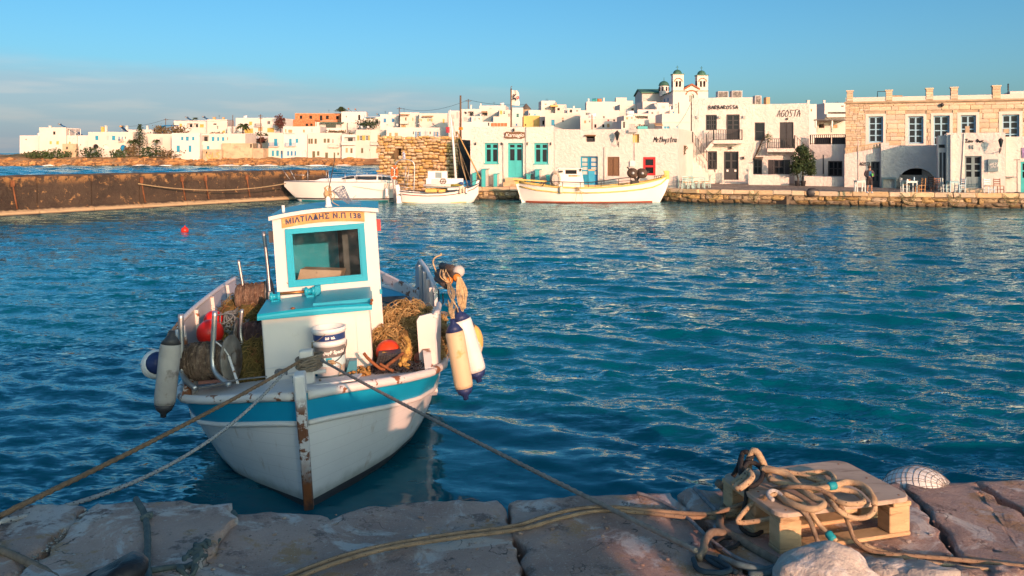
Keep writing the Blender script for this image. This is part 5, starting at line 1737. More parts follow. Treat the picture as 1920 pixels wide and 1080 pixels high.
# --- stone warehouse
ware_stone = mk('warehouse_stone',(0.60,0.47,0.33),0.9,0.10,1.6,(0.50,0.34,0.20),(0.58,0.70),2.5,0.4,8,0.03,rnd=0.13)
ware_mortar = mk('warehouse_mortar',(0.42,0.32,0.22),0.95,0.15,2,(0.20,0.14,0.09),(.58,.7),3,0.6,6,.04)
SF = Fac(1585.3,67.2,1925,62.8)
uend = SF.L + 5
t_s = thing('stone_warehouse',SF.pt(0,QZ),'long sandstone warehouse with pale blue windows in white surrounds and five chimneys','warehouse')
swz = SF.z(1760,191)
surr,wins = [],[]
for (sx0,sx1,sy0,sy1,wx0,wx1,wy0,wy1) in ((1622.6,1661,213.4,273,1628.6,1656,218,267.5),(1697,1737,213.4,273,1703,1731.5,218,269.5),(1745,1786.5,211.8,275,1750,1780.5,216.6,273),
  (1794.5,1836,210.6,275,1801,1830,216,268),(1872.5,1917,208.6,270,1879,1911,214.6,266)):
 surr.append(SF.rect(sx0,sx1,sy0,sy1)); wins.append(SF.rect(wx0,wx1,wy0,wy1))
SF.L,Lkeep = uend,SF.L
build(wall_mesh(SF,0,uend,QK,swz,[w + (.32,) for w in wins],10),'wall',ware_mortar,t_s)
winframe = mk('window_blue',(0.30,0.50,0.64),.45,.06,3)
for s_,w in zip(surr,wins):
 m = MB()
 SF.bx(m,s_[0],w[0],s_[2],s_[3],-.05,.085); SF.bx(m,w[1],s_[1],s_[2],s_[3],-.05,.085)
 SF.bx(m,w[0] + .001,w[1] - .001,w[3],s_[3],-.05,.083); SF.bx(m,w[0] + .001,w[1] - .001,s_[2],w[2],-.05,.083)
 build(m,'surround',W2,t_s)
 glazed(SF,t_s,w,winframe,.26,2,4,.11,.07,split=True,tr=(0,.25,.5,.75,1.0))
 m = MB(); SF.bx(m,w[1] - .02,w[1] - .001,w[2] + .03,w[3] - .03,-.17,.06); build(m,'shutter',azure,t_s)
wst = [stone_mesh('stone',ware_stone,k + 80,0.055,0.03) for k in range(8)]
z = SF.z(1640,290)
while z < swz - .12:
 hh = R.uniform(.26,.42)
 hh = min(hh,swz - .1 - z) if swz - .1 - z < .5 else hh
 u = 0.0
 while u < uend - .1:
  thin = u < 1.35
  L = R.uniform(.45,1.0) if not thin else R.uniform(.25,.5)
  L = min(L,uend - u)
  segs = [(u,u + L)]
  for s_ in surr:
   if z + hh > s_[2] + .05 and z < s_[3] - .02:
    out = []
    for a,b in segs:
     if b <= s_[0] or a >= s_[1]:
      out.append((a,b))
     else:
      if a < s_[0]: out.append((a,s_[0]))
      if b > s_[1]: out.append((s_[1],b))
    segs = out
  for a,b in segs:
   if b - a < .08:
    continue
   rows = 2 if thin and R.random() < .8 else 1
   for q in range(rows):
    h2 = hh/rows
    c = SF.pt((a + b)/2,z + h2*(q + .5),.0 + R.uniform(-.015,.02))
    piece(R.choice(wst),'stone',frame_mat(c,SF.d*(b - a - .025),SF.n*.12,Vector((0,0,h2 - .025))),t_s)
  u += L
 z += hh
m = MB(); SF.bx(m,-.08,uend,swz,swz + .13,-.3,.14); build(m,'cornice',mk('cornice_stone',(0.42,0.31,0.20),.9,.15,2),t_s)
pz_ = SF.z(1760,179.5)
m = MB(); SF.bx(m,.02,uend,swz + .132,pz_,-.35,.03); build(m,'parapet',W2,t_s)
for px0,px1,y0,y1 in ((1587.7,1599.5,169.5,194),(1661,1673,168.5,191),(1736.5,1749.5,165,189),(1782.8,1796,163,188),(1861,1876,160,185.5)):
 u0,u1 = SF.u(px0),SF.u(px1); za,zb = SF.z(px0,y1),SF.z(px0,y0)
 m = MB(); SF.bx(m,u0,u1,swz + .14,zb - .09,-.55,.05)
 ch = build(m,'chimney',ware_mortar,t_s)
 K = 4
 for k in range(K):
  z0_ = swz + .2 + (zb - .1 - swz - .2)*k/K; z1_ = z0_ + (zb - .1 - swz - .2)/K
  mm = MB(); SF.bx(mm,u0 + .015*(k % 2),u1 - .02*((k + 1) % 2),z0_ + .012,z1_ - .012,.052,.085); build(mm,'stone',ware_stone,ch)
 mm = MB(); SF.bx(mm,u0 - .05,u1 + .05,zb - .09,zb,-.6,.10); build(mm,'cap',ware_stone,ch)
m = MB()
m.tube([SF.pt(SF.u(1646),pz_,-1),SF.pt(SF.u(1646),SF.z(1646,170),-1),SF.pt(SF.u(1660),SF.z(1660,170),-1)],.03,5)
m.tube([SF.pt(SF.u(1899),pz_,-2),SF.pt(SF.u(1899),SF.z(1899,153),-2)],.04,5)
for q in range(4):
 m.tube([SF.pt(SF.u(1897),SF.z(1899,155 + q*3),-2),SF.pt(SF.u(1901),SF.z(1899,155 + q*3),-2)],.02,4)
build(m,'aerial',darkmetal,t_s)
m = MB(); SF.bx(m,SF.u(1672),SF.u(1694),pz_ - .05,SF.z(1680,176.5),-2.4,-1.6); build(m,'roof_box',tan,t_s)
m = MB(); SF.bx(m,SF.u(1899),SF.u(1935),pz_ - .05,SF.z(1910,169),-4,-1.2); build(m,'roof_room',W,t_s)
m = MB(); m.lathe([(.02,-.16),(.13,-.06),(.13,.06),(.02,.16)],SF.pt(SF.u(1766),SF.z(1766,197),.2),8); build(m,'wall_lamp',darkmetal,t_s)
# --- white stair wall with a tile balustrade, and the arch block
LF = Fac(1583.5,64.4,1651.5,63.5)
t_l = thing('stair_wall',LF.pt(0,QZ),'white stair wall with a sloping balustrade of tan tiles and a dark door below','wall')
ld = LF.rect(1633.3,1649.5,303,351)
lz = LF.z(1617,291)
build(wall_mesh(LF,0,LF.L,QK,lz,[ld + (.25,)],1.6,wob=.03,cut=.6),'wall',rough_white,t_l)
glazed(LF,t_l,ld,charcoal,.2,2,3,.1,.09,name='door',split=True,panel=.2)
m = MB()
za,zb = LF.z(1587,289),LF.z(1650,277)
m.poly([LF.pt(.0,lz - .01,.0),LF.pt(LF.L,lz - .01,.0),LF.pt(LF.L,zb,.0),LF.pt(0,za + .02,.0)])
m.poly([LF.pt(LF.L,lz - .01,-.25),LF.pt(0,lz - .01,-.25),LF.pt(0,za + .02,-.25),LF.pt(LF.L,zb,-.25)])
m.poly([LF.pt(0,za + .02,0),LF.pt(LF.L,zb,0),LF.pt(LF.L,zb,-.25),LF.pt(0,za + .02,-.25)])
build(m,'string_wall',rough_white,t_l)
n = 13
for k in range(n):
 u = LF.L*(k + .3)/n; z0_ = za + .02 + (zb - za)*(k + .3)/n
 m = MB(); m.obox(LF.pt(u,z0_ + .0,-.2),LF.d*.11,LF.n*.16,Vector((0,0,.30))); build(m,'baluster',coping_mat,t_l)
m = MB(); m.obox(LF.pt(0,za + .33,-.25),LF.d*LF.L + Vector((0,0,zb - za)),LF.n*.27,Vector((0,0,.09))); build(m,'handrail',coping_mat,t_l)
build(scribble('AGOSTA',LF.pt(LF.u(1611.5),LF.z(1612,310.5),.035),LF.d*.115,Vector((0,0,.24)) + LF.d*.03,.018,1.05),'lettering',print_black,t_l)
m = MB(); m.tube([LF.pt(LF.u(1609),QZ,.04),LF.pt(LF.u(1609),LF.z(1609,262),.04)],.025,5); build(m,'drain_pipe',greywash,t_l)
HF = Fac(1652,63.0,1764,61.6)
t_h = thing('arch_building',HF.pt(0,QZ),'white single-storey block with a wide low arch, in the shade below the stone warehouse','building')
ah = HF.rect(1680.5,1757,314.8,352.5)
hz = HF.z(1700,272.5)
ah = (ah[0],min(ah[1],HF.L - .06),QK,ah[3])
build(wall_mesh(HF,0,HF.L,QK - .01,hz,[ah + (1.4,ah[3] - QZ - .15)],4.0,wob=.03,cut=.5,top_wob=.04),'wall',rough_white,t_h)
m = MB(); HF.bx(m,ah[0] - .3,ah[1] + .3,QK,ah[3] + .2,-1.45,-1.401); build(m,'back_wall',rough_white,t_h)
m = MB(); HF.bx(m,ah[0] + .45,ah[0] + 1.75,QZ + .95,ah[3] - .1,-1.398,-1.35); build(m,'opening',dark,t_h)
m = MB(); HF.bx(m,HF.u(1653),HF.u(1680),HF.z(1666,336),HF.z(1666,332.5),.03,.4); HF.bx(m,HF.u(1653),HF.u(1656),QK,HF.z(1666,336) - .002,.03,.36); HF.bx(m,HF.u(1677),HF.u(1680),QK,HF.z(1666,336) - .002,.03,.36)
build(m,'wall_shelf',greyblue,t_h)
m = MB(); HF.bx(m,0,HF.u(1667),hz + .003,HF.z(1660,267.5),-1.0,-.02); build(m,'roof_pier',rough_white,t_h)
# --- cafe on the right: projecting white block
PF = Fac(1775,57.6,1885,56.2)
QP = QZ - .08
t_p = thing('cafe',PF.pt(0,QZ),'small white cafe with a grey-blue double door, projecting towards the quay','cafe')
pz2 = PF.z(1830,248.5)
pd_ = PF.rect(1809,1840.7,292.5,353)
build(wall_mesh(PF,0,PF.L,QP,pz2,[pd_ + (.3,)],4.8,wob=.025,cut=.5,top_wob=.05),'wall',rough_white,t_p)
m = MB(); PF.bx(m,PF.u(1759.5),-.004,QP,PF.z(1770,254),-5.2,-.55); build(m,'side_wing',rough_white,t_p)
m = MB()
for k in range(2):
 u = PF.u(1762 + 7*k); PF.bx(m,u,u + .14,QZ + .4,PF.z(1770,286),-.548,-.53)
build(m,'side_shutter',charcoal,t_p)
m = MB(); PF.bx(m,PF.u(1761),PF.u(1772),PF.z(1766,277),PF.z(1766,271),-.548,-.52); build(m,'side_lettering',print_black,t_p)
hm = (pd_[0] + pd_[1])/2
for a,b in ((pd_[0],hm - .006),(hm + .006,pd_[1])):
 glazed(PF,t_p,(a,b,pd_[2],pd_[3]),greyblue,.27,1,3,.13,.09,name='door',split=True,panel=.32)
m = MB(); PF.bx(m,pd_[0] - .06,pd_[1] + .06,QP,pd_[2] - .002,.03,.55); build(m,'doorstep',coping_mat,t_p)
m = MB(); m.tube([PF.pt(PF.u(1801.5),QZ,.05),PF.pt(PF.u(1806),PF.z(1806,287),.05),PF.pt(PF.u(1808),PF.z(1808,250),.05)],.035,6)
PF.bx(m,PF.u(1782),PF.u(1786),QP,pz2 - .1,.02,.22)
build(m,'drain_pipe',white,t_p)
build(scribble('Σαν Φως',PF.pt(PF.u(1810.5),PF.z(1810,267),.035),PF.d*.165,Vector((0,0,.22)),.022,1.0),'lettering',print_black,t_p)
build(scribble('H',PF.pt(PF.u(1818.5),PF.z(1818,279.5),.035),PF.d*.24,Vector((0,0,.26)),.04,1.0),'lettering',greyblue,t_p)
wall_lamp(PF,1874.5,267,.75,.62,'dark lantern on a long curled bracket beside the painted name of the cafe')
m = MB(); PF.bx(m,PF.u(1852.5),PF.u(1871),PF.z(1862,321.5),PF.z(1862,298.5),.03,.2)
brd = build(m,'menu_board',greyblue,None,'square grey board with white scribbled lettering on the cafe wall','sign')
build(scribble('APERO',PF.pt(PF.u(1854),PF.z(1860,311),.215),PF.d*.105 + Vector((0,0,.015)),Vector((0,0,.15)) + PF.d*.03,.015,1.0),'lettering',print_white,brd)
build(scribble('SPOT',PF.pt(PF.u(1855.5),PF.z(1860,315.5),.215),PF.d*.115 + Vector((0,0,.015)),Vector((0,0,.12)) + PF.d*.03,.015,1.0),'lettering',print_white,brd)
m = MB()
for px0,px1,y0 in ((1811,1819,236),(1883,1894,241)):
 PF.bx(m,PF.u(px0),PF.u(px1),pz2 - .04,PF.z(px0,y0),-1.0,-.6)
build(m,'chimney',tan_wall,t_p)
EF = Fac(1885.5,56.9,1990,55.6)
t_e = thing('taverna',EF.pt(0,QZ),'white taverna at the right edge of the view with a turquoise door','taverna')
ez = EF.z(1905,256)
edr = EF.rect(1913.5,1936,303,361)
build(wall_mesh(EF,0,EF.L,QP,ez,[edr + (.2,)],5,wob=.03,cut=.6,top_wob=.05),'wall',rough_white,t_e)
glazed(EF,t_e,edr,teal,.18,2,2,.12,.09,name='door',split=True,panel=.45)
m = MB(); EF.bx(m,EF.u(1916),EF.u(1932),EF.z(1920,296),EF.z(1920,277),.03,.06); build(m,'poster',mk('purple_poster',(0.30,0.20,0.36),.6,.3,3),t_e)
m = MB(); EF.bx(m,EF.u(1882) + .12,EF.u(1905),EF.z(1890,332),EF.z(1890,331),.03,.45); build(m,'shelf',greyblue,t_e)
q = P(1907,363,56.0)
m = MB(); m.tube([(q.x,q.y,QZ),(q.x,q.y,Z_(300,q.y))],.025,6); m.tube([(q.x - .2,q.y,Z_(300,q.y)),(q.x + .2,q.y,Z_(299,q.y))],.02,5); m.lathe([(.18,0),(.18,.03),(.03,.05)],(q.x,q.y,QZ),10)
build(m,'lamp_post',darkmetal,None,'thin dark post with a short cross arm at the right edge of the waterfront','post')
# --- church
def church():
 Yc = 190.0
 f = Fac(1266.7,Yc,1327.6,Yc)
 t = thing('church',f.pt(f.L/2,10),'white church with twin bell towers and green domes on the hill','church')
 zb = 5.0
 Z = lambda py: Z_(py,Yc)
 U = lambda px: f.u(px)
 win1 = (U(1272),U(1277),Z(191),Z(180)); ctr = (U(1292.5),U(1301.5),Z(192),Z(175.5))
 m = wall_mesh(f,0,f.L,zb,Z(170.5),[win1 + (.3,True),ctr + (.3,True)],30)
 for tri in ((U(1283),U(1311),168.5,160.5),):      # gable
  a,b,c = f.pt(tri[0],Z(170.5)),f.pt(tri[1],Z(170.5)),f.pt((tri[0] + tri[1])/2,Z(tri[3]))
  a0,b0 = f.pt(tri[0],Z(tri[2])),f.pt(tri[1],Z(tri[2]))
  m.poly([a,b,b0,c,a0])
  back = -f.n*30
  m.poly([b + back,a + back,a0 + back,c + back,b0 + back])
 build(m,'wall',W,t)
 m = MB(); apex = f.pt((U(1283) + U(1311))/2,Z(159.6),.3);
 for s0 in (f.pt(U(1282),Z(168.6),.3),f.pt(U(1312),Z(168.6),.3)):
  m.obox(s0,apex - s0,-f.n*30.3,Vector((0,0,.35)))
 build(m,'roof',mk('terracotta_tile',(0.34,0.12,0.06),.8,.2,2),t)
 m = MB()
 K = 10
 uc,r = (U(1290) + U(1304))/2,(U(1311) - U(1284))/2*.78
 m.tube([f.pt(uc + r*math.cos(math.pi*k/K),Z(177.5) + r*.75*math.sin(math.pi*k/K),.08) for k in range(K + 1)],.13,5)
 build(m,'red_arch',terracotta,t)
 for w in (win1,ctr):
  m = MB(); f.bx(m,w[0],w[1],w[2],w[3],-.31,-.28); p = build(m,'window',W3,t)
  n = 1 if w is win1 else 3
  for k in range(n):
   a = w[0] + (w[1] - w[0])*(k + .15)/n; b = w[0] + (w[1] - w[0])*(k + .85)/n
   m = MB(); f.bx(m,a,b,w[2] + .15,w[3] - .35,-.279,-.26); build(m,'pane',glass,p)
 m = MB(); f.bx(m,-.12,f.L + .12,Z(171.2),Z(170.2),-.1,.16); build(m,'cornice',greenroof,t)
 for k in range(4):
  m = MB(); m.obox(f.pt(-.02,Z(196),-4 - k*4.6),-f.d*.06,-f.n*.9,Vector((0,0,2.0)))
  build(m,'side_window',blue,t)
 m = MB(); f.bx(m,-.3,.2,Z(170.5),Z(169.2),-30,-2.6); build(m,'side_roof',greenroof,t)
 tu0 = -4.6
 m = MB(); f.bx(m,tu0,-.001,zb,Z(165),-30,-18)
 m.poly([f.pt(tu0,Z(165),-18),f.pt(tu0,Z(165),-30),f.pt(tu0,Z(155),-24)])
 build(m,'transept',W3,t)
 m = MB()
 for o in (-17.6,-30.4):
  a = f.pt(tu0 - .3,Z(164.6),o); b = f.pt(tu0 - .3,Z(154.6),-24)
  m.obox(a,b - a,f.d*6.5,Vector((0,0,.3)))
 build(m,'transept_roof',greenroof,t)
 dc = f.pt(.25,0,-16)
 m = MB(); m.lathe([(1.12,Z(172)),(1.12,Z(150))],dc,12,smooth=False); build(m,'drum',W,t)
 for k in range(8):
  a = math.pi*2*k/8 + .4
  m = MB(); c = dc + Vector((1.1*math.cos(a),1.1*math.sin(a),Z(157)))
  m.ball(c,.3,8,(.8,.8,1.9)); build(m,'drum_window',glass,t)
 m = MB(); m.lathe([(1.3,Z(150.5)),(1.32,Z(150))] + [(1.22*math.cos(q),Z(150) + 1.1*math.sin(q)) for q in np.linspace(.05,1.5,8)],dc,16)
 m.tube([dc + Vector((0,0,Z(150) + 1.0)),dc + Vector((0,0,Z(150) + 1.9))],.06,5)
 build(m,'dome',domegreen,t)
 for x0,x1,yb_,ydome,ytop in ((1262,1282,172,139.5,131.5),(1307.5,1327.5,174,141.5,133)):
  u0,u1 = U(x0),U(x1); w = u1 - u0
  o0,o1 = -w,.12
  g = Fac(x0,Yc - .12,x1,Yc - .12)
  holes = [(w*.24,w*.45,Z(163),Z(151.5),w*.3,True),(w*.55,w*.76,Z(163),Z(151.5),w*.3,True)]
  m = wall_mesh(g,0,w,zb,Z(ydome),holes,w)
  tw = build(m,'bell_tower',W,t)
  m = MB(); g.bx(m,w*.2,w*.8,Z(163),Z(151),-w*.31,-w*.3); g.bx(m,-.003,.002,Z(163),Z(151.5),-w*.76,-w*.24)
  build(m,'belfry_opening',dark,tw)
  m = MB(); rr = w*.36
  m.tube([g.pt(w/2 + rr*math.cos(math.pi*k/8),Z(153) + rr*math.sin(math.pi*k/8)*.85,.05) for k in range(9)],.10,5)
  build(m,'red_arch',terracotta,tw)
  m = MB(); g.bx(m,-.12,w + .12,Z(171),Z(170),-w - .1,.12); g.bx(m,-.15,w + .15,Z(ydome),Z(ydome) + .16,-w - .15,.15)
  build(m,'cornice',greenroof,tw)
  c = g.pt(w/2,0,-w/2)
  R_ = w*.42
  m = MB(); m.lathe([(R_*1.05,Z(ydome) + .16)] + [(R_*math.cos(q),Z(ydome) + .2 + (Z(ytop) - Z(ydome))*math.sin(q)) for q in np.linspace(.02,1.5,8)],c,14)
  zt = Z(ytop)
  m.tube([c + Vector((0,0,zt)),c + Vector((0,0,zt + 1.1))],.05,5); m.tube([c + Vector((-.3,0,zt + .75)),c + Vector((.3,0,zt + .75))],.05,5)
  build(m,'tower_dome',domegreen,tw)
church()
# --- poles and wires, trees of the town
POLES = [(863.5,179,242,150,'tall weathered timber pole on the skyline behind the striped boat',.20),(878,186,210,205,'grey pole with a pin top, right of the tall timber pole',.12),(748.6,201,222,253,'pole on the cream house carrying the power line',.14),
  (436.5,215.5,255,263,'plain dark pole left of the hilltop villa',.14),(488.7,214.5,282,246,'dark pole with cross pieces in front of the hilltop villa',.14),(310.6,222,246,263,'cross-armed pole on the left crest',.13),(231,235,250,256,'short pole beside the solar heater on the far left crest',.10),
  (1110,215,243,114,'short black pole just above the roof of the long taverna',.09),(1272.5,192,214,131,'dark pole with a red lamp in front of the church flank',.10),(1296.2,191,240,79,'thin black pole at the left corner of the two-storey bar',.06),(593,228,250,275,'thin pole beside the green-roofed terrace',.1)]
for px,y0,y1,Yp,lab,r in POLES:
 a,b = P(px,y1,Yp),P(px,y0,Yp)
 m = MB(); m.tube([a - Vector((0,0,3)),b],[r,r*.75],8)
 t = build(m,'utility_pole',polewood,None,lab,'pole','poles in the town')
 if px in (310.6,488.7,748.6,878):
  m = MB(); m.obox(b + Vector((-.7,-.06,-.5)),(1.4,0,0),(0,.12,0),(0,0,.12))
  if px == 488.7: m.obox(b + Vector((-.5,-.06,-1.2)),(1.0,0,0),(0,.12,0),(0,0,.12))
  build(m,'cross_arm',polewood,t)
def wire(a,b,sag,lab,r=.035):
 pts = []
 for j in range(17):
  u = j/16; p = a.lerp(b,u); p.z -= sag*4*u*(1 - u); pts.append(p)
 m = MB(); m.tube(pts,r,4)
 build(m,'power_line',cable_mat,None,lab,'cable','power lines over the town')
wire(P(748.6,202,253),P(878,187,205),1.6,'power line sagging from the cream house to the grey pole')
wire(P(878,187,205),P(985,196,178),.5,'power line running from the grey pole behind the flag to the windmill')
wire(P(310.6,223.5,263),P(231,237,256),.6,'power line on the left crest running down past the solar heater')
wire(P(310.6,223.5,263),P(436.5,225,263),.5,'power line on the left crest running towards the hilltop villa')
wire(P(1296,192,79),P(1268,238,64.5),.2,'thin wire slanting down to the corner of the long taverna',.015)
def conifer(px,yt,yb,Y,label):
 b,tp = P(px,yb,Y),P(px,yt,Y)
 t = thing('norfolk_pine',b,label,'tree')
 hgt = tp.z - b.z
 m = MB(); m.tube([b - Vector((0,0,1)),tp],[.16,.03],7); build(m,'trunk',bark,t)
 m = MB()
 for k in range(15):
  z = b.z + hgt*(.12 + .86*k/14)
  r = (1 - k/15)*2.2 + .25
  for q in range(7):
   a = q*6.283/7 + k*.5
   for j in range(9):
    u = (j + 1)/9
    c = Vector((b.x + math.cos(a)*r*u,b.y + math.sin(a)*r*u,z + .25*u + R.uniform(-.1,.1)))
    s = .22
    m.add([c + Vector((R.uniform(-s,s),R.uniform(-s,s),R.uniform(-.1,.25))) for _ in range(4)],[(0,1,2,3)])
 build(m,'crown',leaf_dark,t,kind='stuff')
conifer(262.5,235,279,239,'open conical pine standing in front of the far white houses')
conifer(640,202,211,300,'tiny conical pine top behind the red brick house')
def palm(px,yt,yb,Y,label,sc=1.0):
 b,tp = P(px,yb,Y),P(px,yt,Y)
 t = thing('palm_tree',b,label,'tree')
 m = MB(); m.tube([b - Vector((0,0,1)),tp],[.25*sc,.18*sc],7); build(m,'trunk',bark,t)
 m = MB()
 for k in range(22):
  a = k*2.4; el = R.uniform(-.2,1.0)
  L = 2.6*sc
  prev = None
  for j in range(7):
   u = j/6
   c = tp + Vector((math.cos(a)*L*u*math.cos(el*.6),math.sin(a)*L*u*math.cos(el*.6),L*(u*math.sin(el) - .75*u*u)))
   side = Vector((-math.sin(a),math.cos(a),-.35))*(.34*sc*math.sin(math.pi*min(1,u + .12)))
   cur = (c - side,c + side)
   if prev:
    m.add([prev[0],prev[1],cur[1],cur[0]],[(0,1,2,3)])
   prev = cur
 build(m,'crown',leaf,t,kind='stuff')
palm(455.5,236,251,259,'palm tree in front of the garage doors of the hilltop villa',1.1)
palm(250,265,281,239.5,'small ragged palm just left of the conical pine',.85)
palm(293,264,276,239.5,'small wind-bent palm right of the conical pine',.6)
palm(366,222,226,273,'small palm tuft on the roof of the dark-porched house',.5)
def round_tree(px,py,Y,rx,rz,label,mat,n=500,leafs=.3,base=None):
 c = P(px,py,Y)
 t = thing('garden_tree',(c.x,c.y,c.z - rz),label,'tree')
 m = MB(); m.tube([(c.x,c.y,c.z - rz - 2),(c.x + .2,c.y,c.z)],[.15,.06],6); build(m,'trunk',bark,t)
 m = MB(); leaf_cloud(m,c,rx,rx*.8,rz,n,leafs,int(px) + 3,.2,.4); build(m,'crown',mat,t,kind='stuff')
round_tree(525,229,263,1.6,2.0,'dark red bougainvillea beside the hilltop villa',bougain)
round_tree(331,246,257,3.2,1.6,'brown-green garden trees on the crest above the blue-shuttered house',leaf_dry)
round_tree(301,245,259,2.0,1.6,'small brownish tree under the blue awning on the left crest',leaf_dry)
round_tree(690,232,285,4.5,1.5,'dark pergola vine beside the rounded white house',leaf_dark)
round_tree(632,250,262,4.0,.9,'brown planting along the terrace below the brick house',leaf_dry)
round_tree(490,262,250,.9,.8,'small reddish bush by the dark shed',bougain,200)
round_tree(1203,238,110,.85,.30,'roof planter with green and orange succulents near the lamp',leaf,260,.09)
m = MB(); q = P(1195.5,242,109.4); q2 = P(1214,236,109.4); m.box(q.x,q2.x,109.2,109.9,q.z,q2.z - .05)
build(m,'planter',teal,None,'turquoise planter box on the roof behind the lantern','planter')
m = MB(); q = P(302,236.5,258); m.obox(q,(4.5,0,0),(0,3,.3),(0,0,.12))
for k in (0.3,4.2): m.tube([q + Vector((k,.2,0)),q + Vector((k,.2,-2.2))],.06,5)
build(m,'awning',blue,None,'flat blue awning on posts on the left crest','awning')
# --- boats moored along the far side
def hull_mesh(st,npts=9,flip=False):
 """st: list of (along, across0, half_wl, half_gunwale, z_keel, z_gunwale); across0 is the centre line; returns sections of (x, y, z)"""
 secs = []
 for x,yc,wl_,gb,zk,zg in st:
  half = []
  for k in range(npts):
   u = k/(npts - 1)
   z = zk + (zg - zk)*u
   if z < 0:
    w = wl_*max(0,(z - zk)/(0 - zk)) ** .55 if zk < 0 else 0
   else:
    v = z/zg if zk < 0 else (z - zk)/(zg - zk)
    w = wl_ + (gb - wl_)*v ** .85 if zk < 0 else gb*v ** .8
   half.append((w,z))
  sec = [(x,yc - w,z) for w,z in half[::-1]] + [(x,yc + w,z) for w,z in half[1:]]
  secs.append(sec)
 m = MB(); m.smooth = True
 m.loft(secs,flip=flip)
 return m,secs
def rail_along(secs,idx,z_off,r,out=0.02,n=6):
 pts = []
 for s_ in secs:
  x,y,z = s_[idx]
  pts.append((x,y - out,z + z_off))
 return pts
hull_white = mk('boat_hull_white',(0.78,0.74,0.68),0.4,0.03,.8,(0.6,0.52,0.42),(.66,.8),1.2)
yellow_rail = mk('yellow_rail_paint',(0.68,0.46,0.13),.5,.1,2)
antifoul = mk('red_antifouling',(0.30,0.07,0.035),.7,.2,2)
tealbottom = mk('teal_antifouling',(0.02,0.20,0.24),.7,.2,2)
def caique():
 Yc = 61.7
 zz = lambda py,Y=60.5: Z_(py,Y)
 t = thing('wooden_boat',(X_(1110,Yc),Yc,0),'large white wooden fishing boat with yellow rails and upswept yellow bow, moored before the tavernas','boat')
 P0 = [(974,.05,.12,.15,342),(986,.12,.55,-.1,343.5),(1005,.45,.95,-.4,346.5),(1040,1.0,1.28,-.5,350.5),(1085,1.28,1.42,-.5,352.3),(1130,1.28,1.42,-.5,351),
  (1170,1.0,1.3,-.5,347.5),(1200,.62,1.02,-.5,343.5),(1222,.25,.68,-.45,339),(1238,.06,.36,.05,335),(1249,.02,.06,.95,330)]
 st = [(X_(px,Yc),Yc,wlh,gb,zk,zz(py,Yc - gb*.8)) for px,wlh,gb,zk,py in P0]
 m,secs = hull_mesh(st,10)
 build(m,'hull',hull_white,t)
 m = MB(); m.smooth = True
 low = []
 for s_ in secs:
  n = len(s_) // 2
  pts = [p for p in s_[:n + 1]]
  pts.reverse()           # keel -> gunwale on the near side
  def at(z):
   for a,b in zip(pts,pts[1:]):
    if a[2] <= z <= b[2]:
     u = (z - a[2])/max(1e-6,b[2] - a[2]); return (a[0],a[1] + (b[1] - a[1])*u - .03,z)
   return None
  q0 = [at(z) for z in (-.1,-.03,.03,.08,.11)]
  if all(q0):
   low.append(q0)
 m.loft(low,flip=True); build(m,'boot_stripe',antifoul,t)
 m = MB()
 n2 = len(secs[0])
 for idx in (0,n2 - 1):
  sg = 1 if idx == 0 else -1
  m.tube([(s_[idx][0],s_[idx][1] - sg*.02,s_[idx][2]) for s_ in secs],.06,6)
 build(m,'gunwale',yellow_rail,t)
 m = MB(); m.tube([(s_[2][0],s_[2][1] - .03,s_[2][2]) for s_ in secs],.05,6); build(m,'rubbing_strake',yellow_rail,t)
 m = MB()
 for a,b in zip(secs,secs[1:]):
  za,zb_ = a[0][2] - .1,b[0][2] - .1
  m.poly([(a[0][0],a[0][1],za),(b[0][0],b[0][1],zb_),(b[-1][0],b[-1][1],zb_),(a[-1][0],a[-1][1],za)])
 build(m,'deck',W2,t)
 def post(pxs,w,name,mat):
  m = MB(); a_ = [Vector((X_(x,Yc),Yc - w,Z_(y,Yc))) for x,y in pxs]; b_ = [p + Vector((0,2*w,0)) for p in a_]
  m.loft([a_,b_],closed=True,cap=True); return build(m,name,mat,t)
 post([(1228,381),(1236,381),(1248,358),(1254.5,336),(1246,336),(1240,356)],.08,'stem',hull_white)
 post([(1246,336),(1254.5,336),(1254.5,321.5),(1251,319.5),(1244,320.5),(1246,326),(1240,331),(1240,335.5)],.10,'stem_head',yellow_rail)
 post([(979,381),(986,381),(980,358),(973,344),(967,344),(972,360)],.07,'stern_post',hull_white)
 post([(963.5,337),(969,336.5),(987,341),(990,344),(973,344),(967,345)],.10,'stern_head',yellow_rail)
 m = MB(); m.obox(Vector((X_(962,Yc),Yc - .5,Z_(337,Yc))),(X_(1025,Yc) - X_(962,Yc),0,-.16),(0,.08,0),(0,0,.10)); build(m,'tiller',yellow_rail,t)
 f = Fac(1048,61.1,1092,61.1); z0,z1 = Z_(351,61.1),Z_(317,61.1)
 r = (f.u(1060),f.u(1081.5),Z_(326.3,61.1),Z_(318.8,61.1))
 ch = build(wall_mesh(f,0,f.u(1088),z0,z1,[r + (.08,)],1.5,cut=.4),'wheelhouse',hull_white,t)
 m = MB(); m.add([f.pt(f.u(1088) + .001,z0),f.pt(f.u(1096),z0),f.pt(f.u(1090),z1),f.pt(f.u(1088) + .001,z1),f.pt(f.u(1088) + .001,z0,-1.5),f.pt(f.u(1096),z0,-1.5),f.pt(f.u(1090),z1,-1.5),f.pt(f.u(1088) + .001,z1,-1.5)],[(0,1,2,3),(5,4,7,6),(1,5,6,2),(3,2,6,7)])
 build(m,'windscreen_panel',hull_white,ch)
 m = MB(); f.bx(m,r[0],r[1],r[2],r[3],-.10,-.08); build(m,'window',glass,ch)
 m = MB(); f.bx(m,-.12,f.u(1091.5),z1 + .001,z1 + .07,-1.6,.12); build(m,'roof',hull_white,ch)
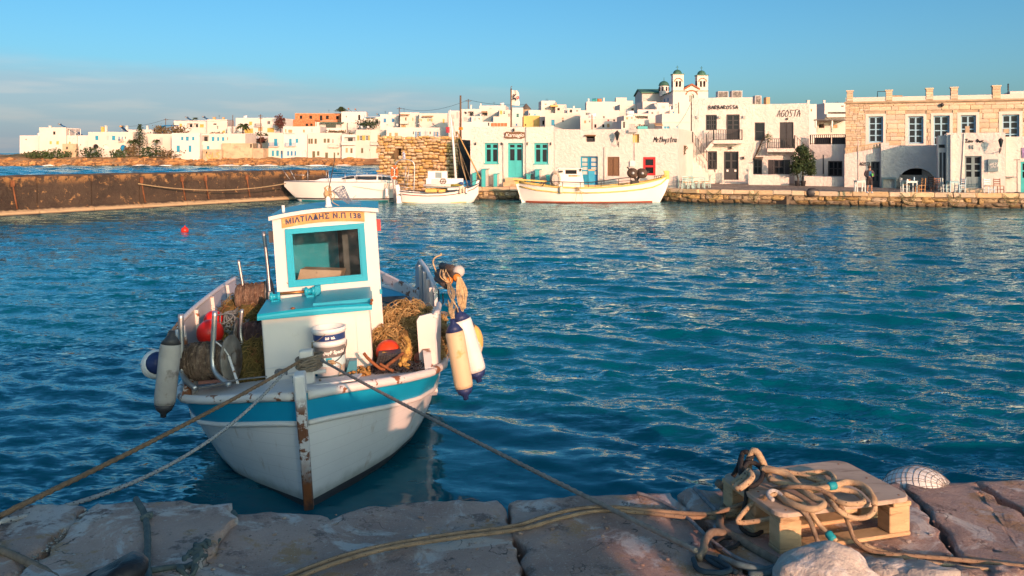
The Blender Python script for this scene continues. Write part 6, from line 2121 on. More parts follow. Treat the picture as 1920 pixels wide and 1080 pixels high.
 m = MB(); f.bx(m,f.u(1066),f.u(1092) - .35,Z_(331,61.1),Z_(328.4,61.1),.01,.03); nb = build(m,'name_board',mk('name_board_varnish',(0.50,0.27,0.08),.5,.2,5),ch)
 build(scribble('EIPHNH NΠ'.replace('Π','H'),f.pt(f.u(1067),Z_(330.7,61.1),.034),f.d*.098,Vector((0,0,.07)),.008),'lettering',mk('dark_red_lettering',(.2,.03,.03)),nb)
 m = MB(); f.bx(m,f.u(1049),f.u(1055),z1 - .22,z1 - .1,.01,.2); m.lathe([(.05,-.1),(.06,.1)],f.pt(f.u(1088),z1 - .06,.1),8); build(m,'navigation_light',darkmetal,ch)
 m = MB()
 Yr = Yc - 1.28
 top = [(1017,349),(1022,342),(1032,340.5),(1090,342),(1120,340.5),(1155,335.5),(1182,332.5)]
 m.tube(smooth_path([P(a,b,Yr + .05) for a,b in top],3),.03,6)
 m.tube([P(a,b,Yr + .05) for a,b in ((1120,345),(1155,341),(1185,338))],.02,5)
 for a,y0,y1 in ((1035,341,351),(1055,341.2,352),(1088,342,352.5),(1103,341.5,352.5),(1127,340,351),(1160,335,348),(1182,332.5,346)):
  m.tube([P(a,y0,Yr + .05),P(a,y1,Yr + .05)],.025,5)
 build(m,'railing',darkmetal,t)
 m = MB()
 for k in range(4):
  m.tube([P(1226 + 4*k,336 - k,Yc - .3),P(1228 + 4*k,329.5 - .5*k,Yc - .2)],.02,5)
 m.tube([P(1226,331,Yc - .2),P(1246,328.5,Yc - .1)],.02,5)
 build(m,'bow_rail',darkmetal,t)
 for px,py in ((1186,324.5),(1203.5,325)):
  c = P(px,py,Yc - .5); m = MB()
  M_ = Matrix.Rotation(rad(90),3,'X')
  m.lathe([(.05,-.28),(.36,-.28),(.36,-.22),(.22,-.2),(.20,0),(.24,.2),(.36,.22),(.36,.28),(.05,.28)],c,14,M_)
  d = build(m,'net_hauler',mk('hauler_rust',(0.075,0.05,0.035),.6,.4,6),t)
  m = MB(); m.lathe([(.02,.285),(.10,.29),(.10,.34),(.02,.35)],c,10,M_); build(m,'hub',steel,d)
 m = MB()
 m.tube([P(1176,313,Yc - .5),P(1184,323,Yc - .5)],.05,6); m.tube([P(1186,325,Yc - .5),P(1193,338,Yc - .5),P(1192,345,Yc - .5)],.09,6); m.tube([P(1203,325,Yc - .5),P(1194,338,Yc - .5)],.09,6)
 m.tube([P(1208,330,Yc - .5),P(1217,321,Yc - .5)],.05,6); m.bbox(X_(1183,Yc - .5),X_(1198,Yc - .5),Yc - .75,Yc - .25,Z_(346,Yc),Z_(338,Yc),.05)
 build(m,'hauler_stand',darkmetal,t)
caique()
def fender(name,p_top,L,r,mat_body,mat_end,label,direction=(0,0,-1),group=None,n=12,parent=None):
 """long cylindrical boat fender hanging down from p_top"""
 d = Vector(direction).normalized()
 q = d.to_track_quat('Z','Y').to_matrix()
 t = thing(name,p_top,label,'fender',group)
 m = MB(); m.lathe([(r*.93,L*.15),(r,L*.2),(r,L*.8),(r*.93,L*.85)],p_top,n,q); build(m,'body',mat_body,t)
 m = MB(); m.lathe([(r*.25,0),(r*.28,L*.05),(r*.55,L*.08),(r*.94,L*.152)],p_top,n,q); build(m,'end_cap',mat_end,t); m = MB(); m.lathe([(r*.94,L*.848),(r*.7,L*.92),(r*.3,L*.96),(r*.26,L)],p_top,n,q)
 build(m,'end_cap',mat_end,t)
 return t
fender('boat_fender',P(1052,348,60.2),.55,.12,mk('cream_fender',(.7,.62,.45),.5),yellow_rail,'cream fender hanging amidships on the large white wooden boat')
m = MB(); c = P(1041.5,336,61.2)
for k in range(4):
 m.tube([c + Vector((.34*math.cos(a)*(1 - .1*k),-.1*k,.55*math.sin(a)*(1 - .1*k))) for a in np.linspace(0,6.28,16)],.055,5)
build(m,'net_ring',mk('net_floats',(.62,.58,.5),.8,.5,9,(.25,.18,.1),(.5,.55),9),None,'ring of white net floats hung behind the wheelhouse of the large wooden boat','fishing net')
m = MB(); a = P(1105,350,60.9);
m.obox(a,(X_(1116,60.9) - a.x,0,0),(0,.06,0),(0,.45,Z_(320,60.9) - a.z))
bl = build(m,'painted_board',azure,None,'blue painted board leaning on the rail of the large wooden boat','board')
m = MB(); m.obox(a + Vector((-.05,-.03,-.02)),(X_(1116,60.9) - a.x + .1,0,0),(0,.08,0),(0,.02,.14)); m.obox(a + Vector((-.03,.42,Z_(320.5,60.9) - a.z)),(X_(1116,60.9) - a.x + .06,0,0),(0,.1,0),(0,.02,.10))
build(m,'edge_strip',tan,bl)
m = MB()
m.tube(smooth_path([P(1084,352,60.15),P(1080,370,60.1),P(1079,381,60.0)],5),.012,4); m.tube(smooth_path([P(1085,352,60.15),P(1091,368,60.1),P(1091,381,60.0)],5),.012,4); m.tube(smooth_path([P(1084,354,60.1),P(1092,360,60.1),P(1106,362,60.1)],4),.012,4)
for k in range(4): m.tube(smooth_path([P(1081 + k,351,60.1),P(1080 + 2*k,358,60.05),P(1086 - k,353,60.1)],4),.018,4)
build(m,'hanging_line',rope_tan,None,'loose lines knotted on the gunwale of the large white wooden boat','rope')
def yacht():
 Yc = 63.2
 t = thing('yacht',(X_(640,Yc),Yc,0),'sleek white sailing yacht with smoked windows, moored bow towards the breakwater','yacht')
 P0 = [(533,.02,.05,1.05,340.5),(545,.05,.32,.55,340.7),(556,.12,.6,.12,341),(568,.28,.85,-.3,341.2),(600,.8,1.3,-.5,341.8),(650,1.2,1.6,-.5,342.2),(700,1.2,1.6,-.5,342.4),(730,.95,1.45,-.4,342.6),(741,.75,1.35,-.1,343)]
 st = [(X_(px,Yc),Yc,wlh,gb,zk,Z_(py,Yc - gb)) for px,wlh,gb,zk,py in P0]
 gel = mk('yacht_gelcoat',(0.80,0.77,0.72),.25,.02,.5)
 m,secs = hull_mesh(st,10)
 hl = build(m,'hull',gel,t)
 m = MB(); s_ = secs[-1]; m.poly(s_[::-1]); build(m,'transom',gel,t)
 m = MB(); m.smooth = True
 for z0,z1,mt,nm in ((.16,.26,charcoal,'boot_stripe'),(-.1,.13,tealbottom,'antifouling')):
  low = []
  for s_ in secs:
   pts = s_[:len(s_) // 2 + 1][::-1]
   def at(z):
    for a,b in zip(pts,pts[1:]):
     if a[2] <= z <= b[2]:
      u = (z - a[2])/max(1e-6,b[2] - a[2]); return (a[0],a[1] + (b[1] - a[1])*u - .025,z)
   q0 = [at(z0 + (z1 - z0)*k/4) for k in range(5)]
   if all(q0): low.append(q0)
  m = MB(); m.smooth = True; m.loft(low,flip=True); build(m,nm,mt,t)
 m = MB()
 for a,b in zip(secs,secs[1:]):
  m.poly([a[0],b[0],b[-1],a[-1]])
 build(m,'deck',gel,t)
 m = MB(); m.tube([(s_[0][0],s_[0][1],s_[0][2] + .03) for s_ in secs],.03,5); m.tube([(s_[-1][0],s_[-1][1],s_[-1][2] + .03) for s_ in secs],.03,5); build(m,'toe_rail',steel,t)
 prof = [(588,341,338.5,.7),(600,341,335,.85),(636,341,334,1.0),(654,341,329.5,1.05),(676,341,328,1.1),(712,341,328,1.1),(733,341,331,1.1),(736,341,337,1.1)]
 m = MB(); secs2 = []
 for px,yb_,yt_,hb in prof:
  x = X_(px,Yc - .9); zb,zt = Z_(yb_,Yc - hb) - .05,Z_(yt_,Yc - hb)
  secs2.append([(x,Yc - hb,zb),(x,Yc - hb*.98,zb + (zt - zb)*.3),(x,Yc - hb*.86,zb + (zt - zb)*.92),(x,Yc - hb*.7,zt),(x,Yc + hb*.7,zt),(x,Yc + hb*.86,zb + (zt - zb)*.92),(x,Yc + hb,zb)])
 m.loft(secs2,cap=True); build(m,'coach_roof',gel,t)
 m = MB()
 for xs,up in (((640,652,664,664,654,641),(335,331,330,334.5,335.5,336)),((667,690,706,706,690,667),(330.3,330,330.2,337,337.3,336.6)),((709,722,732,734,722,709),(330.5,331.3,332.6,337.6,337.6,337.2))):
  pts = []
  for x,y in zip(xs,up):
   k = (y - 327)/14
   pts.append(P(x,y,Yc - 1.02 - .10*k))
  m.poly(pts[::-1]); m.poly([p + Vector((0,.05,0)) for p in pts])
 build(m,'window',glass,t)
 m = MB()
 Yn = Yc - 1.35
 for px,y0,y1,Yq in ((577,318,341,Yc - .95),(616,320,342,Yc - 1.3),(647,322,342,Yc - 1.45),(669,320.5,342,Yc - 1.5),(716,322,342.5,Yc - 1.45),(612,321,334,Yc + 1.2),(688,323,330,Yc + 1.4)):
  m.tube([P(px,y0,Yq),P(px,y1,Yq)],.022,5)
 m.tube([P(530,318,Yc - .25),P(543,336,Yc - .3)],.022,5); m.tube([P(543,317,Yc + .3),P(553,335,Yc + .4)],.022,5); m.tube([P(549,328,Yc - .4),P(571,328.5,Yc - .7)],.018,5); m.tube([P(549,328,Yc - .4),P(554,338,Yc - .4)],.018,5)
 m.tube([P(609,321,Yc + 1.2),P(619,320,Yc + 1.2)],.018,5)
 build(m,'stanchion',steel,t)
 m = MB(); m.tube([P(577,329,Yc - .95),P(616,331,Yc - 1.3),P(669,330,Yc - 1.5),P(716,332,Yc - 1.45)],.007,4); build(m,'guard_wire',steel,t)
 m = MB(); m.tube([P(595,340.5,Yc - 1.3),P(725,358,Yc - 1.75)],.012,4); build(m,'line',rope_tan,t)
 m = MB()
 for k,px in enumerate((723,727,731.5)):
  m.tube(smooth_path([P(px,343,Yc - 1.55),P(px - 1,352,Yc - 1.6),P(px + 2,360,Yc - 1.55)],4),.018,5)
 build(m,'boarding_rope',rope_tan,t)
yacht()
fender('boat_fender',P(725,351,61.4),.75,.11,white_paint,greywash,'grey-white fender hanging at the stern quarter of the yacht')
def striped_boat():
 Yc = 61.2
 t = thing('wooden_boat',(X_(815,Yc),Yc,0),'small white wooden boat with a red stripe, tubular stern arch and leaning mast','boat')
 P0 = [(748,.5,.62,-.15,357.5),(757,.72,.9,-.25,359),(775,.88,1.02,-.3,361),(800,.95,1.08,-.32,362.5),(830,.92,1.06,-.32,362),(855,.7,.95,-.3,358.5),(875,.38,.7,-.25,353.5),(888,.1,.4,.05,349),(897,.02,.05,.6,344)]
 st = [(X_(px,Yc),Yc,a,b,zk,Z_(py,Yc - b)) for px,a,b,zk,py in P0]
 m,secs = hull_mesh(st,12)
 build(m,'hull',hull_white,t)
 m = MB(); m.smooth = True; m.poly(secs[0][::-1]); build(m,'transom',W3,t)
 m = MB()
 n2 = len(secs[0])
 for idx,sg in ((0,1),(n2 - 1,-1)):
  m.tube([(s_[idx][0],s_[idx][1] - sg*.015,s_[idx][2]) for s_ in secs],.035,5)
 build(m,'gunwale',mk('navy_paint',(.02,.05,.09),.5),t)
 m = MB(); m.tube([(s_[2][0],s_[2][1] - .012,s_[2][2]) for s_ in secs[1:]],.028,5); build(m,'red_stripe',red,t)
 m = MB(); m.tube([(s_[8][0],s_[8][1] - .01,.05) for s_ in secs[1:-2]],.03,5); build(m,'waterline_stripe',yellow_rail,t)
 m = MB()
 for a,b in zip(secs,secs[1:]):
  m.poly([(a[0][0],a[0][1],a[0][2] - .18),(b[0][0],b[0][1],b[0][2] - .18),(b[-1][0],b[-1][1],b[-1][2] - .18),(a[-1][0],a[-1][1],a[-1][2] - .18)])
 build(m,'deck',W3,t)
 m = MB(); a_ = [P(x,y,Yc - .75) for x,y in ((741,347),(748.5,346),(751,360),(756,382),(744,382),(743.5,362))]
 m.loft([a_,[p + Vector((0,.07,0)) for p in a_]],closed=True,cap=True); build(m,'rudder',white_paint,t)
 m = MB()
 for k in range(3): m.tube(smooth_path([P(745 + 4*k,366 - k,Yc - .78),P(748 + 4*k,365 + 2*(k % 2),Yc - .78),P(751 + 4*k,364,Yc - .78)],3),.02,4)
 m.tube([P(751,361,Yc - .79),P(754,381,Yc - .79)],.012,4)
 build(m,'rudder_lettering',print_black,t)
 for Yh in (Yc - .62,Yc + .55):
  m = MB(); m.tube(smooth_path([P(x,y,Yh) for x,y in ((740.5,358),(739.5,330),(741,310),(748,301),(758,298.5),(770,301),(776.5,308),(777,330),(776,358))],5),.04,7); build(m,'arch_tube',steel,t)
 m = MB()
 for y in (306,318,345,352): m.tube([P(741,y,Yc - .62),P(741,y,Yc + .55)],.025,5)
 for y in (300,318,346,352): m.tube([P(774,y + 2,Yc - .62),P(774,y + 2,Yc + .55)],.025,5)
 for y in (330,345,352): m.tube([P(741,y,Yc - .62),P(776,y,Yc - .62)],.02,5)
 m.tube([P(762,312,Yc),P(757,352,Yc)],.025,5); m.tube([P(767,312,Yc),P(763,352,Yc)],.025,5)
 build(m,'arch_brace',steel,t)
 f = Fac(797,Yc - .35,846,Yc - .35)
 m = MB(); f.bx(m,f.u(799),f.u(839),Z_(352,Yc),Z_(334,Yc),-.8,0); f.bx(m,f.u(802),f.u(838),Z_(334,Yc) + .001,Z_(321,Yc),-.8,-.05); f.bx(m,f.u(839) + .001,f.u(868),Z_(356,Yc),Z_(334.5,Yc),-.75,-.08)
 cb = build(m,'cabin',white_paint,t)
 m = MB(); f.bx(m,f.u(816),f.u(828),Z_(334,Yc) + .02,Z_(323,Yc),-.049,-.03); build(m,'window',greyblue,cb)
 m = MB(); f.bx(m,f.u(809),f.u(823),Z_(344,Yc),Z_(335,Yc),.002,.02); build(m,'locker_door',W3,cb)
 m = MB(); c = P(831,340,Yc - .5); m.tube([c + Vector((.19*math.cos(a),0,.19*math.sin(a))) for a in np.linspace(0,6.28,15)[:-1]],.025,5,closed=True)
 for k in range(3):
  a = k*math.pi/3; m.tube([c - Vector((.25*math.cos(a),0,.25*math.sin(a))),c + Vector((.25*math.cos(a),0,.25*math.sin(a)))],.014,4)
 build(m,'steering_wheel',brownwood,cb)
 m = MB(); m.tube([P(855.5,346,Yc),P(850,270,Yc),P(844,206,Yc)],[.09,.08,.05],8); build(m,'mast',white_paint,t)
 m = MB(); m.tube([P(856.5,246,Yc - .2),P(901,336,Yc - .2)],.05,7); build(m,'boom',mk('varnished_spar',(.45,.28,.10),.5,.1,3),t)
 m = MB()
 for a,b in (((844,206),(878,352)),((846,240),(885,345)),((850,250),(862,310))): m.tube([P(*a,Yc),P(*b,Yc - .5)],.012,4)
 m.tube(smooth_path([P(862,285,Yc - .1),P(866,310,Yc - .1),P(876,343,Yc - .1)],4),.03,5)
 build(m,'rigging',rope_tan,t)
 m = MB(); pts = smooth_path([P(x,y,Yc - .5) for x,y in ((855,348),(876,345),(890,339),(897,338))],4); m.tube(pts,.022,5); m.tube([P(876,345,Yc - .5),P(876,354,Yc - .6)],.02,5)
 build(m,'bow_rail',darkmetal,t)
 m = MB(); a_ = [P(x,y,Yc - .06) for x,y in ((889,352),(896,352),(899,338),(895,337),(892,345))]; m.loft([a_,[p + Vector((0,.12,0)) for p in a_]],closed=True,cap=True); build(m,'stem',white_paint,t)
 m = MB(); m.smooth = True
 def flag(x0,y0,w,h,mat,nm,Yf,sk=0):
  m = MB(); m.smooth = True
  m.loft([[P(x0 + w*i/6,y0 + h*j/4 + sk*i/6,Yf) + Vector((0,.05*math.sin(i + j*.6),0)) for j in range(5)] for i in range(7)])
  build(m,nm,mat,t)
 flag(836,238,7,11,mk('faded_red_flag',(.42,.05,.07),.8,.2,3),'flag',Yc)
 flag(860,238.5,8,5,mk('yellow_red_flag',(.72,.20,.02),.8,.4,5),'flag',Yc - .2)
 m = MB(); m.tube([P(758,299,Yc),P(757.5,282,Yc)],.015,4); build(m,'flag_staff',white_paint,t)
 bwf = NT('blue_white_flag'); wv = bwf.node('ShaderNodeTexWave'); wv.inputs['Scale'].default_value = 3.2; wv.bands_direction = 'Z'; bwf.l.new(bwf.co(),wv.inputs[0])
 bwf.put(bwf.mix(bwf.rng(wv.outputs[1],.45,.55),(.03,.10,.35),(.75,.75,.75)),bwf.b.inputs['Base Color'])
 flag(755,284,5,13,bwf.m,'flag',Yc - .05,3)
 m = MB(); f.bx(m,f.u(798),f.u(842),Z_(349,Yc),Z_(345,Yc),.35,.47); m.tube([f.pt(f.u(795),Z_(347,Yc),.4),f.pt(f.u(846),Z_(347,Yc),.4)],.10,8)
 build(m,'rolled_sail',W2,t)
 m = MB(); m.tube([f.pt(f.u(845),Z_(347,Yc),.4),f.pt(f.u(866),Z_(346,Yc),.38)],.085,8); build(m,'sail_cover',mk('olive_sail_cover',(.22,.19,.03),.8,.2,3),t)
striped_boat()
m = MB(); c = P(739.5,323,60.4); m.tube([c + Vector((.16*math.cos(a),.12*math.cos(a),.42*math.sin(a))) for a in np.linspace(0,6.283,19)[:-1]],.085,8,closed=True)
lr = build(m,'life_ring',mk('life_ring_orange',(.75,.12,.02),.5,.08,3),None,'orange life ring hung on the stern arch of the small striped boat','life ring')
m = MB()
for a in (0.8,2.4,3.9,5.5):
 q = c + Vector((.16*math.cos(a),.12*math.cos(a),.42*math.sin(a))); m.ball(q,.095,8)
build(m,'band',white_paint,lr)
fcm = mk('old_cream_fender',(.66,.56,.40),.6,.1,4)
fender('boat_fender',P(863,350,60.2),.52,.085,fcm,fcm,'first of two cream fenders on the bow of the small striped boat',group='fenders on the striped boat')
fender('boat_fender',P(869,349,60.3),.46,.085,fcm,fcm,'second cream fender from the mast on the bow of the small striped boat',group='fenders on the striped boat')
fender('boat_fender',P(874.5,351,60.4),.48,.07,white_paint,charcoal,'white fender with a dark tip nearest the stem of the small striped boat',group='fenders on the striped boat')
m = MB(); m.ball(P(864,344,60.5),.14,10,(1.2,1,.9),.2,2); build(m,'bundled_cover',mk('blue_tarp',(.02,.07,.20),.6,.3,5),None,'small dark blue bundle on the rail of the striped boat','bundle')
m = MB(); m.bbox(X_(797,61),X_(820,61),60.9,61.3,Z_(361,61),Z_(354,61),.05); m.bbox(X_(822,61),X_(835,61),60.9,61.4,Z_(361,61),Z_(355,61),.03)
build(m,'yellow_oilskin',yellow_rail,None,'yellow oilskins and boxes in the well of the striped boat','oilskin')
m = MB(); m.ball((X_(872,68),68.4,.75),.75,12,(1.6,.8,.75),.25,4); build(m,'covered_dinghy',mk('sky_blue_tarp',(.03,.28,.52),.6,.2,4),None,'bright blue tarpaulin over a dinghy beside the first taverna','dinghy')
m = MB(); c = P(346.5,433,39.0); m.ball((c.x,c.y,.03),.17,16,(1,1,.95)); m.tube([(c.x,c.y,.15),(c.x,c.y,.24)],.03,6)
build(m,'mooring_buoy',mk('red_buoy_paint',(.62,.03,.015),.35,.08,3),None,'small red buoy floating alone on the open water','buoy')
# --- the fishing boat in front
BM = Matrix.Translation((-2.0,8.62,0)) @ Matrix.Rotation(rad(8.9),4,'Z') @ Matrix.Rotation(rad(-3.9),4,'Y')
BI = BM.inverted()
def BP(px,py,y):
 """point of the boat's own frame seen at that pixel, on the plane y metres aft of the stem"""
 o = BI @ Vector((0,0,H)); d = BI.to_3x3() @ (P(px,py,1.0) - Vector((0,0,H)))
 return o + d*((y - o.y)/d.y)
def BD(px,py,z):
 """the same, on the plane z metres above the boat's waterline"""
 o = BI @ Vector((0,0,H)); d = BI.to_3x3() @ (P(px,py,1.0) - Vector((0,0,H)))
 return o + d*((z - o.z)/d.z)
def bb(m,name,mat,parent=None,label=None,cat=None,group=None,kind=None,sm=None):
 return build(m,name,mat,parent,label,cat,group,kind,M=BM,sm=sm)
class LFac(Fac):
 def __init__(s,A,B):
  s.A,s.B = Vector(A),Vector(B); s.L = (s.B - s.A).length; s.d = (s.B - s.A)/s.L
  s.n = Vector((s.d.y,-s.d.x,0)).normalized()
 def pt(s,u,z,o=0.0):
  return s.A + s.d*u + s.n*o + Vector((0,0,z))
boat_white = mk('boat_white_worn',(0.70,0.665,0.63),0.38,0.03,1.2,(0.60,0.55,0.49),(0.66,0.80),3.0,0.15,12,.01,col3=(0.22,0.085,0.035),c3=(0.70,0.72),c3s=9)
boat_rust = mk('boat_white_peeling',(0.70,0.67,0.64),0.45,0.04,1.2,(0.25,0.10,0.045),(0.555,0.585),4.5,0.3,20,.01,col3=(0.10,0.055,0.04),c3=(0.66,0.69),c3s=16)
deck_mat = mk('boat_deck_paint',(0.66,0.65,0.64),0.5,0.06,2.5,(0.45,0.41,0.37),(0.60,0.72),5,0.4,30,.008)
boat_blue = mk('boat_turquoise_paint',(0.010,0.36,0.50),0.38,0.06,2.0,(0.03,0.25,0.34),(0.62,0.75),4)
boat_blue2 = mk('boat_deep_turquoise',(0.012,0.31,0.44),0.35,0.06,2.0)
inner_grey = mk('boat_inner_grey',(0.52,0.54,0.57),0.55,0.05,2.0,(0.34,0.26,0.2),(0.64,0.74),4)
FB = thing('fishing_boat',BM @ Vector((0,0,0)),'white and turquoise wooden fishing boat moored bow-on to the near quay, laden with nets','fishing boat')
S_ = [0,.12,.32,.65,1.05,1.6,2.2,3,4,5,6,6.8,7.4,7.8]
GB = [.05,.30,.64,1.03,1.33,1.51,1.57,1.60,1.60,1.58,1.52,1.12,.70,.1]
WL = [.02,.11,.26,.52,.80,1.05,1.22,1.38,1.42,1.34,1.05,.7,.3,.02]
ZG = [1.13,1.12,1.085,1.02,.955,.885,.86,.85,.85,.87,.92,1.0,1.06,1.1]
ss = list(np.concatenate([np.linspace(0,.3,7),np.linspace(.4,1.6,13),np.linspace(1.8,7.8,22)]))
gb = lambda s: interp(S_,GB,s)
wlh = lambda s: interp(S_,WL,s)
zg = lambda s: interp(S_,ZG,s)
ZK = -.35
def half(s,z):
 if z < 0:
  return wlh(s)*max(0,(z - ZK)/-ZK) ** .6
 return wlh(s) + (gb(s) - wlh(s))*(z/zg(s)) ** .95
BAND = .295
def hull_part(z_of,name,mat,flip=True,n=9):
 m = MB(); m.smooth = True
 for sg in (-1,1):
  secs = []
  for s in ss:
   z0,z1 = z_of(s)
   secs.append([(sg*half(s,z0 + (z1 - z0)*k/(n - 1)),s,z0 + (z1 - z0)*k/(n - 1)) for k in range(n)])
  m.loft(secs,flip=(sg < 0))
 return bb(m,name,mat,FB)
hull_part(lambda s: (ZK,.07),'antifouling',charcoal)
hull_m = NT('boat_hull_paint')
hsx = hull_m.node('ShaderNodeSeparateXYZ'); hull_m.l.new(hull_m.co(),hsx.inputs[0])
hc = hull_m.mix(hull_m.rng(hull_m.noise(1.3),.3,.7),(0.72,0.70,0.68),(0.77,0.75,0.72))
hc = hull_m.mix(hull_m.math('MULTIPLY',hull_m.rng(hull_m.noise(3.0,6,.6,vec=hull_m.co('Object',(3,3,.5))),.60,.74),.5),hc,(0.46,0.36,0.26))
hc = hull_m.mix(hull_m.math('MULTIPLY',hull_m.math('SUBTRACT',1.0,hull_m.rng(hull_m.math('ADD',hsx.outputs[2],hull_m.math('MULTIPLY',hull_m.noise(4.0),.2)),.16,.30)),.75),hc,(0.30,0.29,0.24))
hc = hull_m.mix(hull_m.rng(hull_m.noise(11,7,.7),.735,.75),hc,(0.25,0.12,0.06))
runs = hull_m.rng(hull_m.noise(1.0,6,.65,vec=hull_m.co('Object',(9,9,.9))),.60,.72)
hc = hull_m.mix(hull_m.math('MULTIPLY',runs,.40),hc,(0.42,0.27,0.15))
seamw = hull_m.node('ShaderNodeTexWave'); seamw.inputs['Scale'].default_value = 2.6; seamw.inputs['Distortion'].default_value = .5; seamw.bands_direction = 'Z'; seamw.wave_profile = 'SAW'
hull_m.l.new(hull_m.co(),seamw.inputs[0])
hc = hull_m.mix(hull_m.math('MULTIPLY',hull_m.rng(seamw.outputs[1],.955,.99),.35),hc,(0.33,0.31,0.29))
hc = hull_m.mix(hull_m.math('MULTIPLY',hull_m.rng(hull_m.noise(26,6,.75),.62,.72),.3),hc,(0.52,0.49,0.45))
hull_m.put(hc,hull_m.b.inputs['Base Color'])
hull_m.b.inputs['Roughness'].default_value = .36
wvn = hull_m.node('ShaderNodeTexWave'); wvn.inputs['Scale'].default_value = 2.2; wvn.inputs['Distortion'].default_value = .6; wvn.bands_direction = 'Z'; wvn.wave_profile = 'SAW'
hull_m.l.new(hull_m.co(),wvn.inputs[0])
hull_m.put(hull_m.bump(hull_m.noise(9,5),.25,.01,hull_m.bump(wvn.outputs[1],.25,.006)),hull_m.b.inputs['Normal'])
hull_part(lambda s: (.07,zg(s) - BAND),'hull',hull_m.m)
hull_part(lambda s: (zg(s) - BAND,zg(s)),'painted_band',mk('hull_band_blue',(.008,.30,.50),.36,.06,2.0,(.03,.20,.30),(.60,.75),4,col3=(.55,.53,.5),c3=(.735,.75),c3s=11),n=4)
def side_tube(dz,r,out,name,mat,s0=0.0,s1=7.8,zsc=1.0):
 m = MB(); m.smooth = True
 for sg in (-1,1):
  pts = []
  for s in [x for x in ss if s0 <= x <= s1]:
   z = zg(s) + dz
   pts.append((sg*(half(s,z) + out),s,z))
  m.tube(pts,r,8)
 return bb(m,name,mat,FB)
side_tube(-.022,.048,.014,'gunwale',boat_rust)
side_tube(-BAND,.028,.008,'rubbing_strake',boat_white)
stem_m = NT('stem_rust')
c = stem_m.mix(stem_m.rng(stem_m.noise(6.5,8,.70),.50,.55),(0.70,0.67,0.65),(0.19,0.07,0.03))
sx = stem_m.node('ShaderNodeSeparateXYZ'); stem_m.l.new(stem_m.co(),sx.inputs[0])
lowm = stem_m.math('SUBTRACT',1.0,stem_m.rng(stem_m.math('ADD',sx.outputs[2],stem_m.math('MULTIPLY',stem_m.noise(3,5),.5)),.45,.75))
c2_ = stem_m.mix(stem_m.rng(stem_m.noise(6,8,.7),.4,.6),(0.22,0.07,0.02),(0.06,0.03,0.02))
topm = stem_m.rng(sx.outputs[2],.95,1.15)
c = stem_m.mix(lowm,c,c2_)
c = stem_m.mix(stem_m.math('MULTIPLY',topm,.9),c,(0.74,0.72,0.7))
stem_m.put(c,stem_m.b.inputs['Base Color']); stem_m.b.inputs['Roughness'].default_value = .6
stem_m.put(stem_m.bump(stem_m.noise(14,7,.7),.5,.015),stem_m.b.inputs['Normal'])
m = MB()
secs = []
for z,y0,y1,w in ((-.6,-.02,.12,.05),(0,-.055,.10,.046),(.5,-.085,.06,.048),(1.0,-.12,.05,.050),(1.2,-.13,.06,.053),(1.325,-.14,.08,.056),(1.34,-.125,.065,.046)):
 secs.append([(-w,y0 + .015,z),(-w*.7,y0,z),(w*.7,y0,z),(w,y0 + .015,z),(w,y1,z),(-w,y1,z)])
m.loft(secs,closed=True,cap=True)
bb(m,'stem',stem_m.m,FB)
m = MB(); m.smooth = False
K = 10
def deck_sec(s,z,inset=.03,camber=.05):
 w = max(.01,gb(s) - inset)
 return [(w*(2*k/K - 1),s,z + camber*(1 - (2*k/K - 1) ** 2)) for k in range(K + 1)]
m.loft([deck_sec(s,zg(s) - .012) for s in ss if s <= 1.75],flip=True)
m.loft([deck_sec(s,.52,.10,0) for s in ss if s >= 1.6],flip=True)
m.loft([deck_sec(1.752,zg(1.75) - .02,.05),deck_sec(1.754,.5,.10,0)])
bb(m,'deck',deck_mat,FB)
m = MB()
for sg in (-1,1):
 secs = [[(sg*(gb(s) - .07),s,zg(s)),(sg*(gb(s) - .13),s,.45)] for s in ss if s >= 1.7 and s < 7.7]
 m.loft(secs,flip=(sg > 0))
bb(m,'inner_planking',inner_grey,FB)
def bulwark(sg,s0,s1,top0,top1,name='bulwark',round_aft=True,flare=.03):
 sl = list(np.linspace(s0,s1,14))
 secs = []
 for s in sl:
  u = (s - s0)/(s1 - s0)
  zt = top0 + (top1 - top0)*u
  if round_aft:
   e = max(0,(u - .93)/.07); zt -= .16*e*e
  e2 = max(0,(.05 - u)/.05); zt -= .05*e2*e2
  zb = zg(s) - .02
  w = gb(s) - .035
  secs.append([(sg*w,s,zb),(sg*(w + flare),s,zt),(sg*(w + flare - .045),s,zt),(sg*(w - .045),s,zb)])
 m = MB(); m.loft(secs,closed=True,cap=True,flip=(sg > 0)); b = bb(m,name,inner_grey,FB)
 m = MB(); m.tube([(q[1][0] - sg*.022,q[1][1],q[1][2] + .004) for q in secs],.034,8); bb(m,'cap_rail',boat_white,b)
 for q in secs[1:-1:3]:
  m = MB(); m.obox(Vector(q[3]) + Vector((-sg*.005,-.03,0)),Vector(q[2]) - Vector(q[3]),Vector((0,.06,0)),Vector((-sg*.045,0,0)))
  bb(m,'stanchion',boat_rust if sg < 0 else boat_white,b)
 return b
bulwark(-1,1.42,6.25,1.60,1.56)
bulwark(1,1.46,2.35,1.50,1.46,round_aft=False)
bulwark(1,3.25,6.1,1.50,1.60)
m = MB()
a_ = [Vector((x,1.455,z)) for x,z in ((gb(1.45) - .05,zg(1.45) - .02),(gb(1.45) - .02,1.48),(gb(1.45) - .06,1.52),(gb(1.45) - .20,1.50),(gb(1.45) - .235,1.45),(gb(1.45) - .235,zg(1.45) - .02))]
m.loft([a_,[p + Vector((0,.045,0)) for p in a_]],closed=True,cap=True,flip=True)
bb(m,'bulwark_end',boat_white,FB)
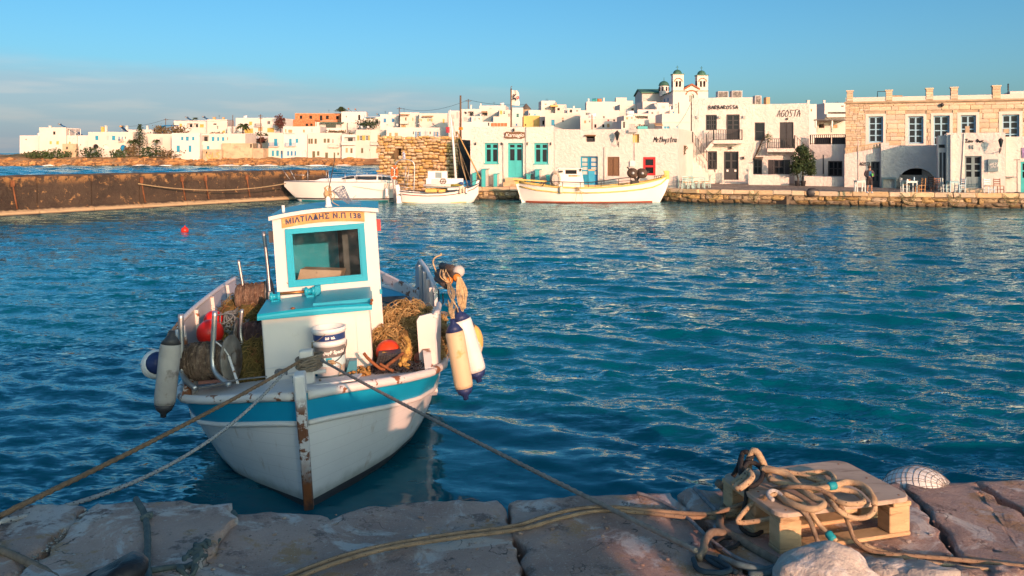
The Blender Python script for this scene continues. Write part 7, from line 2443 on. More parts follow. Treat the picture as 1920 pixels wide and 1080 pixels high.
for sg in (-1,1):
 m = MB()
 a_ = [Vector((sg*(gb(1.2) - .02),y,z)) for y,z in ((1.05,zg(1.05)),(1.48,zg(1.48)),(1.48,zg(1.48) + .22),(1.30,zg(1.3) + .17),(1.12,zg(1.1) + .05))]
 m.loft([a_,[p - Vector((sg*.09,0,0)) for p in a_]],closed=True,cap=True,flip=(sg > 0))
 bb(m,'bulwark_knee',boat_rust,FB)
m = MB(); m.loft([deck_sec(s,zg(s) - .01,.04,.03) for s in ss if s >= 6.15],flip=True); bb(m,'stern_deck',boat_blue2,FB)
m = MB()
a,b = BP(716,531,5.6),BP(790,585,4.6)
m.obox(BP(714,528,5.9),BP(786,566,4.7) - BP(714,528,5.9),Vector((.0,.10,.02)),Vector((0,0,.16)))
m.obox(BP(742,575,5.2),BP(790,540,5.9) - BP(742,575,5.2),Vector((.25,.05,0)),Vector((0,0,.05)))
bb(m,'stern_coaming',boat_rust,FB)
tl,tr_ = BP(497,700,1.40).x,BP(700,690,1.40).x
tb,tt_ = zg(1.4) - .0,BP(592,581,1.36).z
m = MB(); m.bbox(tl,tr_,1.40,2.22,tb - .4,tt_,.012)
tk = bb(m,'trunk_cabin',boat_white,FB)
m = MB(); m.box(tl + .01,tr_ - .01,1.385,1.398,tt_ - .62,tt_ - .61); m.box(tr_ - .16,tr_ - .155,1.392,1.398,tb,tt_ - .02)
bb(m,'panel_seam',deck_mat,tk)
m = MB(); m.smooth = False
ov = .035
K = 8
secs = []
for y,dz in ((1.33,-.03),(1.335,-.01),(1.36,.01),(2.24,.03)):
 secs.append([(tl - ov + (tr_ - tl + 2*ov)*k/K,y,tt_ + dz + .02*math.sin(math.pi*k/K)) for k in range(K + 1)])
m.loft(secs)
m.loft([[(tl - ov + (tr_ - tl + 2*ov)*k/K,1.33,tt_ - .055) for k in range(K + 1)],secs[0]])
for x in (tl - ov,tr_ + ov):
 m.poly([(x,1.33,tt_ - .055),(x,2.24,tt_ - .05),(x,2.24,tt_ + .03),(x,1.36,tt_ + .01),(x,1.335,tt_ - .01)])
m.poly([(tl - ov,1.33,tt_ - .055),(tr_ + ov,1.33,tt_ - .055),(tr_ + ov,2.24,tt_ - .05),(tl - ov,2.24,tt_ - .05)])
bb(m,'trunk_roof',boat_blue,tk)
m = MB()
a,b = BP(586,566,1.46),BP(694,551,1.46)
m.add([(a.x,1.46,tt_ + .02),(b.x,1.46,tt_ + .02),(b.x,2.1,tt_ + .04),(a.x + .08,2.1,tt_ + .04),(a.x,1.46,tt_ + .06),(b.x,1.46,tt_ + .06),(b.x,2.1,tt_ + .10),(a.x + .08,2.1,tt_ + .10)],
 [(0,3,2,1),(4,5,6,7),(0,1,5,4),(1,2,6,5),(2,3,7,6),(3,0,4,7)])
bb(m,'hatch',boat_blue2,tk)
m = MB(); m.ball(BP(549,578,1.36),.022,8,(1.3,1,.6)); m.ball(BP(697,563,1.36),.02,8); m.ball(BP(696,569,1.34),.018,8)
bb(m,'bolt',iron,tk)
wx0 = (BP(512,405,2.2).x + BP(518,552,2.2).x)/2
wx1 = (BP(706,392,2.2).x + BP(713,552,2.2).x)/2
wz1 = BP(608,402,2.2).z
wz0 = .55
WF = LFac((wx0,2.2,0),(wx1,2.2,0))
wa,wb = BP(545,537,2.2),BP(680,421,2.2)
wr = (wa.x - wx0 + .0,wb.x - wx0 - .0,wa.z + .01,wb.z - .0)
WD = 1.35
m = wall_mesh(WF,0,WF.L,wz0,wz1,[wr + (.035,)],.035,wob=.004,cut=.25,back=False)
for x0,x1 in ((wx0,wx0 + .03),(wx1 - .03,wx1)):
 m.box(x0,x1,2.2 + .036,2.2 + WD,wz0,wz1)
wh = bb(m,'wheelhouse',boat_white,FB)
m = MB()
xm_ = wx0 + (wx1 - wx0)*.56
m.box(wx0 + .031,xm_,2.2 + WD - .03,2.2 + WD,wz0,wz1 - .01)
bb(m,'back_panel',boat_blue,wh)
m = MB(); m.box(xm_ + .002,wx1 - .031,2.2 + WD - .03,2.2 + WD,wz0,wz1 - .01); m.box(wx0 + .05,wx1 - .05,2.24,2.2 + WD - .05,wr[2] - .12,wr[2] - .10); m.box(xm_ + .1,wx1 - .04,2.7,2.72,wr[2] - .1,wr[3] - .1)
bb(m,'shadow_panel',mk('wheelhouse_shadow_grey',(.10,.12,.12),.7,.2,4),wh)  # shadow tone put into the panels of the dark opening inside the wheelhouse
m = MB(); fw = .045
WF.bx(m,wr[0] - .02,wr[0] + fw,wr[2] - .02,wr[3] + .02,.002,.032); WF.bx(m,wr[1] - fw,wr[1] + .02,wr[2] - .02,wr[3] + .02,.002,.032)
WF.bx(m,wr[0] + fw,wr[1] - fw,wr[3] - fw,wr[3] + .02,.002,.031); WF.bx(m,wr[0] + fw,wr[1] - fw,wr[2] - .02,wr[2] + fw,.002,.031)
WF.bx(m,wr[0] + fw,wr[1] - fw,wr[2] + fw,wr[2] + fw + .018,-.018,.016); WF.bx(m,wr[0] + fw,wr[0] + fw + .018,wr[2] + fw + .018,wr[3] - fw,-.018,.016); WF.bx(m,wr[1] - fw - .018,wr[1] - fw,wr[2] + fw + .018,wr[3] - fw,-.018,.016)
wfr = bb(m,'window',boat_blue,wh)
gl = bpy.data.materials.new('clear_glass'); gl.use_nodes = True
gn,gk = gl.node_tree.nodes,gl.node_tree.links; gn.clear()
tr = gn.new('ShaderNodeBsdfTransparent'); tr.inputs[0].default_value = (.78,.82,.82,1)
gs = gn.new('ShaderNodeBsdfGlossy'); gs.inputs['Roughness'].default_value = .02
fr_ = gn.new('ShaderNodeFresnel'); fr_.inputs[0].default_value = 1.5
dv = gn.new('ShaderNodeBsdfDiffuse'); dv.inputs[0].default_value = (.5,.5,.48,1)
mx0 = gn.new('ShaderNodeMixShader'); ngl = gn.new('ShaderNodeTexNoise'); ngl.inputs['Scale'].default_value = 7; ngl.inputs['Detail'].default_value = 8
mr = gn.new('ShaderNodeMapRange'); mr.inputs[1].default_value = .45; mr.inputs[2].default_value = .8; mr.inputs[3].default_value = .01; mr.inputs[4].default_value = .10
tcg = gn.new('ShaderNodeTexCoord'); gk.new(tcg.outputs['Object'],ngl.inputs[0]); gk.new(ngl.outputs[0],mr.inputs[0])
gk.new(mr.outputs[0],mx0.inputs[0]); gk.new(tr.outputs[0],mx0.inputs[1]); gk.new(dv.outputs[0],mx0.inputs[2])
mx1 = gn.new('ShaderNodeMixShader'); mx1.inputs[0].default_value = .035; gk.new(mx0.outputs[0],mx1.inputs[1]); gk.new(gs.outputs[0],mx1.inputs[2])
og = gn.new('ShaderNodeOutputMaterial'); gk.new(mx1.outputs[0],og.inputs[0])
m = MB(); m.poly([WF.pt(wr[0] + .02,wr[2] + .02,-.02),WF.pt(wr[1] - .02,wr[2] + .02,-.02),WF.pt(wr[1] - .02,wr[3] - .02,-.02),WF.pt(wr[0] + .02,wr[3] - .02,-.02)]); bb(m,'pane',gl,wfr)
m = MB(); K = 10
def roof_sec(y,z,x0,x1,crown=.055):
 return [(x0 + (x1 - x0)*k/K,y,z + crown*(1 - (2*k/K - 1) ** 2)) for k in range(K + 1)]
m.loft([roof_sec(2.13,wz1 + .027,wx0 - .035,wx1 + .035),roof_sec(2.2,wz1 + .03,wx0 - .04,wx1 + .04),roof_sec(2.2 + WD + .08,wz1 + .03,wx0 - .04,wx1 + .04)])
for x in (wx0 - .04,wx1 + .04):
 m.poly([(x,2.131,wz1 - .005),(x,2.2 + WD + .08,wz1 - .005),(x,2.2 + WD + .08,wz1 + .03),(x,2.131,wz1 + .027)])
m.poly([p for p in roof_sec(2.2 + WD + .08,wz1 + .03,wx0 - .04,wx1 + .04)] + [(wx1 + .04,2.2 + WD + .08,wz1 - .005),(wx0 - .04,2.2 + WD + .08,wz1 - .005)])
rf = bb(m,'roof',boat_blue,wh)
m = MB(); m.loft([roof_sec(2.128,wz1 - .02,wx0 - .035,wx1 + .035),roof_sec(2.128,wz1 + .026,wx0 - .035,wx1 + .035)]); m.loft([roof_sec(2.2,wz1 - .012,wx0 - .035,wx1 + .035),roof_sec(2.128,wz1 - .02,wx0 - .035,wx1 + .035)])
m.poly([(wx0,2.199,wz1 - .005),(wx1,2.199,wz1 - .005)] + roof_sec(2.199,wz1 - .01,wx0,wx1)[::-1])
bb(m,'fascia',boat_white,rf)
m = MB()
K2 = 6
WFb = lambda u,z,o: WF.pt(u,z + .06*(1 - (2*u/WF.L - 1) ** 2),o)
na,nb_ = BP(528,417,2.19),BP(683,401,2.19)
u0,u1 = na.x - wx0,nb_.x - wx0
zc = wz1 - .085
secs = []
for k in range(K2 + 1):
 u = u0 + (u1 - u0)*k/K2
 secs.append([WFb(u,zc - .065,.004),WFb(u,zc + .06,.004),WFb(u,zc + .06,.018),WFb(u,zc - .065,.018)])
m.loft(secs,closed=True,cap=True)
nbm = mk('name_board_ochre',(0.56,0.30,0.10),.6,.12,6,(.66,.45,.22),(.55,.66),10)
nbd = bb(m,'name_board',nbm,wh)
txt = font_text('ΜΙΛΤΙΑΔΗΣ Ν.Π 138',BM @ Matrix(((1,0,0,wx0 + (u0 + u1)/2),(0,0,-1,2.2 - .021),(0,1,0,zc),(0,0,0,1))),.088,mk('navy_lettering',(.015,.035,.10),.5),'lettering',nbd,0,.002,.003,space=1.14)
for v in txt.data.vertices:
 u = v.co.x + (u0 + u1)/2
 v.co.y += .06*(1 - (2*u/WF.L - 1) ** 2)
m = MB(); m.box(wx1 + .002,wx1 + .05,2.24,2.32,wz1 - .26,wz1 - .12); bb(m,'port_light',red,wh)
m = MB(); m.box(wx0 - .06,wx0 - .002,2.24,2.32,wz1 - .30,wz1 - .16); bb(m,'starboard_light',charcoal,wh)
m = MB(); m.box(wx1 - .02,wx1 + .012,2.19,2.2 + WD,tt_ - .02,tt_ + .04); bb(m,'side_strip',boat_blue2,wh)
m = MB(); m.tube([(wx0 + .12,2.4,wz1 + .03),(wx0 + .12,2.4,wz1 + .14)],.02,8); bb(m,'vent',white_paint,rf)
m = MB(); a,b = BP(520,551,2.06),BP(580,546,2.06); m.tube([a,b],.018,8); rod = bb(m,'steering_rod',mk('copper_rod',(.35,.16,.06),.4,.2,9,metal=.7),FB)
for q in (BP(516,556,2.06),BP(581,546,2.06)):
 m = MB(); m.lathe([(.03,-.06),(.055,-.06),(.055,-.03),(.035,-.02),(.035,.02),(.055,.03),(.055,.06),(.03,.06)],q,12,Matrix.Rotation(rad(90),3,'Y')); m.bbox(q.x - .05,q.x + .05,q.y - .04,q.y + .06,q.z - .16,q.z - .04,.01)
 bb(m,'pulley',boat_blue2,rod)
m = MB(); m.bbox(BP(590,550,2.1).x,BP(602,550,2.1).x,2.08,2.18,BP(590,558,2.1).z,BP(590,536,2.1).z,.01)
bb(m,'block',boat_blue2,rod)
m = MB(); q = BP(616,387,2.35); m.lathe([(.06,-.02),(.035,.03),(.03,.12),(.022,.14)],q,10);
mp = bb(m,'mast_foot',white_paint,rf)
m = MB(); m.tube(smooth_path([BP(616,378,2.35),BP(618,366,2.35),BP(617,352,2.35),BP(623,322,2.35),BP(628,296,2.35)],4),.006,5); bb(m,'aerial',darkmetal,mp)
m = MB()
for k in range(9):
 pts = [q + Vector((R.uniform(-.035,.05),R.uniform(-.03,.03),R.uniform(.06,.26))) for _ in range(5)]
 m.tube(smooth_path(pts,3),.006,4)
m.ball(q + Vector((-.02,0,.16)),.035,8,(1,1,1.2),.3,3)
m.tube(smooth_path([q + Vector((.01,-.02,.22)),q + Vector((.09,-.02,.14)),q + Vector((.05,-.03,.06)),q + Vector((.13,-.02,.0))],4),.005,4)
bb(m,'rope_lashing',mk('pale_rope',(.46,.33,.18),.85,.3,30),None,'frayed rope lashed round the short white post on the wheelhouse roof','rope')
m = MB()
hc_,hr = BP(639,352,2.35),.0
hoop = smooth_path([BP(625,358,2.35),BP(632,352,2.4),BP(642,349,2.42),BP(646,352,2.35),BP(640,356,2.3),BP(631,361,2.28)],4,True)
m.tube(hoop,.008,5,closed=True); m.tube([BP(625,358,2.35),BP(617,357,2.35)],.009,5)
sn = bb(m,'scoop_net',steel,None,'landing net with a wire hoop fixed above the wheelhouse roof','landing net')
m = MB();
tail = [BP(650,372,2.35),BP(653,378,2.4),BP(656,376,2.42),BP(659,378,2.4),BP(655,382,2.35),BP(651,381,2.32)]
tail = smooth_path(tail,4,True)
for k in range(0,len(hoop)):
 a,b = hoop[k],tail[k]
 mid = a.lerp(b,.5) + Vector((R.uniform(-.02,.02),R.uniform(-.02,.02),-.02))
 m.tube(smooth_path([a,mid,b],3),.003,3)
for u in (.12,.25,.4,.55,.7,.85):
 m.tube([a.lerp(b,u) + Vector((0,0,-.02*math.sin(3.14*u))) for a,b in zip(hoop,tail)],.003,3,closed=True)
for k in range(5): m.tube(smooth_path([tail[k*4],tail[k*4] + Vector((.05 + .02*k,0,-.02)),tail[k*4] + Vector((.12,0,.03 - .02*k))],3),.003,3)
bb(m,'netting',mk('blue_grey_net',(.22,.26,.34),.8,.2,9),sn)
m = MB(); a = BP(556,522,2.42);
bx_ = BP(633,520,2.42) - a
m.obox(a + Vector((0,0,-.05)),bx_ + Vector((0,0,-.03)),Vector((.05,.22,0)),Vector((.055,0,.16)))
bb(m,'foam_block',mk('old_foam',(.46,.34,.24),.9,.2,4,(.25,.18,.12),(.6,.7),12),None,'worn beige foam block lying behind the wheelhouse window','foam block')
# --- gear on the fishing boat
net_brown = mk('brown_net',(0.16,0.105,0.075),0.9,0.35,9,(0.28,0.20,0.14),(.52,.62),22,1.0,60,.02)
net_dark = mk('maroon_net',(0.095,0.055,0.055),0.9,0.35,9,(0.2,0.13,0.11),(.55,.65),22,1.0,60,.02)
net_gold = mk('golden_net',(0.15,0.090,0.028),0.9,0.3,6,(0.26,0.17,0.06),(.52,.64),14,1.0,40,.02)
net_olive = mk('olive_net',(0.11,0.085,0.025),0.9,0.3,6,(0.18,0.10,0.03),(.55,.65),14,1.0,40,.02)
grey_rope = mk('grey_rope',(0.20,0.20,0.21),0.85,0.25,30,bump=.8,bs=120,bd=.005)
red_buoy = mk('red_buoy',(0.58,0.018,0.012),0.35,0.08,4)
orange_buoy = mk('orange_buoy',(0.62,0.060,0.015),0.32,0.08,4)
drum_flange = mk('drum_flange_metal',(.20,.175,.15),.5,.3,5,(.10,.06,.04),(.5,.65),7)
twine_gold = mk('golden_twine',(.46,.31,.13),.9,.35,12,(.30,.18,.06),(.5,.6),9)
twine_olive = mk('olive_twine',(.22,.15,.045),.9,.35,12,(.30,.12,.05),(.55,.65),7)
def rope_tubes(m,pts,r,n=6,k=5,closed=False):
 m.tube(smooth_path(pts,k,closed),r,n,closed=closed)
def reel(c,ax,r,L,fl,mat,seed,name_parent):
 """net drum: wound core between two flanges, axis ax"""
 ax = Vector(ax).normalized(); q = ax.to_track_quat('Z','Y').to_matrix()
 m = MB()
 prof = [(.02,-L/2)] + [(r*(1 + .05*math.sin(k*2.1 + seed) + .03*math.sin(k*5.3)),-L/2 + L*k/12) for k in range(13)] + [(.02,L/2)]
 m.lathe(prof,c,20,q)
 rr = random.Random(seed)
 for k in range(70):
  a0 = rr.uniform(0,6.28); z0 = rr.uniform(-.46,.40)*L; dz = rr.uniform(-.12,.12)
  pts = [Vector(c) + q @ Vector((r*1.06*math.cos(a0 + .3*j),r*1.06*math.sin(a0 + .3*j),z0 + dz*j/7*L)) for j in range(8)]
  m.tube(pts,rr.uniform(.004,.009),4)
 d = bb(m,'net_drum',mat,name_parent)
 m = MB()
 for s_ in fl:
  z = s_*L/2
  m.lathe([(.03,z - .012),(r*1.32,z - .012),(r*1.36,z),(r*1.32,z + .012),(.03,z + .012)],c,24,q)
  m.lathe([(.015,z + s_*.013),(r*.35,z + s_*.02),(r*.35,z + s_*.045),(.015,z + s_*.05)],c,14,q)
 bb(m,'flange',drum_flange,d)
 return d
c1 = (BP(348,676,1.28) + BP(436,676,1.28))/2
reel(c1,(1,-.28,.03),.195,.52,(1,),net_brown,3,FB)
reel(BP(476,556,3.1),(1,-.12,.03),.17,.42,(1,),net_brown,5,FB)
reel(BP(482,632,2.15),(1,-.1,.02),.18,.42,(-1,),net_dark,8,FB)
def pipe(pts,r,y,parent=FB,name='steel_frame',mat=steel):
 m = MB(); m.tube(smooth_path([BP(a,b,yy) for a,b,yy in pts],5),r,10); return bb(m,name,mat,parent)
pipe([(339,589,1.22),(340,640,1.22),(340,690,1.2),(348,712,1.12),(368,729,1.0)],.031,0)
pipe([(403,584,1.08),(400,640,1.08),(399,680,1.06),(407,702,1.0),(431,722,.88)],.029,0)
pipe([(429,668,1.05),(438,695,.98),(446,719,.88)],.014,0,mat=boat_rust)
pipe([(403,640,1.06),(418,652,1.05),(429,668,1.05)],.010,0)
pipe([(454,580,1.95),(451,625,1.95),(458,665,1.9),(465,697,1.85)],.020,0)
pipe([(447,487,3.1),(455,533,3.1),(457,545,3.1)],.020,0,name='steel_post')
pipe([(494,434,2.75),(502,500,2.75),(507,560,2.72),(509,600,2.7)],.024,0,name='steel_post')
m = MB(); m.bbox(BP(504,570,2.7).x,BP(514,570,2.7).x,2.66,2.70,BP(508,585,2.7).z,BP(508,545,2.7).z,.012); bb(m,'bracket',steel,FB)
m = MB(); a,b = BP(372,712,1.34),BP(420,700,1.34); m.bbox(a.x,b.x,1.3,1.5,a.z - .05,b.z + .03,.01)
bb(m,'fish_box',mk('faded_pink_plastic',(.40,.19,.17),.6,.2,5),None,'faded pink box under the front net drum','box')
m = MB(); m.tube(smooth_path([BP(372,727,1.0),BP(400,722,.9),BP(440,713,.75),BP(500,706,.55)],5),.008,5); bb(m,'lashing',grey_rope,FB)
def heap(name,pts,r,mat,label,n_curl=150,cr=(.06,.16),seed=1,tube=(.0026,.0055),squash=.8,cat='fishing net'):
 """a heap of netting: lumpy body with many loose turns of twine over it"""
 rr = random.Random(seed)
 m = MB(); m.smooth = True
 blobs = []
 for k,(p,q) in enumerate(pts):
  m.ball(p,q,14,(1,1,squash),.35,seed + k); blobs.append((Vector(p),q))
 m.cur = 1
 for k in range(n_curl):
  p,q = rr.choice(blobs)
  while True:
   v = Vector((rr.gauss(0,1),rr.gauss(0,1),rr.gauss(0,1))).normalized()
   if v.z > -.35 and v.y < .55:
    break
  c = p + Vector((v.x*q,v.y*q,v.z*q*squash))*rr.uniform(.92,1.06)
  a = v.orthogonal().normalized(); b = v.cross(a)
  R0 = rr.uniform(*cr); ph = rr.uniform(0,6.28); el = rr.uniform(.5,1); tw = rr.uniform(2.5,7.5)
  pp = []
  for j in range(12):
   t = ph + tw*j/11
   pp.append(c + a*R0*math.cos(t) + b*R0*el*math.sin(t) + v*(.03*math.sin(3*t + k) + .01))
  m.tube(pp,rr.uniform(*tube),4)
 return bb(m,name,mat,None,label,cat)
heap('fishing_net',[(BP(735,615,2.5),.26),(BP(775,622,2.3),.27),(BP(760,600,2.7),.28),(BP(795,610,2.6),.26),(BP(728,645,2.1),.24),(BP(770,655,2.0),.28),(BP(805,640,2.2),.25),(BP(800,665,1.95),.22),(BP(748,672,1.9),.22)],
 .2,(net_gold,twine_gold),'big golden-brown heap of fishing net beside the wheelhouse',900,(.05,.17),11)
heap('fishing_net',[(BP(455,585,3.3),.26),(BP(470,600,3.0),.25),(BP(440,600,3.6),.25),(BP(500,590,3.2),.2),(BP(465,670,1.95),.24),(BP(470,700,1.8),.2),(BP(440,640,2.4),.28),(BP(430,690,1.95),.2),(BP(490,660,2.0),.2)],
 .2,(net_olive,twine_olive),'dark olive fishing net spread in the well behind the net drums',520,(.05,.16),13)
m = MB(); rr = random.Random(4)
for k in range(26):
 a = BP(rr.uniform(418,450),rr.uniform(590,645),2.25)
 pts = [a + Vector((rr.uniform(-.14,.14),rr.uniform(-.08,.08),rr.uniform(-.08,.09))) for _ in range(5)]
 rope_tubes(m,pts,.009,5,4)
for k in range(4):
 rope_tubes(m,[BP(448 + k,575 + 3*k,2.9),BP(432,590 + 4*k,2.6),BP(417,604 + 5*k,2.35)],.010,5,4)
bb(m,'rope_tangle',mk('blue_grey_rope',(.15,.18,.19),.85,.3,30),None,'tangle of grey-blue rope beside the red buoys','rope')
def buoy(c,r,mat,label,sc=(1,1,1),nub=True,group=None):
 t = thing('buoy',BM @ Vector(c),label,'buoy',group)
 m = MB(); m.ball(c,r,22,sc); bb(m,'float',mat,t)
 if nub and False:
  m = MB(); m.lathe([(r*.22,r*.92),(r*.2,r*1.12),(r*.08,r*1.15)],c,10,Matrix.Rotation(rad(-35),3,'Y')); bb(m,'eye',mat,t)
 return t
buoy(BP(394,624,2.0),.158,red_buoy,'large red buoy behind the front net drum on the left of the boat')
buoy(BP(401,601,2.45),.125,red_buoy,'smaller red buoy half hidden behind the large one')
buoy(BP(728,660,1.55),.145,orange_buoy,'orange-red buoy in front of the golden net heap')
buoy(BP(789,672,1.6),.085,mk('dull_orange_float',(.30,.11,.07),.6,.2,6),'small dull orange float at the foot of the right bulwark',nub=False)
bc = BP(621,682,1.19); bc.z = zg(1.2) + .07
wp = mk('bucket_plastic',(0.78,0.77,0.74),.4,.03,4)
TB = thing('bucket',BM @ bc,'two stacked white paint buckets with a grey and blue label, on the foredeck','bucket')
rb,hb = .178,.335
m = MB(); m.lathe([(rb*.88,.0),(rb*.97,hb),(rb*1.05,hb),(rb*1.06,hb + .05),(rb*1.0,hb + .055)],bc,30); bb(m,'lower_bucket',wp,TB)
m = MB(); m.lathe([(rb*.96,hb + .0),(rb*1.0,hb + .14),(rb*1.08,hb + .142),(rb*1.09,hb + .19),(rb*1.03,hb + .195),(rb*.98,hb + .19),(rb*.9,hb + .1),(.02,hb + .1)],bc,30); bb(m,'upper_bucket',wp,TB)
def band(z0,z1,a0,a1,mat,nm,off=.002):
 m = MB(); m.smooth = True
 def rz(z):
  return (rb*.88 + rb*.09*z/hb if z < hb else rb*(.96 + .04*(z - hb)/.14)) + off
 m.loft([[bc + Vector((rz(z)*math.sin(a),-rz(z)*math.cos(a),z)) for z in (z0,z1)] for a in np.linspace(a0,a1,26)])
 return bb(m,nm,mat,TB)
band(.215,hb - .005,-1.45,1.5,mk('label_grey',(.15,.145,.14),.45,.05,4),'grey_label')
band(.115,.214,-1.4,1.3,mk('label_pale_blue',(.47,.66,.70),.45,.05,4),'pale_label')
band(hb + .062,hb + .132,-1.5,1.5,mk('label_navy',(.02,.05,.17),.45,.1,4),'navy_label')
band(.165,.213,-.25,.12,mk('label_turquoise',(.02,.33,.46),.45,.1,4),'label_patch',.004)
def curved_text(body,size,z,ang,mat,r0,shear=0.1):
 o = font_text(body,BM,size,mat,'lettering',TB,shear,.001,.002)
 for v in o.data.vertices:
  a = v.co.x/r0 + ang
  zz = v.co.y
  rr_ = r0 + v.co.z
  v.co = bc + Vector((rr_*math.sin(a),-rr_*math.cos(a),z + zz))
curved_text('NeφayF Special',.052,.268,.12,print_white,rb*.957 + .006)
curved_text('2.0  τιλ',.035,hb + .095,.1,print_white,rb*.985 + .006)
m = MB()
hp = []
for k in range(15):
 a = math.pi*k/14
 hp.append(bc + Vector((-rb*1.07*math.cos(a),-rb*1.04*math.sin(a) - .02*math.sin(a),hb + .03 - .20*math.sin(a))))
m.tube(hp,.005,5)
bb(m,'handle',darkmetal,TB)
m = MB(); rr = random.Random(9)
for k in range(7):
 q = bc + Vector((.015,-rb*1.08,hb - .165)); rope_tubes(m,[q + Vector((rr.uniform(-.045,.045),rr.uniform(-.02,.015),rr.uniform(-.03,.03))) for _ in range(4)],.007,5,3)
rope_tubes(m,[bc + Vector((.05,-rb*1.08,hb - .16)),bc + Vector((.12,-rb*1.0,.12)),bc + Vector((.09,-rb*1.1,.02)),bc + Vector((.07,-rb*1.2,-.05))],.006,5)
rope_tubes(m,[bc + Vector((-rb*1.05,-.02,hb + .04)),bc + Vector((-rb*1.1,-.05,.18)),bc + Vector((-rb*.98,-.1,.06))],.011,6)
rope_tubes(m,[bc + Vector((-rb*1.05,-.05,hb + .04)),bc + Vector((-rb*.6,-.17,hb + .09)),bc + Vector((-.03,-.2,hb + .15))],.004,5)
bb(m,'bucket_rope',rope_tan,None,'thin rope wound on the wire handle of the white buckets','rope')
crate_m = mk('teal_crate_plastic',(.008,.17,.24),.45,.1,5)
m = MB()
def crate(x0,x1,y0,y1,z0,z1):
 t = .012
 for k in range(3):
  z = z0 + (z1 - z0)*k/2; m.box(x0,x1,y0,y0 + t,z - .012,z + .012); m.box(x0,x1,y1 - t,y1,z - .012,z + .012); m.box(x0,x0 + t,y0 + t,y1 - t,z - .012,z + .012); m.box(x1 - t,x1,y0 + t,y1 - t,z - .012,z + .012)
 n = int((x1 - x0)/.028)
 for k in range(n + 1):
  x = x0 + (x1 - x0 - .01)*k/n
  for y in (y0,y1 - t): m.box(x,x + .010,y + .002,y + t - .002,z0,z1)
 n = int((y1 - y0)/.03)
 for k in range(1,n):
  y = y0 + (y1 - y0)*k/n
  for x in (x0,x1 - t): m.box(x + .002,x + t - .002,y,y + .012,z0,z1)
 m.box(x0,x1,y0,y1,z0 - .004,z0 + .004)
ca_,cb2 = BP(548,690,.86),BP(664,684,.86)
crate(ca_.x,cb2.x,.86,1.36,zg(1.1) + .005,zg(1.1) + .055)
m.bbox(BP(546,668,.95).x,BP(556,668,.95).x,.9,1.0,zg(1) + .0,zg(1) + .14,.01)
bb(m,'crate',crate_m,None,'low teal plastic crate under the white buckets','crate')
m = MB(); q = BP(656,672,1.02); m.add([(q.x - .07,1.0,zg(1) + .01),(q.x + .06,1.0,zg(1) + .01),(q.x + .075,1.02,zg(1) + .20),(q.x - .01,1.02,zg(1) + .20),(q.x - .07,1.2,zg(1) + .01),(q.x + .06,1.2,zg(1) + .01),(q.x + .075,1.16,zg(1) + .20),(q.x - .01,1.16,zg(1) + .20)],
 [(0,1,2,3),(5,4,7,6),(1,5,6,2),(4,0,3,7),(3,2,6,7),(0,4,5,1)])
bb(m,'jerrycan',crate_m,None,'small teal plastic can standing right of the buckets','can')
bx0,bx1 = BP(562,680,.62).x,BP(588,680,.62).x
m = MB(); m.bbox(bx0,bx1,.58,.72,zg(.6) - .05,BP(575,657,.62).z,.012); m.tube([(bx0 - .12,.65,zg(.6) + .14),(bx1 + .12,.65,zg(.6) + .14)],.022,8)
bb(m,'mooring_bitt',boat_white,FB)
rope_weathered = mk('weathered_rope',(0.21,0.165,0.125),.9,.2,30,bump=.9,bs=130,bd=.006)
m = MB(); cxm = (bx0 + bx1)/2 + .03
zcl = BP(580,691,.55).z
for k in range(9):
 z = zcl + .014*k
 pts = [Vector((cxm + (.115 + .012*(k % 3))*math.cos(a) + R.uniform(-.008,.008),.63 + .11*math.sin(a),z + .02*math.sin(a + k))) for a in np.linspace(0,6.283,15)[:-1]]
 m.tube(pts,.013,6,closed=True)
for k in range(3): rope_tubes(m,[Vector((cxm - .13,.52,zcl + .02 + .03*k)),Vector((cxm,.49,zcl + .10 - .03*k)),Vector((cxm + .15,.55,zcl + .08))],.013,6)
rope_tubes(m,[Vector((cxm + .10,.5,zg(.6) + .1)),Vector((cxm + .12,.47,zg(.6) + .03)),Vector((cxm + .08,.44,zg(.6) + .01))],.012,6)
bb(m,'bitt_rope',rope_weathered,None,'turns of weathered rope round the white mooring post on the foredeck','rope')
m = MB(); m.obox((BP(585,700,.35).x,.30,zg(.35) + .03),(.44,.05,0),(0.05,.36,-.035),(0,0,.018)); bb(m,'deck_hatch',deck_mat,FB)
rust_m = mk('anchor_rust',(.24,.085,.03),.85,.25,12,(.12,.045,.02),(.5,.6),9,.8,40,.01)
grow = mk('barnacle_crust',(.46,.28,.07),.95,.3,14,(.24,.13,.04),(.5,.6),22,1.0,50,.02)
AN = thing('anchor',BM @ BP(740,690,1.2),'rusty anchor with barnacle crust leaning on the foredeck before the orange-red buoy','anchor')
m = MB(); rope_tubes(m,[BP(758,632,1.25),BP(765,638,1.22),BP(767,655,1.2),BP(762,672,1.18),BP(748,685,1.15)],.028,8); rope_tubes(m,[BP(767,650,1.2),BP(756,678,1.16),BP(768,688,1.1)],.03,7); bb(m,'crusted_fluke',grow,AN)
m = MB(); rope_tubes(m,[BP(682,662,1.05),BP(692,674,1.02),BP(712,690,.98),BP(722,692,.98)],.018,8); rope_tubes(m,[BP(756,662,1.15),BP(738,676,1.05),BP(720,690,.98)],.02,8); rope_tubes(m,[BP(712,682,.95),BP(726,690,.94),BP(738,696,.93)],.016,7); bb(m,'shank',rust_m,AN)
m = MB(); rope_tubes(m,[BP(717,662,1.3),BP(732,664,1.28),BP(752,662,1.25)],.02,7); bb(m,'stock',grow,AN)
m = MB()
a = BP(704,693,1.15)
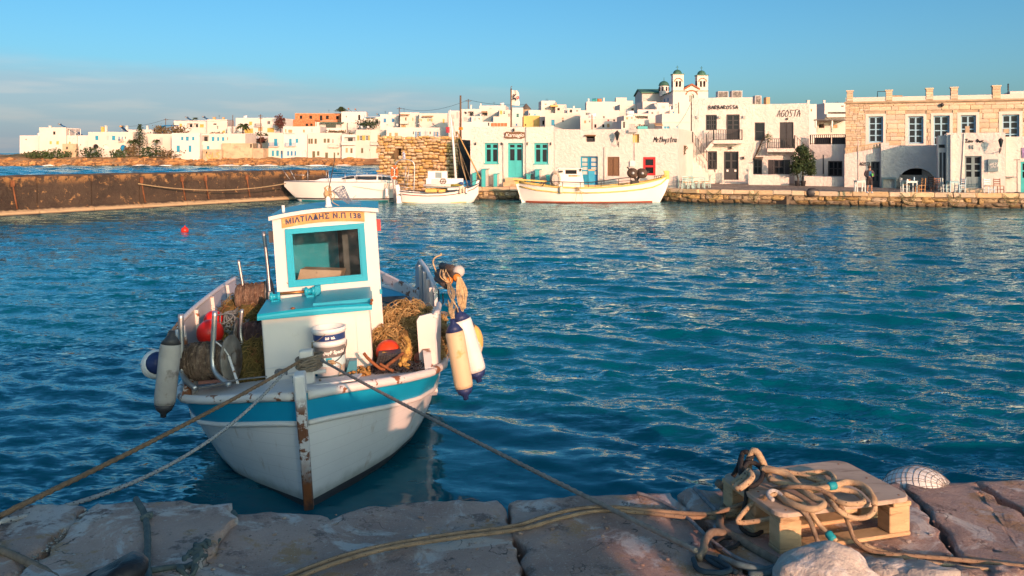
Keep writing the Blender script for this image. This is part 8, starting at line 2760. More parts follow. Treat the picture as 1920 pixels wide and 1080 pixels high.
for k in range(9):
 m.tube([a + Vector((.03*k,0,.0)),a + Vector((.03*k + .05,.02,.16))],.004,4); m.tube([a + Vector((0 + .006*k,0,.018*k)),a + Vector((.25 + .006*k,0,.018*k))],.004,4)
m.obox(a + Vector((0,.03,0)),Vector((.25,0,0)),Vector((0,.22,0)),Vector((.05,0,.15)))
bb(m,'basket',charcoal,None,'black mesh basket behind the rusty anchor','basket')
m = MB(); rr = random.Random(5)
for k in range(160):
 q = BP(rr.uniform(652,692),rr.uniform(676,694),rr.uniform(.95,1.2)); q.z = zg(1) + .02 + rr.uniform(0,.08)
 m.ball(q,rr.uniform(.010,.02),6,(1.4,1,.8),.4,k)
bb(m,'shell_heap',mk('golden_shells',(.40,.22,.06),.7,.4,30,(.1,.05,.02),(.5,.6),30),None,'heap of small golden shells on the foredeck right of the crate','shells',kind='stuff')
m = MB()
for k in range(130):
 q = BP(rr.uniform(690,790),rr.uniform(676,695),rr.uniform(1.05,1.35)); q.z = zg(1.2) + .01 + rr.uniform(0,.07)
 rope_tubes(m,[q + Vector((rr.uniform(-.06,.06),rr.uniform(-.06,.06),rr.uniform(-.02,.04))) for _ in range(4)],.006,4,3)
bb(m,'dark_netting',mk('black_net',(.03,.03,.035),.9,.3,9),None,'black netting strewn round the anchor on the foredeck','fishing net')
f_yel = mk('yellowed_fender',(.62,.49,.30),.55,.06,2.5,(.55,.33,.10),(.56,.70),4.0)
f_wht = mk('white_fender',(.76,.74,.70),.45,.04,3)
f_nvy = mk('navy_rubber',(.02,.035,.12),.5,.15,4)
f_gry = mk('grimy_fender',(.40,.37,.34),.6,.12,4,(.22,.19,.17),(.55,.68),6)
def bfender(p0,p1,r,mb_,me_,label,y):
 a,b = BM @ BP(*p0,y),BM @ BP(*p1,y - .03)
 return fender('boat_fender',a,(b - a).length,r,mb_,me_,label,b - a,n=20)
bfender((848,598),(874,749),.108,f_yel,f_nvy,'yellowed white fender with a navy tip, nearest one hanging at the right bow',1.15)
bfender((858,578),(899,716),.122,f_wht,f_nvy,'clean white fender with navy ends, behind the yellowed one',1.55)
bfender((323,620),(306,782),.112,f_gry,charcoal,'long grimy grey fender hanging at the left bow',1.0)
m = MB(); q = BP(886,640,2.1); m.ball(q,.19,20,(.72,.72,1.15)); bb(m,'pear_buoy',mk('orange_stained_buoy',(.70,.42,.12),.5,.2,3,(.75,.68,.55),(.5,.6),4),None,'orange-stained pear buoy behind the two fenders at the right bow','buoy')
m = MB(); q = BP(872,612,1.9); m.ball(q,.12,16,(1,1,.8)); bb(m,'rubber_tyre_fender',charcoal,None,'black rubber ball between the fenders and the pear buoy','fender')
bt = thing('buoy',BM @ BP(291,682,1.5),'white round buoy with a dark blue cap, behind the grimy fender','buoy')
m = MB(); q = BP(293,683,1.5); m.ball(q,.165,22); bb(m,'float',f_wht,bt)
m = MB(); m.lathe([(.125,.11),(.105,.134),(.06,.19),(.03,.2)],q,16,Vector((.35,-.85,.3)).to_track_quat('Z','Y').to_matrix()); bb(m,'cap',f_nvy,bt)
pale = bpy.data.materials['pale_rope']
m = MB(); rr = random.Random(6)
for k in range(8):
 rope_tubes(m,[BP(838 + rr.uniform(-6,6),566 + rr.uniform(-6,6),1.5),BP(843 + rr.uniform(-8,8),582,1.3),BP(849 + rr.uniform(-3,3),600 + rr.uniform(-4,6),1.18)],.008,5)
rope_tubes(m,[BP(846,560,1.5),BP(856,575,1.45),BP(859,585,1.5)],.009,5)
bb(m,'fender_line',pale,None,'pale lines tying the right-hand fenders to the bulwark','rope')
m = MB()
for k in range(5):
 rope_tubes(m,[BP(332 + rr.uniform(-3,3),604 + 3*k,1.3),BP(326 + rr.uniform(-8,5),618 + rr.uniform(-4,4),1.15),BP(321 + rr.uniform(-8,8),632 + rr.uniform(0,10),1.03)],.009,5)
rope_tubes(m,[BP(331,612,1.3),BP(312,632,1.1),BP(300,655,1.2)],.008,5); rope_tubes(m,[BP(338,648,1.25),BP(328,664,1.12),BP(333,672,1.15)],.006,5)
bb(m,'fender_line',bpy.data.materials['weathered_rope'],None,'dark frayed lines tying the grimy fender to the left bulwark','rope')
FT = thing('net_floats',BM @ BP(845,520,3.2),'bundle of dark tube floats with orange ends lashed on the right bulwark','net floats')
fl_d = mk('dark_float',(.07,.055,.05),.7,.25,6); fl_o = mk('orange_float_end',(.60,.20,.03),.6,.15,5)
for k,(a,b,r) in enumerate((((822,512,3.6),(842,526,3.0),.062),((838,503,3.6),(856,520,3.0),.062),((829,499,3.7),(850,505,3.1),.055),((820,522,3.5),(838,536,3.0),.05))):
 A_,B_ = BP(*a),BP(*b)
 m = MB(); m.tube([A_,B_],r,12); fl = bb(m,'float',fl_d,FT)
 if k in (0,1):
  m = MB(); d = (B_ - A_).normalized(); m.tube([B_ - d*.005,B_ + d*.022],r*.8,12); bb(m,'float_end',fl_o,fl)
m = MB(); m.ball(BP(860,509,3.1),.085,14); bb(m,'grey_float',greywash,FT)
m = MB()
for k in range(9):
 x = 862 + rr.uniform(-5,9)
 rope_tubes(m,[BP(858,515,3.0),BP(x - 2,545,2.9),BP(x + rr.uniform(-5,5),575 + rr.uniform(-6,14),2.85),BP(x + 5,548,2.88),BP(862,517,3.0)],.008,5)
for k in range(6):
 rope_tubes(m,[BP(840 + rr.uniform(-5,5),530,3.0),BP(846 + rr.uniform(-8,8),548,2.6),BP(850 + rr.uniform(-8,10),572,2.2),BP(842 + rr.uniform(-4,6),592,1.8)],.009,5)
for k in range(5): rope_tubes(m,[BP(826 + rr.uniform(-4,12),505,3.1),BP(830 + rr.uniform(-4,14),520,2.95),BP(846,533,3.0)],.007,5)
rope_tubes(m,[BP(818,510,3.3),BP(812,492,3.3),BP(816,483,3.3),BP(827,478,3.3),BP(826,475,3.3)],.010,6)
bb(m,'rope_hank',pale,None,'hank of pale cord hanging below the dark floats on the right bulwark','rope')
m = MB()
for x in (803,812,822,830):
 rope_tubes(m,[BP(x,512 + (x - 790)*1.0,4.6 - (x - 800)*.03),BP(x + 1,535 + (x - 790)*.8,4.5 - (x - 800)*.03),BP(x - 2,556 + (x - 800)*.5,4.5 - (x - 800)*.03)],.010,5)
bb(m,'dark_strap',charcoal,None,'dark straps hanging over the inside of the right bulwark','strap')
m = MB(); rope_tubes(m,[BP(772,575,4.2),BP(775,566,4.2),BP(783,564,4.2),BP(786,572,4.2),BP(780,578,4.2)],.022,8); bb(m,'hose_loop',charcoal,None,'loop of black hose behind the golden net heap','hose')
def mooring(a,b,sag,r,mat,label,k=26,fleck=None,extra=()):
 pts = []
 for j in range(k):
  u = j/(k - 1); p = a.lerp(b,u); p.z -= sag*4*u*(1 - u); pts.append(p)
 pts += list(extra)
 m = MB(); m.rope(pts,r)
 o = build(m,'mooring_rope',mat,None,label,'rope')
 if fleck:
  m = MB()
  L = 0
  for a_,b_ in zip(pts,pts[1:]):
   n = max(1,int((b_ - a_).length/.05))
   for q in range(n):
    c = a_.lerp(b_,(q + .5)/n); d = (b_ - a_).normalized()
    for ang in (0,2.1,4.2):
     o1 = d.orthogonal().normalized(); o2 = d.cross(o1)
     cc = c + (o1*math.cos(ang + q) + o2*math.sin(ang + q))*r
     m.ball(cc,r*.34,4,(1,1,1))
  build(m,'fleck',fleck,o,kind='stuff')
 return o
rope_brown = mk('brown_rope',(0.27,0.165,0.095),.9,.2,25,bump=1.0,bs=110,bd=.008)
rope_white = mk('flecked_white_rope',(0.46,0.44,0.41),.85,.12,25,bump=.8,bs=120,bd=.006)
navy_fleck = mk('rope_fleck',(.03,.03,.05),.9)
bitt_w = BM @ Vector((cxm - .1,.55,zcl + .08))
rail_w = BM @ BP(430,739,.55)
mooring(bitt_w,G(30,952,NQ + .05),.03,.016,rope_brown,'brown mooring rope from the bitt down to the lower left of the quay',extra=[G(-60,1000,NQ + .03),G(-160,1060,NQ + .03)])
mooring(BM @ (BP(532,699,.42)),G(10,976,NQ + .04),.24,.014,rope_white,'white mooring rope with dark flecks from the bow to the left edge of the quay',fleck=navy_fleck,extra=[G(-50,1000,NQ + .03)])
m = MB();
for k in range(10):
 q = BP(528,698,.42); rope_tubes(m,[q + Vector((rr.uniform(-.06,.06),rr.uniform(-.03,.03),rr.uniform(-.025,.03))) for _ in range(4)],.012,6,3)
bb(m,'rope_knot',grey_rope,None,'bulky grey knot where the flecked rope leaves the foredeck','rope')
mooring(BM @ Vector((cxm + .12,.55,zcl + .08)),G(1308,1034,NQ + .10),.02,.013,mk('grey_brown_rope',(.30,.25,.21),.9,.2,25,bump=1.0,bs=120,bd=.006),'long taut mooring rope from the bitt across the water to the pallet on the quay',k=36)
# --- things on the near quay
ply = mk('pallet_top_ply',(0.46,0.37,0.29),.75,.10,2.0,(0.31,0.235,0.18),(.52,.66),3.0,.4,30,.008,stretch=(1.2,5,1))
pal_wood = mk('pallet_softwood',(0.54,0.37,0.205),.75,.15,3.0,(0.30,0.18,0.09),(.55,.7),5.0,.5,30,.008,stretch=(1.5,1.5,8))
PZ = NQ + .012
ph = .205
bl,br,fr2,fl2 = G(1353,890,PZ + ph),G(1582,861,PZ + ph),G(1714,934,PZ + ph),G(1462,965,PZ + ph)
o_ = fl2.copy(); ex = ((fr2 - fl2) + (br - bl))/2; ey = ((bl - fl2) + (br - fr2))/2
PLn,PWn = ex.length,ey.length
ex.normalize(); ey = (ey - ex*ey.dot(ex)).normalized(); ez = Vector((0,0,1))
PT = thing('pallet',Vector((o_.x,o_.y,PZ)),'small wooden pallet with a plywood top on the quay, draped with coils of rope','pallet')
def pp(u,v,z):
 q = o_ + ex*u + ey*v; return Vector((q.x,q.y,PZ + z))
m = MB()
rc,K = .07,5
out = []
for cx_,cy_,a0 in ((PLn - rc,rc,-90),(PLn - rc,PWn - rc,0),(rc,PWn - rc,90),(rc,rc,180)):
 for k in range(K + 1):
  a = rad(a0 + 90*k/K); out.append((cx_ + rc*math.cos(a),cy_ + rc*math.sin(a)))
m.loft([[pp(u,v,z) for u,v in out] for z in (ph - .022,ph - .003)] + [[pp(u + (.004 if u < PLn/2 else -.004),v + (.004 if v < PWn/2 else -.004),ph) for u,v in out]],closed=True,cap=True)
build(m,'top_board',ply,PT)
def pbox(u0,u1,v0,v1,z0,z1,name,mat=pal_wood,b=.004):
 m = MB(); vs,fs = chamfer((0,0,0),((u1 - u0)/2,(v1 - v0)/2,(z1 - z0)/2),b)
 c = ((u0 + u1)/2,(v0 + v1)/2,(z0 + z1)/2)
 m.add([pp(c[0] + w.x,c[1] + w.y,c[2] + w.z) for w in vs],fs)
 return build(m,name,mat,PT)
for v in (.012,PWn/2 - .05,PWn - .112):
 pbox(.006,PLn - .006,v,v + .10,.0,.021,'bottom_board')
 for u in (.01,PLn/2 - .06,PLn - .135):
  if u != PLn/2 - .06:
   pbox(u,u + .125,v + .002,v + .098,.0215,ph - .048,'block')
for u in (.008,PLn/2 - .05,PLn - .118):
 pbox(u,u + .11,.004,PWn - .004,ph - .0475,ph - .0225,'stringer_board')
pbox(PLn/2 - .06,PLn/2 + .06,PWn - .11,PWn - .014,.0215,ph - .048,'block')
for u,v in ((.06,.04),(PLn - .06,.04),(.06,PWn - .05),(PLn - .07,PWn - .06),(PLn/2,.05),(PLn/2,PWn - .05),(.06,PWn/2),(PLn - .06,PWn/2)):
 m = MB(); m.lathe([(.006,ph + .0005),(.005,ph + .002)],pp(u,v,0),8); build(m,'nail',iron,PT)
rope_cream = mk('cream_rope',(0.45,0.33,0.205),.85,.14,20,(0.30,0.205,0.12),(.55,.7),9,.9,150,.006)
fleck_dark = mk('rope_dark_fleck',(.10,.055,.04),.9)
cuff = mk('turquoise_whipping',(.01,.30,.36),.6,.1,9)
rope_black = mk('black_rope',(.018,.018,.02),.8,.2,20,bump=.8,bs=120,bd=.005)
rope_shade = mk('shaded_rope',(.29,.205,.135),.88,.15,20,(.18,.125,.085),(.5,.7),9,.9,150,.006)  # darker copy of the cream rope, shade put into the long rope's colour
def gpath(pts):
 """(px, py, height above the slab) -> points"""
 return [G(x,y,NQ + z) for x,y,z in pts]
def add_fleck(m,pts,r,step=.045):
 acc = 0
 for a,b in zip(pts,pts[1:]):
  d = b - a; L = d.length
  if L < 1e-6: continue
  acc += L
  if acc < step: continue
  acc = 0
  d /= L; o1 = d.orthogonal().normalized(); o2 = d.cross(o1)
  for q in range(3):
   an = q*2.1 + a.x*40
   m.ball(a + (o1*math.cos(an) + o2*math.sin(an))*r*.82,r*.32,4)
TH = ph + .014
top = lambda z=0.0: TH + .014 + z
def qrope(pts,r,mat,label,fleck=None,k=10,name='rope',n=8,extra=()):
 m = MB(); path = smooth_path(gpath(pts),k)
 m.rope(path,r,lobe=.05)
 paths = [path]
 for e in extra:
  p2 = smooth_path(gpath(e),k); m.rope(p2,r,lobe=.05); paths.append(p2)
 o = build(m,name,mat,None,label,'rope')
 if fleck:
  m = MB()
  for p in paths: add_fleck(m,p,r)
  build(m,'fleck',fleck,o,kind='stuff')
 return o
qrope([(470,1110,.03),(560,1072,.025),(650,1040,.025),(740,1019,.022),(850,1001,.022),(960,987,.022),(1030,966,.03),(1090,953,.03),(1150,951,.03),(1230,958,.03),(1300,963,.04),(1345,961,.07),(1400,941,.13),(1440,921,.19),(1480,913,top(.05)),(1530,916,top(.06)),(1565,935,top(.03)),(1580,955,.20),(1592,985,.12),(1605,1015,.06),(1640,1035,.03),(1700,1042,.025),(1780,1048,.022),(1920,1062,.022),(2050,1075,.022)],
 .0112,rope_shade,'long brown rope crossing the slabs and looping over the pallet to the right edge',fleck_dark,extra=(
 [(480,1118,.026),(600,1066,.022),(720,1030,.02),(850,1009,.02),(975,992,.02),(1050,972,.02),(1120,958,.018),(1200,961,.018),(1290,970,.02),(1350,968,.02)],))
qrope([(1290,966,.02),(1350,970,.02),(1395,955,.06),(1372,955,.09),(1350,958,.05)],.0145,rope_cream,'short cream rope end lying left of the pallet',fleck_dark)
qrope([(1500,917,top(.01)),(1560,905,top(.02)),(1600,907,top(.04)),(1632,930,top(.02)),(1640,952,top(-.02)),(1628,968,top(-.05)),(1600,971,top(-.06)),(1570,955,top(.0)),(1548,925,top(.02)),(1560,918,top(.03)),(1600,922,top(.02)),(1620,940,top(.01)),(1590,945,top(.02)),(1560,935,top(.02)),(1552,922,top(.02))],
 .0135,rope_cream,'big round coil of cream rope hanging over the front edge of the pallet',fleck_dark)
qrope([(1428,880,top(.05)),(1450,882,top(.06)),(1480,892,top(.05)),(1500,912,top(.03)),(1520,919,top(.03)),(1560,912,top(.05)),(1590,904,top(.05)),(1620,912,top(.05)),(1638,935,top(.03)),(1640,950,top(.0))],
 .017,rope_cream,'thick cream rope arching across the pallet with a turquoise whipping',None)
for x,y,z in ((1560,911,top(.053)),(1557.5,1006,.11)):
 q = G(x,y,NQ + z); m = MB(); d = (ex if z > .2 else (G(1565,1015,NQ + .09) - G(1550,996,NQ + .12)).normalized())
 m.tube([q - d*.022,q - d*.012,q,q + d*.012,q + d*.022],[.0185,.0215,.0205,.0215,.0185],10)
 build(m,'whipping',cuff,None,'turquoise whipping on the thick cream rope over the pallet' if z > .2 else 'turquoise whipping on the rope end hanging at the front of the pallet','whipping')
qrope([(1470,893,top(.0)),(1510,888,top(.0)),(1545,885,top(.005)),(1562,893,top(.01)),(1560,905,top(.01)),(1530,900,top(.01)),(1500,890,top(.02)),(1460,882,top(.03)),(1430,876,top(.06))],
 .0145,rope_cream,'flecked cream rope lying at the back of the pallet top',fleck_dark)
qrope([(1455,925,top(.0)),(1480,942,top(.01)),(1520,955,top(.01)),(1545,945,top(.02)),(1520,930,top(.03)),(1490,912,top(.03)),(1460,905,top(.03)),(1440,895,top(.04))],
 .0165,rope_cream,'cream rope looped across the near corner of the pallet',None)
qrope([(1470,925,top(.02)),(1500,940,top(.0)),(1520,960,.21),(1535,982,.15),(1552,1000,.12),(1572,1018,.09)],.0125,rope_cream,'cream rope end hanging over the front corner of the pallet',None)
qrope([(1502,955,top(.0)),(1515,970,.19),(1528,1000,.10),(1535,1022,.05)],.012,bpy.data.materials['weathered_rope'],'thin brown rope hanging down the front of the pallet',None)
qrope([(1478,938,top(.0)),(1455,967,.16),(1425,976,.12),(1390,980,.10),(1384,974,.12),(1410,945,.17),(1440,930,top(.01)),(1462,925,top(.01))],.0125,rope_cream,'cream rope bight drooping over the left end of the pallet',fleck_dark)
qrope([(1450,938,top(.02)),(1442,932,top(.025)),(1440,925,top(.03)),(1448,920,top(.03)),(1460,924,top(.02)),(1468,934,top(.01))],.011,rope_white,'small white rope eye on the left of the pallet top',navy_fleck)
qrope([(1640,1038,.02),(1620,1020,.05),(1640,1030,.03),(1720,1052,.02),(1820,1066,.02),(1930,1074,.02),(2050,1080,.02)],.0125,rope_cream,'second cream rope running off to the right edge below the first',fleck_dark)
qrope([(1404,880,top(.0)),(1405,862,top(.07)),(1411,846,top(.12)),(1420,848,top(.12)),(1428,862,top(.08)),(1436,880,top(.03)),(1445,900,top(.02))],.019,rope_cream,'thick rope bight standing up at the back corner of the pallet',None)
qrope([(1374,893,top(.0)),(1384,875,top(.05)),(1392,850,top(.10)),(1400,848,top(.11)),(1412,853,top(.10)),(1395,870,top(.06)),(1390,885,top(.04)),(1402,868,top(.07)),(1418,870,top(.06)),(1430,885,top(.04)),(1424,903,top(.03)),(1406,912,top(.02)),(1396,900,top(.03)),(1388,884,top(.05)),(1391,856,top(.09))],
 .013,rope_black,'black rope tied round the standing bight at the back of the pallet',None)
qrope([(1374,908,top(.0)),(1395,893,top(.05)),(1404,882,top(.06)),(1400,896,top(.05)),(1380,912,top(.03)),(1390,914,top(.04)),(1410,895,top(.07)),(1404,884,top(.08))],.0165,rope_cream,'stiff cream rope turns beside the black lashing on the pallet',fleck_dark)
qrope([(1400,912,top(.0)),(1398,940,.17),(1392,965,.10),(1390,990,.05),(1415,1003,.03),(1440,985,.03),(1445,965,.08)],.011,rope_black,'black cord hanging behind the left blocks of the pallet',None)
qrope([(1345,905,.1),(1362,925,.05),(1350,985,.03),(1385,1010,.025),(1420,1032,.025),(1470,1060,.025)],.022,bpy.data.materials['weathered_rope'],'thick weathered rope running from behind the pallet towards the pale boulder',None)
qrope([(1195,924,.02),(1240,940,.02),(1290,972,.02),(1330,1010,.02),(1380,1045,.02),(1440,1066,.02),(1470,1072,.02)],.010,bpy.data.materials['grey_rope'],'thin grey cord crossing the joint towards the black tangle',None)
qrope([(1302,916,.02),(1320,935,.02),(1345,960,.02)],.012,bpy.data.materials['grey_rope'],'short grey cord over the slab edge left of the pallet',None)
qrope([(1260,1010,.015),(1300,1030,.015),(1345,1056,.015),(1420,1062,.015)],.009,bpy.data.materials['grey_rope'],'slack thin cord below the long taut mooring rope',None)
qrope([(1358,1000,.03),(1335,998,.05),(1322,1015,.04),(1318,1035,.03),(1308,1048,.02)],.020,bpy.data.materials['weathered_rope'],'short thick rope end frayed at its tip, by the black tangle',None)
qrope([(1340,1018,.02),(1360,1008,.02),(1385,1012,.02),(1380,1024,.02),(1350,1030,.02),(1338,1022,.02)],.010,rope_black,'small black cord ring on the slab left of the pallet',None)
qrope([(1300,1048,.02),(1310,1068,.02),(1345,1074,.02),(1370,1068,.03),(1345,1050,.04),(1325,1045,.03),(1350,1062,.02),(1385,1075,.02)],.013,mk('blue_black_rope',(.02,.04,.06),.7,.3,20),'dark blue-black rope tangle at the bottom edge, left of the pale boulder',None)
qrope([(1350,1045,.03),(1390,1060,.04),(1430,1068,.03),(1460,1062,.03),(1440,1075,.03),(1400,1078,.03)],.016,mk('dull_blue_rope',(.08,.13,.15),.8,.3,20),'dull blue rope bundle lying against the pale boulder',None)
teal_rope = mk('faded_teal_rope',(.085,.115,.115),.85,.2,25,bump=.9,bs=120,bd=.006)
qrope([(255,936,.0),(258,941,.035),(264,950,.05),(270,962,.05),(275,985,.05),(277,1020,.05),(276,1060,.05),(282,1100,.05)],.017,teal_rope,'dull grey-green rope with a knot lying straight over the second slab',None)
m = MB(); q = G(273,971,NQ + .055); m.ball(q,.026,10,(1.1,1,.9),.2); m.ball(q + Vector((.004,.03,0)),.023,10,(1.2,.8,.9),.2)
build(m,'rope_knot',teal_rope,None,'round knot in the grey-green rope on the second slab','knot')
qrope([(438,960,.0),(428,975,.0),(412,1000,.0),(392,1030,.005),(372,1050,.02),(350,1062,.03),(320,1064,.04),(280,1070,.05)],.014,teal_rope,'teal rope lying in the joint between the second and third slab',None,extra=([(441,964,.0),(424,988,.0),(402,1022,.0),(380,1046,.02),(360,1056,.03)],))
m = MB()
for k in range(7):
 q = G(352 + 5*k - 3,1066 - 7*k if k > 1 else 1070,NQ + .03)
 pts = [q + Vector((.035*math.cos(a),.03*math.sin(a),.02*math.sin(2*a + k))) for a in np.linspace(0,6.28,11)[:-1]]
 m.tube(pts,.012,6,closed=True)
build(m,'rope_knot',teal_rope,None,'chain of teal rope hitches beside the black bollard','knot')
qrope([(-40,1020,.02),(0,1031,.02),(60,1058,.02),(100,1080,.02),(140,1110,.02)],.019,bpy.data.materials['weathered_rope'],'dark weathered rope across the lower left corner',None)
m = MB(); rr = random.Random(12)
for k in range(300):
 u = rr.random(); a,b = G(166,952,NQ),G(10,1082,NQ)
 p = a.lerp(b,u) + Vector((rr.uniform(-.02,.02),rr.uniform(-.02,.02),-.03 + rr.uniform(-.015,.02)))
 m.ball(p,rr.uniform(.003,.009),5,(1.4,1,.6),.5,k)
build(m,'joint_grit',mk('joint_grit',(.42,.43,.42),.9,.4,40),None,'pale grit and mortar crumbs in the slab joint at the left',kind='stuff')
BC = G(222,1146,NQ)
boll_m = mk('bollard_iron',(.022,.02,.022),.45,.3,8,(.16,.05,.03),(.66,.70),18,.6,30,.01)
m = MB()
Mt = Matrix.Rotation(rad(-8),3,'Y')
m.lathe([(.13,-.02),(.115,.05),(.10,.12),(.10,.155)],BC,24)
secs = []
for z,r,dx in ((.13,.09,0),(.15,.115,-.004),(.175,.122,.0),(.20,.112,.012),(.222,.085,.022),(.232,.045,.03),(.234,.003,.032)):
 secs.append([BC + Vector((dx + r*(1.0 if math.cos(a) > 0 else 1.25)*math.cos(a),r*math.sin(a),z - (.05*max(0,-math.cos(a)) if z > .16 else 0))) for a in np.linspace(0,6.283,25)[:-1]])
m.smooth = True; m.loft(secs,closed=True,cap=True)
build(m,'bollard',boll_m,None,'black rust-speckled iron mooring bollard at the lower left','bollard')
bould = mk('pale_boulder_stone',(0.44,0.40,0.355),.85,.14,5,(0.60,0.57,0.53),(.5,.62),9,1.0,22,.02,col3=(.19,.135,.105),c3=(.62,.70),c3s=12)
c = G(1545,1098,NQ)
m = MB(); m.ball(c + Vector((0,-.02,.0)),.225,40,(1.12,.8,.80),.18,5)
build(m,'boulder',bould,None,'pale rounded boulder at the bottom edge in front of the pallet','rock')
for k,(x,y,r,lab) in enumerate(((1668,1078,.10,'pale angular stone just right of the boulder'),(1730,1090,.12,'flat broken stone at the bottom edge under the two cream ropes'),(1632,1060,.05,'small stone wedged beside the boulder and the rope'),(1890,1085,.07,'small rounded stone at the lower right corner'),(1812,1088,.08,'low brown stone at the bottom right'))):
 q = G(x,y,NQ)
 m = MB(); m.ball(q + Vector((0,0,r*.1)),r,16,(1.5,1,.5),.45,k + 9); build(m,'loose_stone',bould if k < 3 else slab_mat,None,lab,'rock')
c = P(1722,929,5.34); rbuoy = .205
t = thing('net_buoy',c,'large white buoy wrapped in dark cord netting, floating behind the quay edge','buoy')
m = MB(); m.ball(c,rbuoy,32,(1.05,1,.82)); build(m,'float',mk('chalky_white_plastic',(.70,.69,.66),.6,.08,5,(.5,.48,.44),(.6,.7),8),t)
m = MB()
QN = Matrix.Rotation(rad(48),3,'X') @ Matrix.Rotation(rad(30),3,'Y')
def npt(a,q):
 v = QN @ Vector((math.cos(a)*math.sin(q),math.sin(a)*math.sin(q),math.cos(q)))
 v *= 1 + .012*noise.noise(v*9)
 return c + Vector((1.055*v.x,1.005*v.y,.826*v.z))*rbuoy
for k in range(14):
 m.tube([npt(math.pi*k/14 + .06*math.sin(k*2.3),q) for q in np.linspace(0,math.pi*2,40)[:-1]],.0013,4,closed=True)
for k in range(1,20):
 m.tube([npt(a,math.pi*k/20 + .03*math.sin(k*3.1)) for a in np.linspace(0,6.283,41)[:-1]],.0013,4,closed=True)
build(m,'cord_netting',mk('grey_cord',(.22,.19,.17),.9),t)
# --- people and furniture on the far waterfront
def person():
 base = P(1630,362.5,55.6); z0 = QZ
 base.z = z0
 t = thing('person',base,'standing man in a dark jacket and shorts holding something green by the waterfront tables','person')
 J = {'pel': (0,0,.92),'ch': (0,.02,1.28),'nk': (0,0,1.46),'hd': (.01,-.03,1.60),'hl': (-.09,0,.88),'kl': (-.11,-.02,.48),'al': (-.13,.02,.08),'tl': (-.15,-.14,.04),'hr': (.09,0,.88),'kr': (.12,-.03,.48),'ar': (.14,.02,.08),'tr': (.17,-.14,.04),
  'sl': (-.19,0,1.40),'el': (-.27,.0,1.13),'wl': (-.10,-.20,1.03),'fl': (-.02,-.24,1.02),'sr': (.19,0,1.40),'er': (.27,-.0,1.13),'wr': (.13,-.22,1.06),'fr': (.06,-.26,1.07)}
 E = [('pel','ch'),('ch','nk'),('nk','hd'),('pel','hl'),('hl','kl'),('kl','al'),('al','tl'),('pel','hr'),('hr','kr'),('kr','ar'),('ar','tr'),('ch','sl'),('sl','el'),('el','wl'),('wl','fl'),('ch','sr'),('sr','er'),('er','wr'),('wr','fr')]
 rad_ = {'pel': .15,'ch': .17,'nk': .06,'hd': .10,'hl': .09,'kl': .065,'al': .045,'tl': .04,'sl': .065,'el': .05,'wl': .035,'fl': .04}
 keys = list(J)
 me = bpy.data.meshes.new('body')
 me.from_pydata([Vector(J[k]) + base for k in keys],[(keys.index(a),keys.index(b)) for a,b in E],[])
 o = bpy.data.objects.new('body_skin',me); COL.objects.link(o)
 sk = o.modifiers.new('skin','SKIN'); o.modifiers.new('sub','SUBSURF').levels = 1
 for i,k in enumerate(keys):
  r = rad_.get(k) or rad_.get(k[:-1] + 'l') or .05
  v = me.skin_vertices[0].data[i]; v.radius = (r,r*(.7 if k in ('ch','pel') else 1)); v.use_root = (k == 'pel')
 dg = bpy.context.evaluated_depsgraph_get()
 m2 = bpy.data.meshes.new_from_object(o.evaluated_get(dg))
 bpy.data.objects.remove(o)
 skin = mk('skin',(.42,.21,.13),.55,.08,6)
 m2.materials.append(skin)
 b = bpy.data.objects.new('body',m2); COL.objects.link(b); attach(b,t)
 for p in m2.polygons: p.use_smooth = True
 V = lambda*k: [Vector(J[x]) + base for x in k]
 def ell(c,rx,ry,n=14): return [Vector((c[0] + rx*math.cos(a),c[1] + ry*math.sin(a),c[2])) + base for a in np.linspace(0,6.283,n + 1)[:-1]]
 m = MB(); m.smooth = True
 m.loft([ell((0,.01,z),rx,ry) for z,rx,ry in ((.93,.185,.14),(1.0,.19,.145),(1.15,.20,.15),(1.3,.215,.15),(1.40,.20,.125),(1.45,.11,.09))],closed=True,cap=True)
 for s_ in ('l','r'):
  a,e,w = V('s' + s_,'e' + s_,'w' + s_); m.tube(smooth_path([a,e,w],4),[.085,.083,.08,.075,.07,.066,.062,.06,.055],10)
 build(m,'jacket',mk('dark_jacket',(.05,.042,.05),.8,.2,6),t)
 m = MB(); m.smooth = True; m.loft([[Vector((x,-.005 - y,z)) + base for x,y in ((-.08,.135),(-.04,.15),(.04,.15),(.08,.135))] for z in (1.0,1.2,1.38)],flip=True); build(m,'shirt',mk('blue_shirt',(.02,.11,.22),.8,.1,6),t)
 m = MB(); m.smooth = True
 m.loft([ell((0,.0,z),rx,ry) for z,rx,ry in ((.97,.175,.135),(.90,.185,.14),(.80,.19,.14))],closed=True,cap=True)
 for sg in (-1,1):
  m.loft([ell((sg*x,0,z),r,r) for z,r,x in ((.86,.105,.09),(.65,.10,.105),(.50,.095,.112))],closed=True,cap=True)
 build(m,'shorts',mk('dark_shorts',(.04,.028,.03),.8,.2,6),t)
 for sg in (-1,1):
  m = MB(); m.smooth = True
  m.loft([ell((sg*.145,-.05,z),rx,ry) for z,rx,ry in ((0.0,.052,.15),(.04,.055,.15),(.07,.045,.12),(.10,.045,.06))],closed=True,cap=True); build(m,'shoe',print_white,t)
 m = MB(); m.ball(base + Vector((.01,.0,1.655)),.108,14,(.95,1.0,.85)); build(m,'hair',mk('brown_hair',(.08,.045,.03),.8,.2,9),t)
 m = MB()
 for x in (-.03,.05): m.ball(base + Vector((x,-.115,1.615)),.013,6)
 build(m,'eyes',print_black,t)
 m = MB(); m.ball(base + Vector((.01,-.13,1.59)),.018,6,(.8,1,1.3)); build(m,'nose',skin,t)
 m = MB(); m.bbox(base.x + .03,base.x + .13,base.y - .33,base.y - .25,z0 + 1.08,z0 + 1.24,.02)
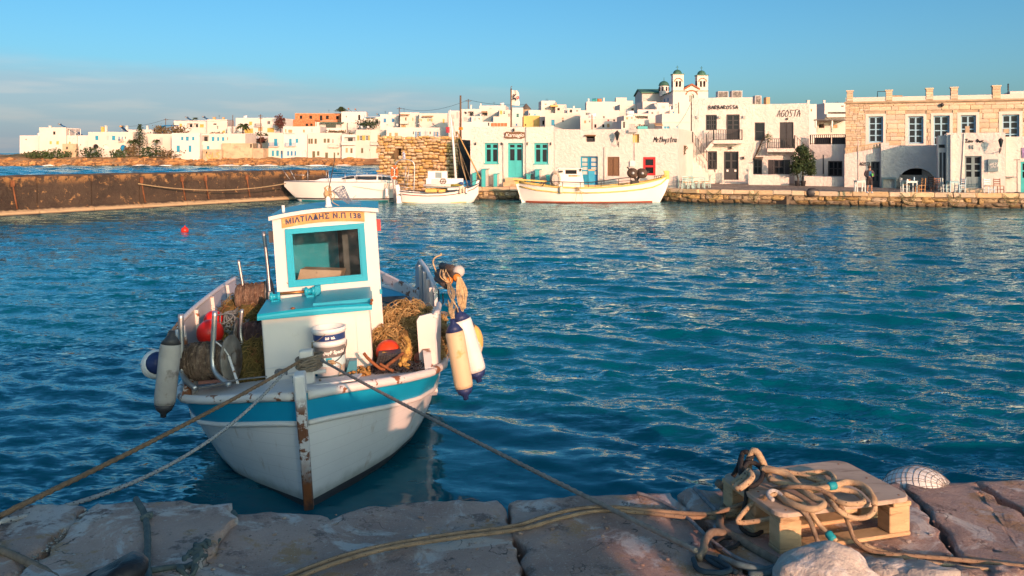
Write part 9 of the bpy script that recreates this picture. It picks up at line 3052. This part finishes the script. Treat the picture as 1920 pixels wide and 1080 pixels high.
 build(m,'bottle_bag',mk('bright_green',(.06,.42,.05),.5,.1,5),None,'bright green package held in the hands of the standing man','package')
person()
def table(loc,rz,mat,label,L=.72,Wd=.62,hgt=.74,group='taverna tables'):
 t = thing('taverna_table',loc,label,'table',group)
 def bl(m,nm,parent=t): return build(m,nm,mat,parent,local=True)
 m = MB(); m.bbox(-L/2,L/2,-Wd/2,Wd/2,hgt - .03,hgt,.006); bl(m,'tabletop')
 for sx in (-1,1):
  for sy in (-1,1):
   m = MB(); x,y = sx*(L/2 - .06),sy*(Wd/2 - .06); m.box(x - .028,x + .028,y - .028,y + .028,0,hgt - .031); bl(m,'leg')
 m = MB(); m.box(-L/2 + .09,L/2 - .09,-Wd/2 + .035,-Wd/2 + .055,hgt - .12,hgt - .031); m.box(-L/2 + .09,L/2 - .09,Wd/2 - .055,Wd/2 - .035,hgt - .12,hgt - .031); bl(m,'apron')
 t.rotation_euler = (0,0,rz)
 return t
def chair(loc,rz,mat,label,seat_mat=None,group='taverna chairs'):
 t = thing('taverna_chair',loc,label,'chair',group)
 def bl(m,nm,mt=mat): return build(m,nm,mt,t,local=True)
 s_ = .20
 m = MB(); m.bbox(-s_,s_,-s_,s_,.44,.475,.008); bl(m,'seat',seat_mat or mat)
 for sx in (-1,1):
  m = MB(); m.box(sx*s_ - .02,sx*s_ + .02,-s_ - .02,-s_ + .02,0,.439); bl(m,'leg')
  m = MB(); m.obox((sx*s_ - .02,s_ - .02,0),(.04,0,0),(0,.04,0),(0,.06,.92)); bl(m,'leg')
  m = MB(); m.box(sx*s_ - .012,sx*s_ + .012,-s_ + .021,s_ - .021,.2,.225); bl(m,'stretcher')
 m = MB(); m.box(-s_ + .021,s_ - .021,-s_ - .01,-s_ + .01,.24,.265); bl(m,'stretcher')
 for z in (.58,.72,.85):
  m = MB(); y = s_ + .06*z/.92; m.box(-s_ + .021,s_ - .021,y - .012,y + .012,z - .03,z + .035); bl(m,'back_slat')
 t.rotation_euler = (0,0,rz)
 return t
pale_teal = mk('pale_teal_furniture',(.36,.55,.53),.55,.08,4)
straw = mk('straw_seat',(.45,.28,.12),.85,.2,9)
orange_wood = mk('honey_wood',(.42,.20,.06),.55,.2,5)
dark_wood = mk('red_brown_wood',(.17,.065,.035),.55,.2,5)
def at(px,Yq,dz=0.0):
 return Vector((X_(px,Yq),Yq,QZ + dz))
Yl = 62.8
table(at(1309,64.3),.1,pale_teal,'pale teal table with its back to the outside stairs, behind the yellow-topped one',.9)
tt2 = table(at(1291,62.9),0,pale_teal,'pale teal table with a yellow cloth, nearest the long taverna')
m = MB(); q = at(1291,62.9,.745); m.bbox(q.x - .38,q.x + .38,q.y - .33,q.y + .33,q.z,q.z + .02,.006); build(m,'tablecloth',yellow,None,'mustard yellow cloth on the table nearest the long taverna','tablecloth')
for px,Yq,rz,lab in ((1278,63.3,1.5,'pale teal chair against the corner of the long taverna'),(1284,62.2,3.1,'pale teal chair in front of the yellow cloth, back to the water'),(1296,62.3,2.6,'pale teal chair turned slightly, between the two teal tables'),
  (1303,63.9,1.2,'pale teal chair tucked behind the yellow-topped table'),(1325,63.6,-1.5,'pale teal chair at the right end of the teal group, by the stairs'),(1316,62.9,3.0,'pale teal chair before the rear teal table')):
 chair(at(px,Yq),rz,pale_teal,lab,straw)
white_teal = mk('white_teal_furniture',(.56,.66,.64),.55,.06,4)
table(at(1612,57.3),0,white_teal,'white-blue table half hidden behind the standing man',.62)
table(at(1706,56.6),.05,white_teal,'white-blue table with a bottle and jars, before the arch',.78)
m = MB(); q = at(1714,56.6,.742); m.lathe([(.035,0),(.04,.05),(.04,.17),(.015,.23),(.017,.27)],q,12); build(m,'water_bottle',mk('pale_blue_bottle',(.35,.55,.68),.2,.05,3),None,'pale blue water bottle on the table before the arch','bottle')
for dx,mt,lab in ((-.16,white_paint,'white napkin holder on the table before the arch'),(-.03,terracotta,'small red and white jar beside the water bottle')):
 m = MB(); q2 = at(1706,56.55,.742); m.lathe([(.06,0),(.065,.02),(.055,.09),(.03,.11)],q2 + Vector((dx,0,0)),10); build(m,'table_jar',mt,None,lab,'jar')
chair(at(1697,57.1),1.4,white_teal,'white-blue chair on the left of the table with the bottle',straw)
chair(at(1725,56.4),-1.45,orange_wood,'honey-coloured chair seen side-on, right of the table with the bottle',straw)
chair(at(1740,60.2),-1.2,dark_wood,'dark red-brown chair in the shade of the arch',dark_wood)
chair(at(1754,57.6),3.14,dark_wood,'brown chair with its back to the water, by the right foot of the arch',dark_wood)
table(at(1786,56.4),.0,mk('mid_blue_table',(.25,.44,.50),.55,.06,4),'blue-grey table against the cafe front, left of its door',.66)
chair(at(1773,56.9),1.45,white_teal,'white-blue chair left of the blue-grey table',white_teal)
chair(at(1800,56.3),-1.4,paleblue,'pale blue chair side-on, just left of the cafe door',paleblue)
chair(at(1855,55.4),0.1,paleblue,'pale blue chair under the grey menu board',orange_wood)
chair(at(1873,55.3),0.0,dark_wood,'brown slatted chair beside the pale blue one, right of the cafe door',orange_wood)
m = MB(); q = at(1604,57.5); m.tube([q,q + Vector((0,0,.5))],.05,8); build(m,'post',white_paint,None,'short white post beside the table behind the man','post')
m = MB(); a,d = edge_at(edge_s(1525)); q = a + Vector((-d.y,d.x,0))*.1; m.ball((q.x,q.y,QZ - .12),.30,10,(1.6,.6,1),.3,3); build(m,'tyre_fender',charcoal,None,'dark rubber fender bulging over the quay edge at the landing steps','fender')
m = MB(); a,d = edge_at(edge_s(1448)); b,_ = edge_at(edge_s(1474)); n = Vector((-d.y,d.x,0))
m.poly([a + n*.10 + Vector((0,0,.0)),b + n*.10 + Vector((0,0,0)),b + n*.10 + Vector((0,0,.55)),a + n*.10 + Vector((0,0,.55))]); build(m,'drain_mouth',dark,far_quay)
